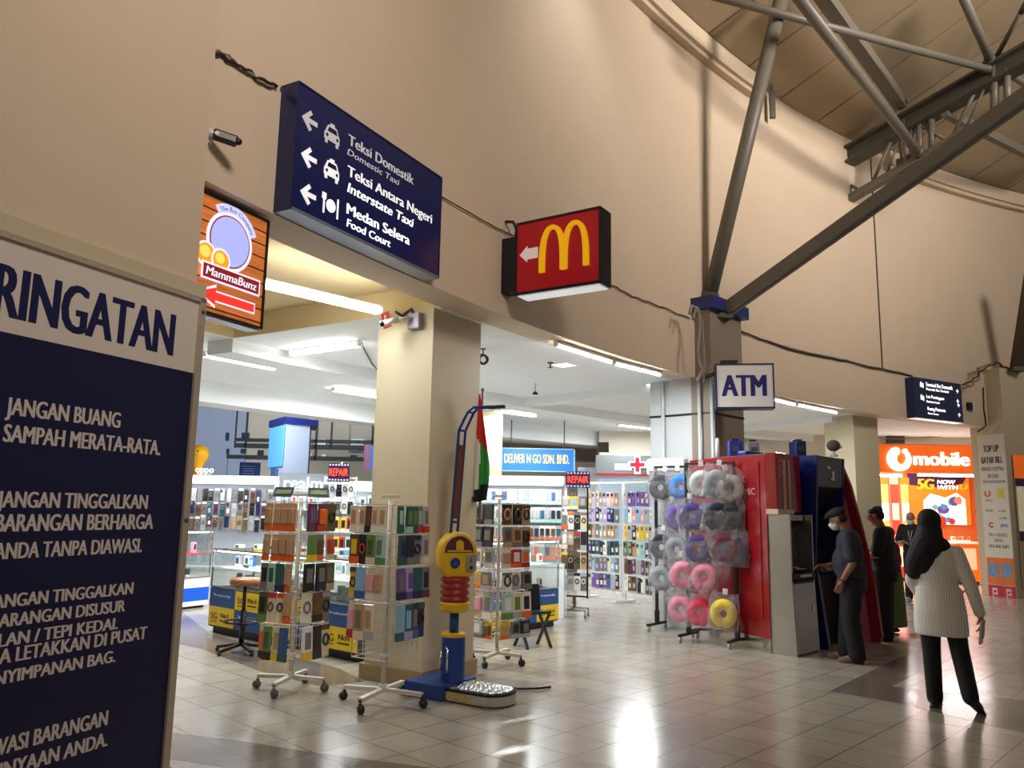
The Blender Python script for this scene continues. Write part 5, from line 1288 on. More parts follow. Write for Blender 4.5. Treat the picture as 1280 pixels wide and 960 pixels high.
# delivery stall wall
t, M, L = wall_display('bright stall wall of hanging phone covers right of the yellow pillar', 596, 706, 12.75, 2.12, 1.25, power=6, yaw=-.2)
r_ = random.Random(77)
for j, (z, cs, c2) in enumerate(((1.92, ('sky', 'white', 'blue', 'mint', 'silver'), 'mint'), (1.64, ('silver', 'blue', 'mint', 'navy', 'cream', 'lilac'), 'mint'), (1.36, ('black', 'navy', 'grey', 'teal', 'brown'), 'orange'), (1.08, ('orange', 'silver', 'navy', 'black'), 'orange'))):
    for i in range(15):
        c = r_.choice(cs)
        pack('cover_pack', '%s phone cover pack, %s from left, %s of the delivery stall wall' % (c, ORD[i], tn5[j]), 'phone cover', M @ Matrix.Translation((-L / 2 + .06 + (L - .12) * (i + .5) / 15, -.05 - r_.uniform(0, .03), z)), 'card', r_.choice(('white', 'silver')), c2, c, .082, .235, .015, 'phone covers on the delivery stall wall', False)
# shop signs behind
p0, p1 = PY(627, 576, 17), PY(717, 574, 17)
Mx = frame_of(Vector((p0.x, 17, (p0.z + p1.z) / 2)), Vector((1, .0, 0))); Lx = p1.x - p0.x
o = thing('shop_sign', 'blue shop sign with yellow letters behind the stall right of the pillar', 'shop sign', M=Mx)
k = B(); k.box2((-.9, -.23, -.06), (Lx, .23, 0)); k.build('board', mat('shop_sign_blue', srgb(36, 112, 190), .35, emit=srgb(36, 112, 190), strength=.35), o)
k = B(); k.box2((-.9, -.25, -.07), (Lx + .03, -.23, .01)); k.box2((-.9, .23, -.07), (Lx + .03, .25, .01)); k.box2((Lx, -.25, -.07), (Lx + .03, .25, .01)); k.build('frame', mat('sign_pale_edge', srgb(150, 190, 220), .4), o)
k = B(); add_text(k, 'DELIVER N GO SDN. BHD.', .06, Lx * .94, -.07, .19, .003, bold=.006); q_ = B(); [q_.tube([(x_, .25, -.04), (x_, .86, -.04)], .012, 6) for x_ in (.2, Lx - .2)]; q_.build('hanger', STEELD, o)
k.build('lettering', mat('sign_yellow_letters', srgb(255, 206, 40), .4, emit=srgb(255, 206, 40), strength=.9), o)
p0, p1 = PY(745, 580, 17.5), PY(834, 580, 17.5); Mx = frame_of(Vector((p0.x, 17.5, p0.z)), Vector((1, 0, 0))); Lx = p1.x - p0.x
o = thing('clinic_sign', 'grey clinic shop front with glowing letters and red cross', 'shop sign', M=Mx)
k = B(); k.box2((0, -.2, -.1), (Lx, .2, 0)); k.build('board', mat('clinic_grey', srgb(140, 146, 150), .25, .2), o)
k = B(); k.box2((0, -.24, -.1), (Lx, -.2, .02)); k.build('red_strip', mat('clinic_red', srgb(190, 40, 44), .4), o)
k = B(); add_text(k, 'mau', Lx * .27, Lx * .50, -.12, .2, .003, bold=.03); k.build('lettering', mat('letters_white', (1, 1, 1), .4, emit=(1, 1, 1), strength=2.5), o)
k = B(); cx_ = Lx * .58
for i, (a_, b_) in enumerate(((.06, .17), (.17, .06))):
    pass
cr = lambda s: [(cx_ - s * .3, -s), (cx_ + s * .3, -s), (cx_ + s * .3, -s * .3), (cx_ + s, -s * .3), (cx_ + s, s * .3), (cx_ + s * .3, s * .3), (cx_ + s * .3, s), (cx_ - s * .3, s), (cx_ - s * .3, s * .3), (cx_ - s, s * .3), (cx_ - s, -s * .3), (cx_ - s * .3, -s * .3)]
k.cur = 0; k.prism(cr(.21), .001, .01); k.cur = 1; k.prism(cr(.16), .01, .016); k.build('cross', [mat('letters_white', (1, 1, 1), .4, emit=(1, 1, 1), strength=2.5), mat('cross_red', srgb(235, 30, 50), .4, emit=srgb(235, 30, 50), strength=1.4)], o)
w = B(); w.box2((PY(722, 600, 17.7).x, 17.65, 0), (PY(840, 600, 17.7).x, 17.8, 2.55)); struct('wall_clinic', w, mat('clinic_wall', srgb(206, 214, 220), .5))
m = B(); m.box2((PY(750, 600, 17.7).x, 17.6, .9), (PY(828, 600, 17.7).x, 17.66, 2.3)); struct('window_11', m, mat('clinic_window', srgb(150, 180, 200), .1, emit=srgb(180, 200, 215), strength=.3))
o = thing('ceiling_vent', 'small dark square vent above the clinic sign', 'vent', PY(754, 559, 17.2), 0)
k = B(); k.box((0, 0, 0), (.24, .05, .22)); k.build('frame', STEELD, o); k = B(); [k.box((0, -.03, -.08 + .04 * i), (.2, .01, .015)) for i in range(5)]; k.build('louvre', BLACKP, o)
# hanging banners near the pillar
p = PY(464, 572, 15.5); o = thing('hanging_banner', 'plum and blue two-tone banner hanging left of the yellow pillar', 'banner', M=face_cam(p))
k = B(); k.box2((-.14, -.24, -.01), (-.03, .24, .01)); k.build('plum_panel', mat('banner_plum', srgb(110, 50, 90), .4), o, 'plum coloured left half'); k = B(); k.box2((-.03, -.24, -.01), (.5, .24, .01)); k.build('blue_panel', mat('banner_blue', srgb(30, 66, 150), .4, emit=srgb(30, 66, 150), strength=.2), o)
k = B(); k.tube([(0, .24, 0), (0, .9, 0)], .012, 6); k.build('hanging_rod', BLACKP, o)
p = PY(315, 588, 20); o = thing('notice_board', 'deep blue notice board on the far wall above the left stall', 'notice board', M=face_cam(p))
k = B(); k.box2((-.3, -.3, -.03), (.2, .2, 0)); k.build('board', mat('banner_blue', srgb(30, 66, 150), .4, emit=srgb(30, 66, 150), strength=.2), o); k = B(); [k.box((-.08, .1 - .06 * i, .002), (.3 - .03 * (i % 3), .012, .003)) for i in range(4)]; k.build('printed_lines', SWHITE, o)
k = B(); k.tube([(-.25, -.3, -.02), (-.25, -2.5, -.02)], .03, 8); k.tube([(.15, -.3, -.02), (.15, -2.5, -.02)], .03, 8); k.build('post', STEELD, o)

# ------------------------------------------------------------------ bar stool and low black stool
t = thing('bar_stool', 'tan-seated bar stool on a black star base at the checked counter', 'stool', (-2.92, 9.05, 0), .4)
k = B(); k.lathe([(.001, .715), (.12, .715), (.165, .73), (.17, .765), (.15, .795), (.001, .80)], 24); k.build('seat', mat('tan_leather', srgb(150, 100, 58), .4), t)
k = B(); k.tube([(0, 0, .08), (0, 0, .45)], .03, 12); k.tube([(0, 0, .42), (0, 0, .72)], .02, 12); k.build('column', BLACKP, t)
k = B(); k.torus((0, 0, .33), .2, .01, None, 28, 8)
for i in range(3): k.tube([(0, 0, .28), (.2 * cos(i * 2.094), .2 * sin(i * 2.094), .33)], .008, 6)
k.build('foot_ring', BLACKP, t)
for i in range(5):
    a = i * 2 * pi / 5; k = B(); k.bar((0, 0, .09), (.29 * cos(a), .29 * sin(a), .045), .035, .03); k.ell((.29 * cos(a), .29 * sin(a), .022), .022); k.build('leg', BLACKP, t)
t = thing('folding_stool', 'low black stool beside the small checked counter', 'stool', (.30, 9.75, 0), .5)
k = B(); k.box((0, 0, .40), (.34, .28, .03), None, .01); k.box((0, .14, .56), (.34, .03, .3), Matrix.Rotation(-.15, 3, 'X'), .01); k.build('seat', BLACKP, t)
for x in (-.15, .15):
    for s in (-1, 1): k = B(); k.bar((x, -s * .13, .4), (x * 1.05, s * .16, 0), .03, .025); k.build('leg', BLACKP, t)
# ------------------------------------------------------------------ coin weighing machine against the yellow pillar
BLU = mat('machine_blue', srgb(24, 58, 130), .35, vary=.1, vscale=6); YEL = mat('machine_yellow', srgb(214, 172, 30), .35, vary=.08); REDB = mat('machine_red', srgb(150, 40, 28), .4, vary=.1)
t = thing('weighing_machine', 'blue and yellow coin weighing machine with height arm by the yellow pillar', 'weighing machine', (-.47, 7.2, 0), radians(-32.7))
k = B(); k.box((-.13, 0, .065), (.42, .5, .13), None, .015); k.build('base', BLU, t)
def stadium(x0, x1, hw, n=14): return [(x0, -hw)] + [(x1 - hw * .75 + hw * .75 * sin(pi * i / n), -hw * cos(pi * i / n)) for i in range(n + 1)] + [(x0, hw)]
k = B(); k.prism(stadium(-.05, .62, .21), 0.012, .085); k.build('platform', STAIN, t)
k = B(); k.prism(stadium(-.0, .615, .205), .085, .105); k.build('rubber_rim', BLACKP, t)
def tread():
    m = mat('tread_plate', (.6, .62, .62), .25, 1.0); nt = m.node_tree; b = nt.nodes['Principled BSDF']; tc = nt.nodes.new('ShaderNodeTexCoord'); v = nt.nodes.new('ShaderNodeTexVoronoi'); v.inputs['Scale'].default_value = 34; bp = nt.nodes.new('ShaderNodeBump'); bp.inputs['Strength'].default_value = .8; bp.inputs['Distance'].default_value = .02
    nt.links.new(tc.outputs['Object'], v.inputs['Vector']); nt.links.new(v.outputs['Distance'], bp.inputs['Height']); nt.links.new(bp.outputs[0], b.inputs['Normal']); return m
k = B(); k.prism(stadium(.06, .59, .18), .105, .112); k.build('tread_plate', tread(), t)
k = B()
for i in range(6): k.box((.06 + .05 * i, -.212, .05), (.028, .006, .045), Matrix.Rotation(.5, 3, 'Y'))
k.build('hazard_stripe', YEL, t)
k = B(); k.lathe([(.105, .13), (.105, .50), (.1, .515), (.001, .515)], 28); k.build('column', BLU, t)
k = B(); k.lathe([(.106, .495), (.112, .5), (.112, .525), (.09, .53), (.03, .53)], 28); k.build('column_rim', YEL, t)
k = B(); k.tube([(.0, -.105, .2), (.03, -.125, .22), (.03, -.125, .4), (.0, -.105, .42)], .009, 8); k.tube([(-.05, -.1, .22), (-.05, -.12, .3), (-.05, -.1, .38)], .007, 8); k.build('handle', CHROME, t)
k = B(); k.tube([(0, 0, .5), (0, 0, .76)], .042, 16); k.build('post', BLU, t)
k = B(); k.lathe([(.05, .70), (.12, .705), (.135, .73), (.125, .75), (.135, .77), (.13, .79), (.06, .79)], 28); k.build('lower_collar', YEL, t)
k = B(); pr = [(.06, .79)]
for i in range(4): z = .79 + i * .055; pr += [(.11, z), (.13, z + .014), (.13, z + .036), (.11, z + .05)]
pr += [(.06, 1.02)]; k.lathe(pr, 28); k.build('bellows', REDB, t)
hr = radians(-38); RH = Matrix.Rotation(hr, 4, 'Z')   # the head looks out between the hall and the lens side
hp = [(.175 * cos(radians(a)), 1.2 + .195 * sin(radians(a))) for a in range(-10, 191, 10)] + [(-.165, 1.08), (-.10, 1.0), (.12, 1.0), (.165, 1.08)]
Mh = RH @ Matrix.Rotation(pi / 2, 4, 'Z') @ Matrix.Rotation(pi / 2, 4, 'X')
k = B(); k.prism(hp, -.09, .10, Mh); o = k.build('head', YEL, t); md = o.modifiers.new('b', 'BEVEL'); md.width = .03; md.segments = 3; md.limit_method = 'ANGLE'
ph = [(.13 * cos(radians(a)), 1.22 + .14 * sin(radians(a))) for a in range(0, 181, 12)]
k = B(); k.prism(ph, .1, .108, Mh); fp = k.build('picture_panel', mat('machine_picture', srgb(84, 36, 44), .35, vary=.6, vscale=22), t)
k = B(); k.prism([(-.03, 1.24), (.04, 1.24), (.035, 1.31), (0, 1.33), (-.03, 1.31)], .108, .111, Mh); k.prism([(-.11, 1.225), (.11, 1.225), (.11, 1.238), (-.11, 1.238)], .108, .111, Mh); k.build('picture_print', YEL, fp)
k = B(); k.lathe([(.04, .10), (.045, .112), (.03, .118), (.001, .105)], 20, Mh @ Matrix.Translation((-.035, 1.13, 0))); k.build('speaker_port', BLU, t)
k = B(); k.prism([(.06, 1.06), (.15, 1.06), (.15, 1.2), (.06, 1.2)], .1, .125, Mh); cp = k.build('coin_plate', mat('coin_plate_steel', (.6, .58, .5), .3, 1.0), t)
k = B(); k.prism([(.10, 1.13), (.108, 1.13), (.108, 1.17), (.10, 1.17)], .125, .128, Mh); k.lathe([(.014, .125), (.014, .14), (.001, .14)], 12, Mh @ Matrix.Translation((.105, 1.09, 0))); k.build('coin_slot', BLACKP, cp)
k = B()
for y in (-.05, .05): k.tube([(-.03, y, 1.36), (.03, y, 2.30), (.12, y * .9, 2.46), (.17, y * .7, 2.50), (.34, y * .3, 2.50)], .013, 8)
for z in (1.48, 2.3): k.tube([(-.03 + (z - 1.36) * .064, -.05, z), (-.03 + (z - 1.36) * .064, .05, z)], .011, 8)
k.tube([(.12, -.045, 2.46), (.12, .045, 2.46)], .011, 8); k.build('height_arm', BLU, t)
k = B(); k.box((0.0, 0, 1.84), (.015, .085, .66), Matrix.Rotation(.064, 3, 'Y')); k.build('scale_panel', mat('brown_panel', srgb(118, 62, 44), .4), t)
k = B(); k.box((.40, 0, 2.495), (.16, .05, .03), None, .006); k.build('sensor_head', BLACKP, t)
k = B(); k.tube([(.0, .25, .02), (.25, .42, .015), (.5, .62, .02), (.55, .75, .015)], .012, 6); k.build('power_cable', BLACKP, t)

# ------------------------------------------------------------------ draped flag
t = thing('flag', 'red, white, green and black flag hanging at the right edge of the yellow pillar', 'flag', (-.30, 8.04, 1.6))
k = B(); k.tube([(0, .04, -.1), (.0, .02, 1.20)], .012, 8); k.ell((0, .02, 1.21), .018); k.build('pole', mat('flag_pole', srgb(120, 110, 96), .4), t)
k = B(); k.box((-.045, .06, .1), (.09, .03, .04)); k.build('pole_bracket', STEELD, t)
fl = B(); nx, nz = 10, 26; vs = []
for j in range(nz + 1):
    v = j / nz; w = .02 + .16 * min(1, v * 1.5) * (1 - .35 * max(0, v - .8) * 5 * .6)
    for i in range(nx + 1):
        u = i / nx; vs.append((-.035 + w * (u - .2) * .85, .0 + .028 * sin(u * 9 + v * 4) * min(1, v * 2), 1.16 - v * 1.10 + .03 * u * v))
o_ = len(fl.v); fl.v += vs
for j in range(nz):
    for i in range(nx):
        v = (j + .5) / nz; u = (i + .5) / nx
        c = 0 if v < .42 + .16 * (u - .2) else (3 if v > .90 - .08 * u else (1 if u < .42 - .35 * (v - .45) else 2))
        a = j * (nx + 1) + i; fl.f.append([o_ + a, o_ + a + 1, o_ + a + nx + 2, o_ + a + nx + 1]); fl.mi.append(c); fl.sm.append(True)
o = fl.build('cloth', [mat('flag_red', srgb(206, 40, 36), .7), mat('flag_white', srgb(226, 226, 220), .7), mat('flag_green', srgb(50, 160, 70), .7), mat('flag_black', srgb(22, 24, 22), .7)], t)
md = o.modifiers.new('s', 'SOLIDIFY'); md.thickness = .003

# ------------------------------------------------------------------ red cash machine housing
RED = mat('gloss_red_panel', srgb(142, 14, 22), .18, coat=.4, vary=.06, vscale=2)
P_A, P_B = Vector((2.47, 10.95, 0)), Vector((3.06, 9.56, 0)); dAB = (P_B - P_A); LAB = dAB.length; rzA = atan2(dAB.y, dAB.x)
tg = Vector((sin(radians(136)), -cos(radians(136)), 0)); rd = Vector((-cos(radians(136)), -sin(radians(136)), 0))
t = thing('red_cash_cabinet', 'tall glossy red cabinet behind the neck pillow rack', 'cabinet', (P_A + P_B) / 2, rzA)
MA_ = (Matrix.Translation((P_A + P_B) / 2) @ Matrix.Rotation(rzA, 4, 'Z')).inverted()
Hc = 2.31
def lp(p): q = MA_ @ Vector(p); return (q.x, q.y)
foot = [P_A, P_B, P_B + tg * .56 + rd * .0, P_A + tg * 1.1]
k = B(); k.prism([lp(p) for p in foot], .16, Hc); k.build('body', RED, t)
k = B(); k.prism([lp(p + Vector((.01, .01, 0)) * 0) for p in foot], 0.0, .16); k.build('plinth', mat('plinth_steel', (.66, .62, .57), .22, 1.0), t)
k = B(); k.box((LAB * .02, -.005, 1.3), (LAB * .82, .012, 1.86), None, .004); k.build('side_panel', RED, t)
k = B(); Mt = Matrix.Translation((0, -.0125, 0)) @ Matrix.Rotation(pi / 2, 4, 'X')
add_text(k, 'CIMB BANK', -.06, .40, 1.98, .085, 0, bold=.02, M=Mt); add_text(k, 'CIMB ISLAMIC', -.16, .58, 1.83, .08, 0, bold=.01, M=Mt); k.build('lettering', mat('panel_letters', srgb(214, 150, 146), .4), t)
k = B(); k.box2((-LAB * .2, .02, Hc), (LAB / 2 - .02, .1, Hc + .015)); k.build('top_rail', STEELD, t)
# front hood above the first machine
HB = P_B + tg * .0 + rd * .02
t = thing('red_machine_hood', 'red hood with two white symbols above the stainless cash machine', 'hood', P_B + rd * .0, atan2(tg.y, tg.x))
k = B(); k.box2((.0, -.14, 1.62), (.66, .0, 2.33), .01); k.build('hood_panel', RED, t)
k = B(); k.box2((.16, -.152, 1.65), (.22, -.14, 2.25)); k.box2((.30, -.152, 1.65), (.34, -.14, 2.25)); k.build('light_strip', mat('pale_strip', srgb(206, 160, 146), .3), t)
k = B()
for z in (2.05, 2.17):
    for q in ((.05, .13, z, z + .014), (.05, .13, z + .066, z + .08), (.05, .064, z, z + .08), (.116, .13, z + .03, z + .08)): k.box2((q[0], -.150, q[2]), (q[1], -.142, q[3]))
k.build('symbol_print', mat('panel_letters', srgb(214, 150, 146), .4), t)
k = B(); k.box2((-.01, -.15, 1.60), (.42, -.0, 1.66)); k.build('lamp_ledge', mat('ledge_cream', srgb(220, 196, 160), .4), t)
def cash_machine(label, p, rz, w, body, screenm):
    t = thing('cash_machine', label, 'cash machine', p, rz)
    prof = [(0, 0), (-.30, 0), (-.27, .82), (-.30, .86), (-.30, .92), (-.14, .98), (-.06, 1.45), (-.16, 1.52), (-.16, 1.6), (0, 1.6)]
    Mp = Matrix(((0, 0, 1, 0), (1, 0, 0, 0), (0, 1, 0, 0), (0, 0, 0, 1)))
    k = B(); k.prism(prof, .02, w - .02, Mp); k.build('inner_body', BLACKP, t)
    k = B(); k.prism([(0, 0), (-.305, 0), (-.275, .82), (-.275, 1.6), (0, 1.6)], 0, .03, Mp); k.prism([(0, 0), (-.305, 0), (-.275, .82), (-.275, 1.6), (0, 1.6)], w - .03, w, Mp); k.build('side_cheek', body, t)
    k = B(); k.prism([(-.301, .02), (-.311, .02), (-.281, .80), (-.272, .80)], .03, w - .03, Mp); d_ = k.build('lower_door', body, t)
    k = B(); k.box((w * .8, -.30, .5), (.03, .012, .08), None, .004); k.build('lock', CHROME, d_)
    k = B(); k.prism([(-.125, 1.02), (-.132, 1.02), (-.075, 1.40), (-.068, 1.40)], w * .16, w * .84, Mp); k.build('screen', screenm, t)
    k = B(); k.box((w * .42, -.235, .953), (w * .42, .10, .012), Matrix.Rotation(-.36, 3, 'X')); kp = k.build('keypad', GREYP, t)
    k = B()
    for i in range(4):
        for j in range(3): k.box((w * .3 + i * .04, -.265 + j * .03, .957 + j * .011), (.026, .02, .008), Matrix.Rotation(-.36, 3, 'X'))
    k.build('keys', CHROME, kp)
    k = B(); k.box((w * .5, -.303, .89), (w * .5, .015, .03)); k.build('cash_slot', CHROME, t)
    k = B(); k.box((w * .5, -.17, 1.56), (w * .8, .02, .06)); lt = k.build('top_light', mat('machine_lamp', srgb(200, 200, 190), .3), t)
    k = B(); [k.ell((w * .3 + i * .1, -.185, 1.56), .012) for i in range(3)]; k.build('indicator_lamp', mat('indicator', srgb(160, 130, 100), .3), lt)
    return t
cash_machine('stainless cash machine under the red hood', P_B + tg * .02 + rd * .0, atan2(tg.y, tg.x), .62, STAIN, mat('dim_screen', srgb(20, 22, 30), .1))
# blue machine with dark slanted surround
BLM = mat('machine_deep_blue', srgb(12, 36, 110), .3)
pb = P_B + tg * .80
t = thing('blue_cash_machine', 'deep blue cash machine with grey header beside the masked man in a cap', 'cash machine', pb, atan2(tg.y, tg.x))
k = B(); Mp = Matrix(((0, 0, 1, 0), (1, 0, 0, 0), (0, 1, 0, 0), (0, 0, 0, 1)))
for x0 in (0, .82):
    k = B(); k.prism([(.5, 0), (-.34, 0), (-.22, 1.0), (-.30, 2.34), (.5, 2.34)], x0, x0 + .05, Mp); k.build('side_panel', BLM, t)
k = B(); k.prism([(.5, 0), (-.2, 0), (-.2, .86), (-.26, .9), (-.26, .96), (-.08, 1.02), (-.02, 1.6), (-.26, 1.95), (-.28, 2.34), (.5, 2.34)], .05, .82, Mp); k.build('body', mat('machine_black', srgb(16, 17, 22), .35), t)
k = B(); k.prism([(-.262, 1.96), (-.272, 1.96), (-.292, 2.33), (-.282, 2.33)], .06, .81, Mp); hd = k.build('header_panel', mat('header_grey', srgb(92, 94, 100), .4), t)
k = B(); k.box((.36, -.295, 2.2), (.09, .01, .03)); k.box((.5, -.29, 2.1), (.05, .012, .12)); k.box((.47, -.29, 2.06), (.1, .012, .03)); k.build('header_print', WHITEP, hd)
k = B(); k.box((.43, -.066, 1.3), (.5, .02, .36), Matrix.Rotation(.1, 3, 'X')); k.build('screen', mat('dim_screen', srgb(20, 22, 30), .1), t)
k = B(); k.box((.43, -.19, .98), (.4, .12, .012), Matrix.Rotation(-.34, 3, 'X')); k.build('keypad', GREYP, t)
k = B(); k.box((.43, -.265, .93), (.4, .012, .025)); k.build('cash_slot', CHROME, t)
k = B(); k.prism([(-.335, .05), (-.345, .05), (-.232, .95), (-.222, .95)], .02, .06, Mp); k.build('edge_strip', GREYP, t)
# curved pink privacy wing
pw = P_B + tg * 1.76
t = thing('privacy_wing', 'curved pink and crimson privacy wing between the blue machine and the pillar', 'privacy screen', pw, atan2(tg.y, tg.x))
wing = [(.3, 0), (-.60, 0), (-.62, .1), (-.57, .6), (-.5, 1.08), (-.42, 1.5), (-.31, 2.0), (-.2, 2.32), (.3, 2.32)]
k = B(); k.prism(wing, 0, .05, Mp); k.build('panel', mat('wing_pink', srgb(226, 120, 168), .3, vary=.25, vscale=2), t)
k = B(); k.prism([(-.61, .02), (-.63, .1), (-.585, .6), (-.515, 1.08), (-.435, 1.5), (-.325, 2.0), (-.2, 2.34), (-.23, 2.0), (-.32, 1.5), (-.39, 1.08), (-.45, .6), (-.5, .02)], -.012, .062, Mp); k.build('crimson_band', mat('wing_crimson', srgb(150, 16, 40), .3), t)
k = B(); k.prism([(.0, .7), (-.38, .7), (-.3, 1.2), (-.02, 1.45)], -.01, 0, Mp); k.build('violet_print', mat('wing_violet', srgb(150, 120, 200), .35), t)
# things on top of the cabinets
def topbox(label, px, Y, size, m, lidm, cat='box', name='equipment_box', z=None):
    p = PY(*px, Y); t = thing(name, label, cat, (p.x, Y, z if z is not None else p.z), random.uniform(-.3, .3))
    k = B(); k.box((0, 0, size[2] / 2), size, None, .012); k.build('casing', m, t)
    k = B(); k.box((0, 0, size[2] + .012), (size[0] * .6, size[1] * .5, .03), None, .008); k.build('handle', lidm, t)
    k = B(); k.box((0, -size[1] / 2 - .004, size[2] * .5), (size[0] * .5, .01, size[2] * .35), None, .003); k.build('front_plate', STEELD, t)
    return t
zt_ = Hc
topbox('bright blue equipment box on the red cabinet, nearest the stone pillar', (919, 570), 10.3, (.17, .2, .22), mat('box_blue', srgb(30, 50, 150), .4), BLACKP, z=2.31)
topbox('grey equipment box on the red cabinet behind the blue one', (941, 566), 10.6, (.15, .2, .24), GREYP, BLACKP, z=2.31)
topbox('blue equipment box on top of the blue cash machine', (997, 562), 10.3, (.14, .2, .2), mat('box_deep_blue', srgb(22, 44, 110), .4), BLACKP, z=2.34)
t = thing('white_tube', 'short white tube standing on the red cabinet beside the pillar', 'tube', (PY(897, 568, 10.6).x, 10.6, 2.31)); k = B(); k.lathe([(.001, 0), (.03, 0), (.028, .2), (.02, .28), (.001, .285)], 14); k.build('tube_body', WHITEP, t); k = B(); k.lathe([(.034, 0), (.034, .03), (.03, .03)], 14); k.build('base_ring', GREYP, t)
t = thing('blue_roll', 'flat blue package lying on top of the red cabinet', 'package', (PY(940, 571, 10.1).x, 10.15, 2.325), .7); k = B(); k.box((0, 0, .03), (.4, .14, .06), None, .02); k.build('wrap', mat('box_blue', srgb(30, 50, 150), .4), t); k = B(); k.box((.05, 0, .03), (.05, .146, .064), None, .01); k.build('tape_band', SBLUE, t)
t = thing('dome_camera', 'grey round-headed camera on top of the blue cash machine', 'camera', Vector((PY(1042, 562, 10.2).x, 10.2, 2.345)))
k = B(); k.lathe([(.05, 0), (.05, .02), (.02, .03), (.02, .08)], 16); k.build('stand', WHITEP, t); k = B(); k.ell((0, 0, .14), (.085, .08, .075)); k.build('head', mat('camera_grey', srgb(96, 92, 90), .6, bump=.3), t); k = B(); k.ell((.075, -.03, .12), .022); k.build('lens', WHITEP, t)
t = thing('wall_unit', 'white wall unit on the stone pillar face behind the red cabinet', 'air conditioner', rp(25.8, A_C + .18, 2.12), radians(A_C)); k = B(); k.box((0, .1, .12), (.62, .16, .24), None, .03); k.build('casing', WHITEP, t); k = B(); k.box((0, .185, .05), (.5, .01, .03)); k.build('air_slot', GREYP, t)
# ------------------------------------------------------------------ orange phone shop
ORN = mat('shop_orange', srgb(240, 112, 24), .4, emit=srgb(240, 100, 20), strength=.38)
ORNW = mat('shop_orange_wall', srgb(224, 120, 60), .5)
YS = 19.2
def XZ(x, y, Y=YS): p = PY(x, y, Y); return p.x, p.z
xl, zt = XZ(1084, 556); xr, zb = XZ(1222, 591)
zt = (XZ(1084, 556)[1] + XZ(1221, 556)[1]) / 2; zb = (XZ(1084, 592)[1] + XZ(1221, 590)[1]) / 2
Mx = frame_of(Vector((xl, YS, zb)), Vector((1, 0, 0)))
Lx, Hx = xr - xl, zt - zb
t = thing('shop_sign', 'glowing orange U mobile shop sign between the two right pillars', 'shop sign', M=Mx)
k = B(); k.box2((-.9, 0, -.2), (Lx + .1, Hx, 0)); k.build('board', ORN, t)
LW = mat('shop_letters_white', (1, 1, 1), .4, emit=(1, .97, .94), strength=3.2)
k = B(); add_text(k, 'mobile', Lx * .415, Lx * .935, Hx * .28, Hx * .50 * .93, .012, bold=.03); k.build('lettering', LW, t)
k = B()
cx_, cy_ = Lx * .282, Hx * .46
def ub(a, ro, rx): return (cx_ + rx * ro * cos(a), cy_ + ro * sin(a))
n = 26; a0, a1 = radians(118), radians(412)
R1 = Hx * .42
po = []; pin = []
for i in range(n + 1):
    a = a0 + (a1 - a0) * i / n; f = i / n; wth = .62 - .30 * f
    po.append((cx_ + R1 * 1.02 * cos(a), cy_ + R1 * (1.08 if i < 6 else .98) * sin(a))); pin.append((cx_ + R1 * .12 + R1 * (1 - wth) * .8 * cos(a), cy_ + R1 * .1 + R1 * (1 - wth) * sin(a)))
for i in range(n): k.prism([po[i], po[i + 1], pin[i + 1], pin[i]], .004, .05)
for c, r_ in ((((po[0][0] + pin[0][0]) / 2, (po[0][1] + pin[0][1]) / 2), R1 * .33), (((po[-1][0] + pin[-1][0]) / 2, (po[-1][1] + pin[-1][1]) / 2), R1 * .2)):
    k.prism([(c[0] + r_ * cos(i * pi / 10), c[1] + r_ * sin(i * pi / 10)) for i in range(20)], .005, .049)
k.build('emblem', LW, t)
for i, (x0, x1) in enumerate(((1083, 1128), (1146, 1221))):
    p, q = PY(x0, 594, YS + .02), PY(x1, 594, YS + .02); z = (p.z + q.z) / 2
    fluorescent(['lit lamp under the left end of the orange shop sign', 'lit lamp under the right end of the orange shop sign'][i], (p.x, p.y, z), (q.x, q.y, z), 55, .035)
# shop interior
YB = 22.5
w = B(); w.box2((xl - 1.4, YB, 0), (xr + 2.5, YB + .2, zt + .6)); w.box2((xl - 1.0, YS + .1, 0), (xl - .9, YB, zt + .3)); w.box2((xr + 2.4, YS + .3, 0), (xr + 2.5, YB, zt + .3)); struct('wall_shop', w, ORNW)
w = B(); w.box2((xl - 6.5, YS + .02, zt + .01), (xr + 3.5, YS + .3, 4.0)); w.box2((xl - 6.5, YS - .02, 0), (xl - .85, YS + .28, zt + .2)); struct('wall_above_shop', w, FARC)
w = B(); w.box2((xl - 1, YS + .3, zt - .02), (xr + 2.4, YB, zt + .08)); struct('ceiling_shop', w, WHITEC)
area_lamp('shop_ceiling_light', ((xl + xr) / 2, 20.9, zt - .1), ((xl + xr) / 2, 20.9, 0), 3.2, 1.8, 150, (1.0, .97, .93))
# poster wall at the back of the shop
pz = lambda x, y: XZ(x, y, YB - .12)
a = pz(1139, 655); b = pz(1212, 592); Mp_ = frame_of(Vector((a[0], YB - .05, a[1])), Vector((1, 0, 0))); Lp, Hp = b[0] - a[0], b[1] - a[1]
t = thing('shop_poster', 'large orange and purple 5G poster at the back of the orange shop', 'poster', M=Mp_)
k = B(); k.box2((0, 0, -.04), (Lp, Hp, 0)); k.build('board', mat('poster_orange', srgb(244, 130, 40), .4, emit=srgb(244, 130, 40), strength=.5), t)
k = B(); k.prism([(0, Hp), (Lp, Hp), (Lp * .9, Hp * .80), (Lp * .5, Hp * .72), (0, Hp * .76)], .001, .004); k.build('purple_header', mat('poster_purple', srgb(72, 40, 84), .4), t)
k = B(); k.cur = 0; add_text(k, '5G', Lp * .14, Lp * .44, Hp * .68, Hp * .2, .006, bold=.05, shear=.15); add_text(k, 'U', Lp * .84, Lp * .98, Hp * .685, Hp * .10, .006, bold=.03, shear=.15); k.cur = 1
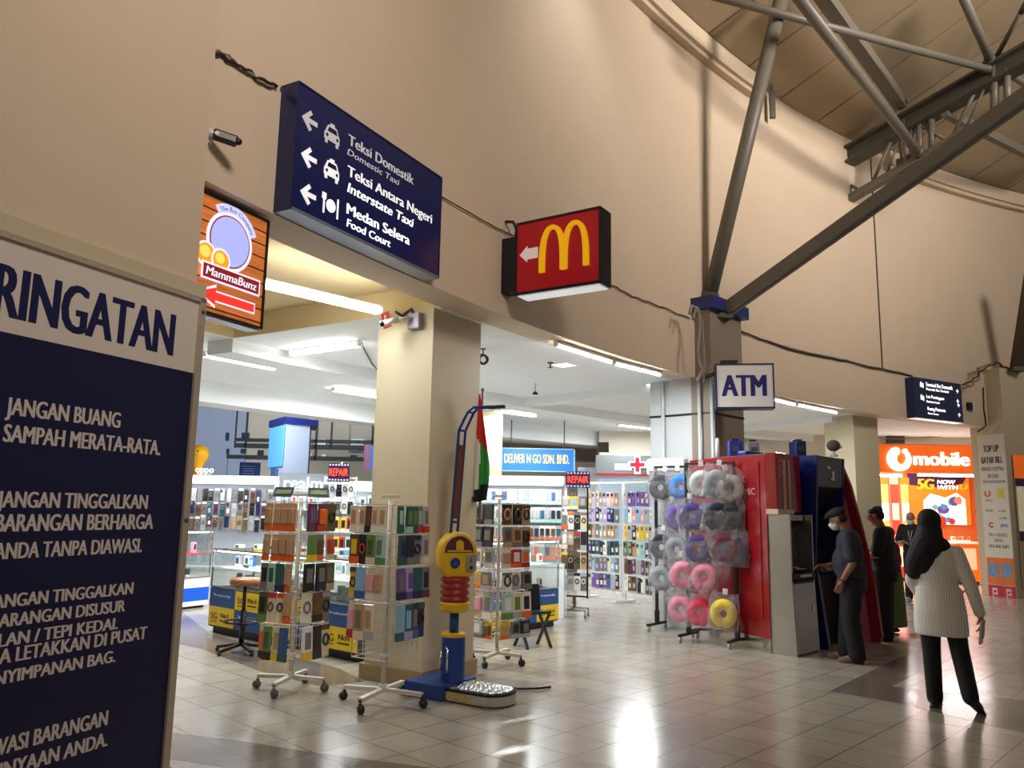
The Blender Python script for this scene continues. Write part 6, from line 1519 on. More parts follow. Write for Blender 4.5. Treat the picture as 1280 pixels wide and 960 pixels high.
add_text(k, 'NOW', Lp * .48, Lp * .78, Hp * .79, Hp * .075, .006, bold=.02, shear=.15); add_text(k, 'WITH', Lp * .48, Lp * .82, Hp * .685, Hp * .075, .006, bold=.02, shear=.15)
k.build('lettering', [mat('poster_yellow', srgb(250, 180, 30), .4, emit=srgb(250, 180, 30), strength=.8), LW], t)
k = B(); k.prism([(Lp * .24, 0), (Lp * .24, Hp * .45), (Lp * .36, Hp * .6), (Lp * .6, Hp * .52), (Lp * .78, Hp * .62), (Lp * .92, Hp * .5), (Lp * .92, 0)], .002, .008); k.build('white_burst', mat('poster_white', srgb(240, 240, 240), .4, emit=(1, 1, 1), strength=1.0), t)
k = B(); rr = random.Random(2)
cols = [mat('poster_sky', srgb(90, 170, 230), .4), mat('poster_red', srgb(220, 70, 50), .4), mat('poster_mint', srgb(120, 210, 200), .4), mat('poster_violet', srgb(110, 100, 190), .4), mat('poster_peach', srgb(240, 180, 140), .4)]
for i in range(16):
    k.cur = i % 5; u, v, s = rr.uniform(.3, .86) * Lp, rr.uniform(.06, .48) * Hp, rr.uniform(.04, .10) * Lp
    k.prism([(u + s * cos(q) * rr.uniform(.6, 1.2), v + s * .9 * sin(q) * rr.uniform(.6, 1.2)) for q in [j * pi / 4 for j in range(8)]], .009 + i * .0006, .0095 + i * .0006)
k.build('colour_shapes', cols, t)
# left shelving of the shop
for i, (x0, x1) in enumerate(((1089, 1098), (1101, 1111), (1113, 1124), (1126, 1136))):
    a = XZ(x0, 655, 21.6); b = XZ(x1, 597, 21.6); w_ = b[0] - a[0]
    t = thing('shop_column', '%s tall lit display column on the left side of the orange shop' % ('pale', 'orange', 'pink', 'red-orange')[i], 'display', (a[0] + w_ / 2, 21.6, 0))
    k = B(); k.box2((-w_ / 2, 0, 0), (w_ / 2, .25, b[1])); k.build('column', [mat('col_pale', srgb(230, 230, 226), .4, emit=(1, .95, .9), strength=.5), ORN, mat('col_pink', srgb(246, 150, 120), .4, emit=srgb(246, 150, 120), strength=.5), ORN][i], t)
    k = B(); k.box2((-w_ * .36, -.015, 1.1), (w_ * .36, 0, b[1] * .93)); k.build('poster_panel', [mat('poster_sky', srgb(90, 170, 230), .4), mat('col_orange_light', srgb(250, 160, 90), .4, emit=srgb(250, 150, 80), strength=.6), mat('col_red', srgb(230, 60, 40), .4, emit=srgb(230, 60, 40), strength=.4), mat('col_orange_light', srgb(250, 160, 90), .4)][i], t)
    k = B(); k.box2((-w_ * .3, -.022, 1.5), (w_ * .3, -.014, 1.95)); k.build('printed_picture', [LW, LW, mat('col_peach', srgb(250, 200, 180), .4), LW][i], t)
def shop_counter(label, x0, x1, Y, h, m):
    a = PY(x0, 690, Y).x; b = PY(x1, 690, Y).x
    t = thing('shop_counter', label, 'counter', ((a + b) / 2, Y, 0)); w_ = b - a
    k = B(); k.box2((-w_ / 2, 0, .08), (w_ / 2, .6, h - .05)); k.build('body', m, t); k = B(); k.box2((-w_ / 2 - .03, -.04, h - .05), (w_ / 2 + .03, .64, h)); k.build('worktop', mat('counter_top_white', srgb(240, 236, 228), .3), t); k = B(); k.box2((-w_ / 2 + .03, .04, 0), (w_ / 2 - .03, .56, .08)); k.build('plinth', BLACKP, t)
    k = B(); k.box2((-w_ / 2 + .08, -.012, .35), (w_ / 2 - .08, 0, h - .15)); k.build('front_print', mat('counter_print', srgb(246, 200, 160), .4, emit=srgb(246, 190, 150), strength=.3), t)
    return a, b
a, b = shop_counter('white-topped orange counter at the right of the orange shop', 1192, 1224, 19.6, 1.02, ORN)
for i in range(6):
    c = ('cream', 'green', 'orange', 'white', 'red', 'yellow')[i]
    pack('phone_box', '%s leaflet box, %s from left on the right counter of the orange shop' % (c, ORD[i]), 'box', Matrix.Translation((a + .1 + (b - a - .2) * i / 5, 19.8 + .1 * (i % 2), 1.02 + .12 + .001)), 'box', c, 'white', 'orange', .09, .12, .05, 'boxes on the orange shop counters', False)
a, b = shop_counter('low display counter with red edge at the left of the orange shop', 1112, 1146, 20.4, 1.0, mat('counter_red', srgb(200, 50, 40), .4))
for i in range(5):
    c = ('white', 'pink', 'cream', 'silver', 'white')[i]
    pack('phone_box', '%s card box, %s from left on the left counter of the orange shop' % (c, ORD[i]), 'box', Matrix.Translation((a + .1 + (b - a - .2) * i / 4, 20.6, 1.0 + .14 + .001)), 'box', c, 'red', 'orange', .1, .14, .05, 'boxes on the orange shop counters', False)
# pole stand and cable in front of the shop
t = thing('signal_box', 'pair of dark grey boxes on the wall above the orange sign', 'box', PY(1118, 556, YS - .02)); k = B(); k.box2((-.2, -.12, 0.02), (.2, 0, .12)); k.box2((-.2, -.12, .15), (.2, 0, .32)); k.build('casing', STEELD, t); k = B(); k.box2((-.15, -.13, .06), (.15, -.12, .08)); k.box2((-.15, -.13, .22), (.15, -.12, .24)); k.build('vent_slot', BLACKP, t)
wire('wall_cable', 'cable sagging across above the orange shop sign', [PY(x, y, YS - .1) for x, y in ((1083, 547), (1120, 549), (1160, 547), (1190, 544), (1215, 541), (1232, 536))], .02, CABLEG)
t = thing('barrier_post', 'slim dark post leaning beside the right pillar below the poster edge', 'post', FL(1231, 722)); k = B(); k.tube([(0, 0, 0), (-.06, .05, 1.75)], .018, 8); k.build('rod', BLACKP, t); k = B(); k.box((0, 0, .02), (.2, .2, .04)); k.ell((-.07, .05, 1.77), .03); k.build('foot', BLACKP, t)

# ------------------------------------------------------------------ top-up poster on the right pillar
pf = rp(24.7, 113.46); Ur = Vector((cos(radians(A_R)), sin(radians(A_R)), 0)) * -1   # the side face of the pillar
Mq_ = frame_of(rp(25.1, A_R), Ur)
q0 = inpl(Mq_, 1222.5, 543, .01); q1 = inpl(Mq_, 1260, 543, .01); q2 = inpl(Mq_, 1232, 713, .01); q3 = inpl(Mq_, 1271.5, 713, .01)
ul, ur = (q0[0] + q2[0]) / 2, (q1[0] + q3[0]) / 2; vt_, vb = (q0[1] + q1[1]) / 2, (q2[1] + q3[1]) / 2
ul = max(ul, -.73); ur = min(ur, -.01)
t = thing('top_up_poster', 'tall white TOP UP poster with carrier logos on the right pillar', 'poster', M=Mq_)
k = B(); k.box2((ul, vb, .002), (ur, vt_, .012)); k.build('sheet', mat('poster_sheet', srgb(222, 218, 208), .4), t)
Wp, Hp = ur - ul, vt_ - vb; U0 = lambda f: ul + f * Wp; V0 = lambda f: vt_ - f * Hp
k = B()
for s, a_, b_, v_, h_, bd in (('TOP UP', .20, .78, .13, .062, .04), ('BAYAR BILL', .10, .90, .215, .062, .04), ('PREPAID / POSTPAID', .08, .92, .272, .036, .02), ('SIM CARD', .30, .70, .325, .036, .02), ('SEMUA TELCO ADA DI SINI', .10, .92, .362, .024, .02), ('BILA HUBUNGI', .20, .84, .755, .03, .01), ('GERAI', .36, .66, .795, .03, .01), ('016-666 5681', .16, .86, .838, .03, .02), ('UNIFI', .12, .40, .575, .022, .01), ('tunetalk', .58, .88, .575, .022, .0), ('XPAX', .14, .4, .50, .02, 0), ('redONE', .60, .88, .63, .022, .01)):
    add_text(k, s, U0(a_), U0(b_), V0(v_), h_ * Hp * .8, .013, bold=bd)
k.build('lettering', mat('poster_ink', srgb(50, 50, 54), .5), t)
def logo(nm, m, fn): k = B(); fn(k); k.build(nm, m, t)
logo('orange_emblem', mat('emblem_orange', srgb(214, 106, 74), .4), lambda k: (ringseg(k, U0(.24), V0(.44), Wp * .06, Wp * .13, radians(120), radians(420), .0125, .015, 16)))
logo('yellow_emblem', mat('emblem_yellow', srgb(214, 206, 60), .4), lambda k: k.box((U0(.74), V0(.44), .014), (Wp * .26, Hp * .07, .003)))
logo('red_emblem', mat('emblem_red', srgb(200, 60, 70), .4), lambda k: ringseg(k, U0(.30), V0(.672), Wp * .05, Wp * .1, radians(40), radians(330), .0125, .015, 14))
logo('blue_emblem', mat('emblem_blue', srgb(90, 110, 200), .4), lambda k: add_text(k, 'yes', U0(.62), U0(.9), V0(.685), Hp * .03, .013, bold=.03))
t2 = thing('card_notice', 'two orange and blue picture cards below the top-up poster text', 'poster', M=Mq_)
k = B()
for i in (0, 1): k.box2((U0(.04 + .48 * i), V0(1.16), .012), (U0(.48 + .48 * i), V0(.90), .02))
V1 = V0
k = B(); k.box2((U0(.03), vb - .10 * Hp, .012), (U0(1.0), vb + .09 * Hp, .018)); k.build('card', mat('card_orange', srgb(226, 120, 40), .4, vary=.35, vscale=9), t2)
k = B(); [k.box2((U0(.08 + .48 * i), vb - .05 * Hp, .018), (U0(.44 + .48 * i), vb + .05 * Hp, .022)) for i in (0, 1)]; k.build('picture', mat('card_blue_pic', srgb(120, 150, 190), .4, vary=.5, vscale=14), t2)
t3 = thing('pink_notice', 'two crimson square cards with white symbols at the foot of the pillar posters', 'poster', M=Mq_)
k = B(); [k.box2((U0(.02 + .5 * i), vb - .27 * Hp, .012), (U0(.49 + .5 * i), vb - .11 * Hp, .018)) for i in (0, 1)]; k.build('card', mat('card_crimson', srgb(206, 40, 70), .4), t3)
k = B()
for i in (0, 1):
    cu, cv = U0(.26 + .5 * i), vb - .17 * Hp
    for q in ((-.09, -.04, -.06, .04), (-.09, .025, .09, .04), (.06, -.01, .09, .04), (-.09, -.04, .05, -.025), (-.03, -.005, .06, .008)): k.box2((cu + q[0] * Wp, cv + q[1] * Hp, .018), (cu + q[2] * Wp, cv + q[3] * Hp, .022))
    k.box2((cu - .08 * Wp, cv - .075 * Hp, .018), (cu + .08 * Wp, cv - .062 * Hp, .022))
k.build('symbol', WHITEP, t3)
# advertisement on the front face of the right pillar, at the frame edge
Ut = Vector((sin(radians(A_R - 1.1)), -cos(radians(A_R - 1.1)), 0)) * -1
Ut = (rp(25.1, A_R - 1.5) - rp(25.1, A_R)).normalized()
Me = frame_of(rp(25.08, A_R), Ut)
uL = inpl(Me, 1268, 600, .01)[0]; zz = lambda y: inpl(Me, 1274, y, .01)[1]
t = thing('pillar_advert', 'tall orange-topped advert on the front of the right pillar at the frame edge', 'poster', M=Me)
k = B(); k.box2((uL, zz(735), .004), (uL + .85, zz(569), .02)); k.build('board', mat('edge_base', srgb(190, 176, 150), .4), t)
k = B(); k.box2((uL, zz(598), .02), (uL + .85, zz(569), .03)); k.build('orange_panel', ORN, t)
k = B(); k.box2((uL + .03, zz(664), .02), (uL + .82, zz(608), .028)); k.build('pale_picture', mat('edge_lit', srgb(226, 216, 180), .4, emit=srgb(236, 226, 190), strength=.2, vary=.4, vscale=9), t)
k = B(); k.box2((uL, zz(608), .02), (uL + .85, zz(598), .03)); k.build('violet_band', mat('edge_violet', srgb(60, 44, 76), .4), t)
k = B(); k.box2((uL, zz(676), .02), (uL + .85, zz(664), .03)); k.build('violet_band', mat('edge_violet', srgb(60, 44, 76), .4), t)
# ------------------------------------------------------------------ people
SKIN = mat('skin_brown', srgb(150, 104, 78), .55, vary=.05, vscale=14); SKINL = mat('skin_tan', srgb(176, 128, 98), .55, vary=.05, vscale=14)
DTRO = mat('black_trouser_cloth', srgb(20, 20, 24), .8, bump=.2, bscale=120); BLKS = mat('black_shirt_cloth', srgb(22, 21, 25), .8, bump=.2, bscale=120)
V_ = Vector
def hand(k, wrist, d, pn, s=1.0, curl=.5, side=1):
    """palm with four unequal bent fingers and a thumb; d points along the hand, pn is the palm normal"""
    d = V_(d).normalized(); pn = V_(pn); pn = (pn - d * pn.dot(d)).normalized(); a = d.cross(pn) * side
    w = V_(wrist); k.cap(w - d * .02, w + d * .02, .024 * s, .026 * s)
    for i in range(4):
        off = (i - 1.5) * .019 * s
        k.cap(w + d * .01 + a * off * .6, w + d * .085 * s + a * off, .015 * s, .0115 * s)
        L = (.066, .076, .072, .056)[i] * s; b = w + d * .085 * s + a * off
        d1 = (d + pn * curl * .5).normalized(); d2 = (d + pn * curl * 1.5).normalized(); d3 = (d * .6 + pn * curl * 2.2).normalized()
        p1 = b + d1 * L * .45; p2 = p1 + d2 * L * .32; p3 = p2 + d3 * L * .25
        k.cap(b, p1, .0098 * s, .0092 * s, 8); k.cap(p1, p2, .0092 * s, .0086 * s, 8); k.cap(p2, p3, .0086 * s, .0075 * s, 8)
    tb = w + d * .025 * s - a * .026 * s; td = (d * .7 - a * .6 + pn * .45).normalized()
    t1 = tb + td * .034 * s; t2 = t1 + (d * .9 - a * .15 + pn * .5).normalized() * .03 * s
    k.cap(tb, t1, .0135 * s, .011 * s, 8); k.cap(t1, t2, .0105 * s, .0085 * s, 8)
def head_shape(k, c, f, up, s=1.0, ears=True):
    """skull, jaw, nose, brow, lips and ears; f is where the face looks"""
    f = V_(f).normalized(); up = V_(up).normalized(); r = f.cross(up).normalized(); up = r.cross(f); c = V_(c)
    R = Matrix((r, f, up)).transposed()
    P = lambda x, y, z: c + r * x * s + f * y * s + up * z * s
    k.ell(P(0, -.008, .03), (.076 * s, .094 * s, .088 * s), R); k.ell(P(0, .022, -.045), (.058 * s, .066 * s, .07 * s), R); k.ell(P(0, .06, -.09), (.028 * s, .026 * s, .022 * s), R)
    k.cap(P(0, .084, .015), P(0, .104, -.022), .010 * s, .014 * s, 8); k.ell(P(-.013, .09, -.026), .010 * s, R); k.ell(P(.013, .09, -.026), .010 * s, R)
    for e in (-1, 1):
        k.ell(P(.032 * e, .078, .028), (.024 * s, .012 * s, .008 * s), R); k.ell(P(.04 * e, .062, -.02), (.024 * s, .022 * s, .022 * s), R)
        if ears: k.ell(P(.077 * e, -.008, -.005), (.012 * s, .022 * s, .033 * s), R)
    k.ell(P(0, .082, -.052), (.024 * s, .011 * s, .007 * s), R); k.ell(P(0, .080, -.064), (.021 * s, .011 * s, .007 * s), R)
    return P, R
def face_details(P, R, parent, s=1.0, mask=False, glasses=False, cover_mouth=False):
    k = B()
    for e in (-1, 1): k.ell(P(.031 * e, .082, .012), (.012 * s, .007 * s, .007 * s), R)
    k.build('eyes', mat('eye_white', srgb(220, 214, 206), .3), parent)
    k = B()
    for e in (-1, 1): k.ell(P(.031 * e, .0872, .012), (.0055 * s, .004 * s, .0055 * s), R); k.bar(P(.016 * e, .094, .034), P(.048 * e, .084, .036), .006 * s, .006 * s)
    k.build('pupils_and_brows', mat('dark_hair', srgb(22, 18, 17), .6), parent)
    if not mask: k = B(); k.ell(P(0, .0895, -.058), (.02 * s, .005 * s, .006 * s), R); k.build('lips', mat('lip', srgb(130, 76, 66), .5), parent)
    if mask:
        k = B(); k.ell(P(0, .055, -.052), (.066 * s, .064 * s, .058 * s), R); k.cap(P(0, .095, -.012), P(0, .112, -.03), .014 * s, .018 * s)
        remeshed(k, 'face_mask', mat('mask_cloth', srgb(206, 212, 210), .7), parent, .006, 2)
        k = B()
        for e in (-1, 1): k.tube([P(.06 * e, .06, -.03), P(.078 * e, .0, .01), P(.084 * e, -.02, -.01)], .003, 5)
        k.build('mask_straps', WHITEP, parent)
    if glasses:
        k = B()
        for e in (-1, 1): k.torus(P(.032 * e, .102, .012), .022 * s, .003, R @ Matrix.Rotation(pi / 2, 3, 'X'), 16, 6); k.tube([P(.055 * e, .1, .014), P(.08 * e, .0, .012)], .003, 5)
        k.build('glasses', BLACKP, parent)
def ubody(k, pel, chest, neck, sc=1.0):
    pass
def person(label, loc, rz, group=None): return thing('person', label, 'person', loc, rz, group)
def torso(k, pel, chest, grow=0.0, w=1.0, belly=0.0):
    pel = V_(pel); chest = V_(chest); ax = (chest - pel); m = pel + ax * .45; R = Matrix.Rotation(0, 3, 'Z')
    q = ax.to_track_quat('Z', 'Y').to_matrix() if ax.length else R
    k.ell(chest + ax.normalized() * .06, ((.182 + grow) * w, .105 + grow, .15 + grow)); k.ell(chest - ax.normalized() * .06, ((.168 + grow) * w, .118 + grow, .18 + grow)); k.ell(m + V_((0, belly, 0)), ((.155 + grow) * w, .115 + grow + belly * .6, .19 + grow)); k.ell(pel + V_((0, 0, .03)), ((.168 + grow) * w, .125 + grow, .15 + grow))

# --- woman walking away in a black headscarf
W0 = FL(1183, 886); yaw = atan2(-W0.x, W0.y) * 1 + radians(-8)
t = person('woman in black headscarf and white striped shirt walking away with papers', W0, yaw)
k = B(); hd = V_((-.045, .03, 1.53))
P, R = head_shape(k, hd, (.25, 1, -.05), (0, 0, 1)); k.cap((0, .0, 1.34), (-.04, .02, 1.46), .05, .048)
torso(k, (0, 0, .92), (0, 0, 1.18), -.012, .95)
sh_r, el_r, wr_r = V_((.175, .0, 1.30)), V_((.245, -.015, 1.03)), V_((.295, .05, .79)); sh_l, el_l, wr_l = V_((-.175, 0, 1.30)), V_((-.215, .04, 1.04)), V_((-.165, .20, .88))
for s_, e_, w_ in ((sh_r, el_r, wr_r), (sh_l, el_l, wr_l)): k.cap(s_, e_, .044, .036); k.cap(e_, w_, .036, .025)
hand(k, wr_r, (.05, .1, -1), (-1, 0, 0), .95, .7, 1); hand(k, wr_l, (.25, .5, -.6), (1, 0, 0), .95, .6, -1)
hipL, knL, anL = V_((-.085, 0, .86)), V_((-.09, .03, .47)), V_((-.085, .02, .075)); hipR, knR, anR = V_((.085, -.01, .86)), V_((.13, -.0, .48)), V_((.20, -.12, .14))
for a, b, c in ((hipL, knL, anL), (hipR, knR, anR)): k.cap(a, b, .078, .05); k.cap(b, c, .05, .034)
k.cap(anL, anL + V_((0, .13, -.045)), .034, .026); k.cap(anR, anR + V_((.05, .11, -.10)), .034, .026)
remeshed(k, 'body', SKINL, t, .0065, 2); face_details(P, R, t)
def stripe():
    m = mat('striped_white_shirt', srgb(222, 218, 208), .8); nt = m.node_tree; b = nt.nodes['Principled BSDF']; tc = nt.nodes.new('ShaderNodeTexCoord'); w = nt.nodes.new('ShaderNodeTexWave'); w.inputs['Scale'].default_value = 17; w.inputs['Distortion'].default_value = .8; w.inputs['Detail'].default_value = 1; w.bands_direction = 'X'
    r = nt.nodes.new('ShaderNodeValToRGB'); r.color_ramp.elements[0].color = srgb(204, 198, 188) + (1,); r.color_ramp.elements[0].position = .1; r.color_ramp.elements[1].color = srgb(238, 234, 226) + (1,); r.color_ramp.elements[1].position = .45
    nt.links.new(tc.outputs['Object'], w.inputs['Vector']); nt.links.new(w.outputs['Fac'], r.inputs[0]); nt.links.new(r.outputs[0], b.inputs['Base Color']); return m
k = B(); torso(k, (0, 0, .88), (0, 0, 1.18), .006, .98); k.ell((0, 0, .80), (.20, .145, .2)); k.lathe([(.001, .60), (.195, .60), (.20, .66), (.195, .8), (.168, 1.0), (.001, 1.0)], 24, Matrix.Diagonal((1.06, .72, 1, 1)))
for s_, e_, w_ in ((sh_r, el_r, wr_r), (sh_l, el_l, wr_l)): k.cap(s_ + V_((-.02 if s_.x > 0 else .02, 0, 0)), e_, .064, .056); k.cap(e_, e_.lerp(w_, .92), .056, .046)
remeshed(k, 'shirt', stripe(), t, .011, 5)
k = B(); k.torus(wr_r + V_((0, -.004, .018)), .034, .008, Matrix.Rotation(.2, 3, 'X'), 18, 6); k.build('cuff', mat('cuff_white', srgb(230, 226, 216), .8), t)
k = B(); k.ell((0, 0, .84), (.15, .105, .15))
for a, b, c in ((hipL, knL, anL), (hipR, knR, anR)): k.cap(a, b, .092, .075); k.cap(b, c + V_((0, 0, .0)), .075, .066)
remeshed(k, 'trousers', DTRO, t, .011, 4)
k = B(); k.ell(anL + V_((0, .055, -.045)), (.042, .11, .032)); k.ell(anL + V_((0, -.02, -.02)), (.042, .05, .05)); k.box(anL + V_((0, .04, -.066)), (.08, .22, .018), None, .008)
remeshed(k, 'shoe', BLACKP, t, .007, 2)
k = B(); Rr = Matrix.Rotation(-.35, 3, 'Z') @ Matrix.Rotation(-.55, 3, 'X'); q = anR + V_((.03, .04, -.055)); k.ell(q, (.042, .115, .032), Rr); k.ell(anR + V_((0, -.01, -.01)), (.042, .05, .05)); k.box(q + V_((0, .0, -.026)), (.08, .22, .018), Rr, .008)
remeshed(k, 'shoe', BLACKP, t, .007, 2)
k = B(); k.ell(hd + V_((0, -.012, .035)), (.098, .122, .112)); k.ell(hd + V_((0, -.03, -.07)), (.1, .105, .12)); k.cap(hd + V_((0, -.025, -.06)), (-.06, -.03, 1.33), .105, .135); k.cap((-.07, -.04, 1.34), (-.15, -.04, 1.2), .13, .10); k.cap((-.15, -.04, 1.2), (-.175, -.04, 1.13), .095, .075); k.cap((-.07, -.05, 1.32), (-.09, -.05, 1.18), .12, .085); k.cap((-.06, -.03, 1.38), (.035, -.02, 1.345), .11, .085); k.ell((-.01, .05, 1.28), (.13, .08, .11))
remeshed(k, 'headscarf', mat('black_scarf', srgb(15, 16, 22), .75), t, .010, 5)
o = thing('paper_bundle', 'white folded papers held in the walking woman\'s right hand', 'papers', Matrix.Translation(W0) @ Matrix.Rotation(yaw, 4, 'Z') @ (wr_r + V_((-.0, .035, -.12))), yaw)
k = B(); k.box((-.004, 0, -.02), (.018, .15, .2), Matrix.Rotation(.12, 3, 'Y'), .003); k.build('folded_sheet', mat('paper_white', srgb(214, 214, 216), .6), o)
k = B(); k.box((.012, .01, .0), (.008, .13, .15), Matrix.Rotation(.12, 3, 'Y'), .002); k.build('inner_sheet', mat('paper_grey', srgb(168, 168, 176), .6), o)
# --- man with cap and mask at the machine
M0_ = V_((3.86, 9.14, 0)); yaw = radians(66)
t = person('man in dark patterned shirt, flat cap and white mask at the cash machine', M0_, yaw)
k = B(); hd = V_((0, .115, 1.555)); f = V_((.12, 1, -.42))
P, R = head_shape(k, hd, f, (0, .35, 1)); k.cap((0, .02, 1.40), (0, .085, 1.50), .056, .054)
torso(k, (0, 0, .94), (0, .01, 1.22), -.012, 1.0)
sr, er, wr = V_((-.20, .02, 1.36)), V_((-.26, -.02, 1.08)), V_((-.21, .10, .87)); sl, el_, wl_ = V_((.20, .02, 1.36)), V_((.25, .06, 1.08)), V_((.15, .26, 1.02))
for s_, e_, w_ in ((sr, er, wr), (sl, el_, wl_)): k.cap(s_, e_, .052, .043); k.cap(e_, w_, .043, .029)
hand(k, wr, (.15, .4, -.85), (1, .2, 0), 1.0, .6, -1); hand(k, wl_, (-.3, 1, 0), (-.4, 0, -1), 1.0, .6, 1)
legs = ((V_((-.09, 0, .88)), V_((-.10, .03, .48)), V_((-.10, -.02, .08))), (V_((.09, 0, .88)), V_((.11, .06, .48)), V_((.12, .10, .08))))
for a, b, c in legs: k.cap(a, b, .085, .055); k.cap(b, c, .052, .036); k.cap(c, c + V_((0, .15, -.05)), .034, .028)
remeshed(k, 'body', SKIN, t, .0065, 2); face_details(P, R, t, mask=True)
k = B(); torso(k, (0, 0, .95), (0, .01, 1.22), .035, 1.06, .03); k.ell((0, 0, .84), (.21, .17, .14)); k.torus((0, .02, 1.415), .062, .018, Matrix.Rotation(-.3, 3, 'X'), 18, 8)
for s_, e_ in ((sr, er), (sl, el_)): k.cap(s_ + V_((-.03 if s_.x > 0 else .03, 0, 0)), s_.lerp(e_, .78), .084, .074)
mm = mat('dark_patterned_cloth', srgb(42, 44, 58), .8, vary=.75, vscale=26); remeshed(k, 'shirt', mm, t, .011, 4)
k = B(); k.ell((0, 0, .90), (.172, .128, .14))
for a, b, c in legs: k.cap(a, b, .125, .10); k.cap(b, c, .10, .092)
remeshed(k, 'trousers', DTRO, t, .011, 4)
for a, b, c in legs:
    k = B(); k.ell(c + V_((0, .07, -.045)), (.05, .135, .034)); k.box(c + V_((0, .06, -.068)), (.09, .26, .02), None, .008); remeshed(k, 'shoe', mat('brown_sandal', srgb(104, 84, 70), .6), t, .007, 2)
k = B(); r_ = R; k.ell(P(0, -.015, .068), (.092, .108, .066), R); k.ell(P(0, .02, .078), (.08, .1, .045), R); k.ell(P(0, .10, .062), (.062, .05, .012), R); remeshed(k, 'flat_cap', mat('cap_cloth', srgb(34, 34, 40), .85), t, .008, 3)
k = B(); k.ell(P(0, -.045, .0), (.076, .062, .06), R); remeshed(k, 'hair', mat('dark_hair', srgb(22, 18, 17), .6), t, .008, 2)
k = B(); k.torus(wr + V_((0, -.01, .02)), .034, .008, Matrix.Rotation(.4, 3, 'X'), 16, 6); k.build('wristwatch', BLACKP, t)
# --- man in black looking at his hand
M1_ = V_((4.98, 10.75, 0)); yaw = radians(58)
t = person('man in black shirt with short dark hair and glasses looking down, back turned', M1_, yaw)
k = B(); hd = V_((0, .07, 1.60)); P, R = head_shape(k, hd, (.1, 1, -.35), (0, .2, 1)); k.cap((0, .0, 1.42), (0, .05, 1.54), .06, .056)
torso(k, (0, 0, .95), (0, 0, 1.24), -.012, 1.08)
sr, er, wr = V_((.22, 0, 1.38)), V_((.28, .02, 1.08)), V_((.14, .27, 1.12)); sl, el_, wl_ = V_((-.22, 0, 1.38)), V_((-.28, .04, 1.09)), V_((-.10, .28, 1.1))
for s_, e_, w_ in ((sr, er, wr), (sl, el_, wl_)): k.cap(s_, e_, .054, .045); k.cap(e_, w_, .045, .03)
hand(k, wr, (-.5, 1, .1), (0, 0, 1), 1.0, .6, -1); hand(k, wl_, (.5, 1, .1), (0, 0, 1), 1.0, .6, 1)
legs = ((V_((-.1, 0, .88)), V_((-.12, .02, .48)), V_((-.13, 0, .08))), (V_((.1, 0, .88)), V_((.12, .02, .48)), V_((.13, .03, .08))))
for a, b, c in legs: k.cap(a, b, .09, .056); k.cap(b, c, .055, .04); k.cap(c, c + V_((0, .15, -.05)), .034, .028)
remeshed(k, 'body', SKIN, t, .0075, 2); face_details(P, R, t, glasses=True)
k = B(); torso(k, (0, 0, .96), (0, 0, 1.24), .026, 1.12, .02); k.ell((0, 0, .84), (.225, .165, .16)); k.torus((0, .01, 1.43), .065, .018, None, 18, 8)
for s_, e_ in ((sr, er), (sl, el_)): k.cap(s_ + V_((-.03 if s_.x > 0 else .03, 0, 0)), s_.lerp(e_, .85), .09, .08)
remeshed(k, 'shirt', BLKS, t, .012, 4)
k = B(); k.ell((0, 0, .88), (.19, .145, .15))
for a, b, c in legs: k.cap(a, b, .12, .1); k.cap(b, c, .1, .095)
remeshed(k, 'trousers', DTRO, t, .012, 4)
for a, b, c in legs: k = B(); k.ell(c + V_((0, .07, -.04)), (.05, .14, .04)); k.box(c + V_((0, .06, -.068)), (.09, .27, .02), None, .008); remeshed(k, 'shoe', BLACKP, t, .008, 2)
k = B(); k.ell(P(0, -.02, .062), (.086, .1, .07), R); k.ell(P(0, -.055, .0), (.078, .056, .075), R); remeshed(k, 'hair', mat('dark_hair', srgb(22, 18, 17), .6), t, .008, 2)
o = thing('mobile_phone', 'pale phone in the hands of the man in the black shirt', 'phone', Matrix.Translation(M1_) @ Matrix.Rotation(yaw, 4, 'Z') @ V_((.02, .36, 1.155)), yaw); k = B(); k.box((0, 0, 0), (.075, .15, .012), Matrix.Rotation(.3, 3, 'X'), .006); k.build('casing', GREYP, o); k = B(); k.box((0, .0, .008), (.068, .138, .002), Matrix.Rotation(.3, 3, 'X')); k.build('screen', mat('phone_screen', srgb(120, 130, 150), .1), o)
# --- person in plum and green behind him
M2_ = V_((5.36, 11.4, 0)); yaw = radians(35)
t = person('person in plum scarf and green skirt mostly hidden behind the man in black', M2_, yaw)
k = B(); hd = V_((0, .03, 1.45)); P, R = head_shape(k, hd, (0, 1, -.1), (0, 0, 1)); k.cap((0, .0, 1.28), (0, .02, 1.40), .05, .048); torso(k, (0, 0, .88), (0, 0, 1.12), -.012, .95)
sr, er, wr = V_((.17, 0, 1.24)), V_((.21, .02, .98)), V_((.15, .2, .98)); sl, el_, wl_ = V_((-.17, 0, 1.24)), V_((-.21, .02, .98)), V_((-.15, .2, .98))
for s_, e_, w_ in ((sr, er, wr), (sl, el_, wl_)): k.cap(s_, e_, .044, .036); k.cap(e_, w_, .036, .025)
hand(k, wr, (-.4, 1, 0), (0, 0, 1), .95, .6, -1); hand(k, wl_, (.4, 1, 0), (0, 0, 1), .95, .6, 1)
for x in (-.08, .08): k.cap((x, 0, .84), (x, .02, .46), .078, .05); k.cap((x, .02, .46), (x, 0, .07), .05, .034); k.cap((x, 0, .07), (x, .13, .03), .034, .026)
remeshed(k, 'body', SKINL, t, .0075, 2); face_details(P, R, t)
k = B(); torso(k, (0, 0, .88), (0, 0, 1.12), .022, 1.0)
for s_, e_, w_ in ((sr, er, wr), (sl, el_, wl_)): k.cap(s_, e_, .07, .06); k.cap(e_, e_.lerp(w_, .9), .06, .045)
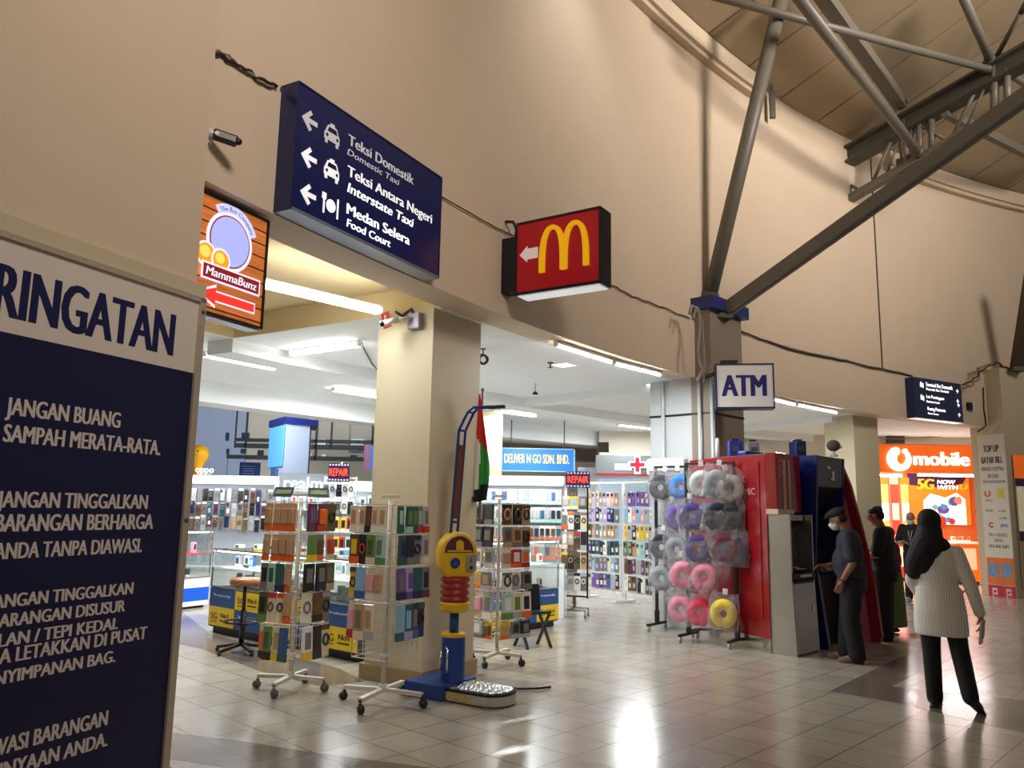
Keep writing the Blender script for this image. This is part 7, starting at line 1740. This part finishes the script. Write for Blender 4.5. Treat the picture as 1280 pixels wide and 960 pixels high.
remeshed(k, 'blouse', mat('plum_cloth', srgb(86, 34, 66), .8, vary=.2), t, .012, 4)
k = B(); k.lathe([(.001, .95), (.17, .95), (.2, .8), (.22, .5), (.235, .12), (.225, .10), (.001, .10)], 24, Matrix.Diagonal((1, .8, 1, 1))); remeshed(k, 'skirt', mat('olive_green_cloth', srgb(96, 118, 52), .8, vary=.25, vscale=12), t, .012, 3)
k = B(); k.ell(hd + V_((0, -.012, .035)), (.098, .118, .108)); k.ell(hd + V_((0, -.02, -.08)), (.1, .1, .12)); k.ell((0, -.02, 1.22), (.19, .12, .16)); k.ell((.02, -.06, 1.08), (.16, .085, .18)); remeshed(k, 'headscarf', mat('plum_scarf', srgb(104, 44, 82), .75, vary=.15), t, .011, 5)
for x in (-.08, .08): k = B(); k.ell((x, .06, .035), (.042, .12, .035)); remeshed(k, 'shoe', BLACKP, t, .008, 2)
t.scale = (.93, .93, .92)
# --- man in black polo by the orange shop
p3 = FL(1146, 752); yaw = radians(180) + atan2(-p3.x, p3.y)
t = person('bald masked man in black polo looking at his phone near the orange shop', p3, yaw + radians(-20))
k = B(); hd = V_((0, .07, 1.57)); P, R = head_shape(k, hd, (.0, 1, -.5), (0, .3, 1)); k.cap((0, .0, 1.42), (0, .05, 1.52), .058, .054); torso(k, (0, 0, .95), (0, 0, 1.24), -.012, 1.03)
sr, er, wr = V_((.21, 0, 1.38)), V_((.27, .02, 1.10)), V_((.08, .26, 1.10)); sl, el_, wl_ = V_((-.21, 0, 1.38)), V_((-.26, .0, 1.08)), V_((-.06, .26, 1.08))
for s_, e_, w_ in ((sr, er, wr), (sl, el_, wl_)): k.cap(s_, e_, .052, .044); k.cap(e_, w_, .044, .03)
hand(k, wr, (-.5, 1, .1), (0, 0, 1), 1.0, .6, -1); hand(k, wl_, (.4, 1, .1), (0, 0, 1), 1.0, .6, 1)
legs = ((V_((-.1, 0, .88)), V_((-.11, .02, .48)), V_((-.12, 0, .08))), (V_((.1, 0, .88)), V_((.11, .02, .48)), V_((.12, .03, .08))))
for a, b, c in legs: k.cap(a, b, .085, .055); k.cap(b, c, .052, .036); k.cap(c, c + V_((0, .15, -.05)), .034, .028)
remeshed(k, 'body', SKINL, t, .0075, 2); face_details(P, R, t, mask=True)
k = B(); torso(k, (0, 0, .96), (0, 0, 1.24), .018, 1.06, .02); k.torus((0, .01, 1.43), .062, .018, None, 18, 8)
for s_, e_ in ((sr, er), (sl, el_)): k.cap(s_ + V_((-.03 if s_.x > 0 else .03, 0, 0)), s_.lerp(e_, .8), .084, .074)
remeshed(k, 'polo_shirt', BLKS, t, .012, 4)
k = B(); k.ell((0, 0, .9), (.172, .13, .14))
for a, b, c in legs: k.cap(a, b, .105, .078); k.cap(b, c, .076, .07)
remeshed(k, 'trousers', DTRO, t, .012, 4)
for a, b, c in legs: k = B(); k.ell(c + V_((0, .07, -.04)), (.048, .13, .04)); k.box(c + V_((0, .06, -.068)), (.09, .27, .02), None, .008); remeshed(k, 'shoe', mat('white_shoe', srgb(190, 190, 190), .5), t, .008, 2)
k = B(); k.tube([(-.06, .03, 1.43), (-.03, .135, 1.3), (0, .165, 1.1), (.03, .135, 1.3), (.06, .03, 1.43)], .006, 6); k.build('lanyard', mat('lanyard_pale', srgb(190, 210, 214), .5), t)
o = thing('mobile_phone', 'dark phone held by the bald man near the orange shop', 'phone', Matrix.Translation(p3) @ Matrix.Rotation(yaw + radians(-20), 4, 'Z') @ V_((.0, .35, 1.135)), yaw); k = B(); k.box((0, 0, 0), (.075, .15, .012), Matrix.Rotation(.3, 3, 'X'), .006); k.build('casing', BLACKP, o); k = B(); k.box((0, .0, .008), (.068, .138, .002), Matrix.Rotation(.3, 3, 'X')); k.build('screen', mat('phone_screen', srgb(120, 130, 150), .1), o)
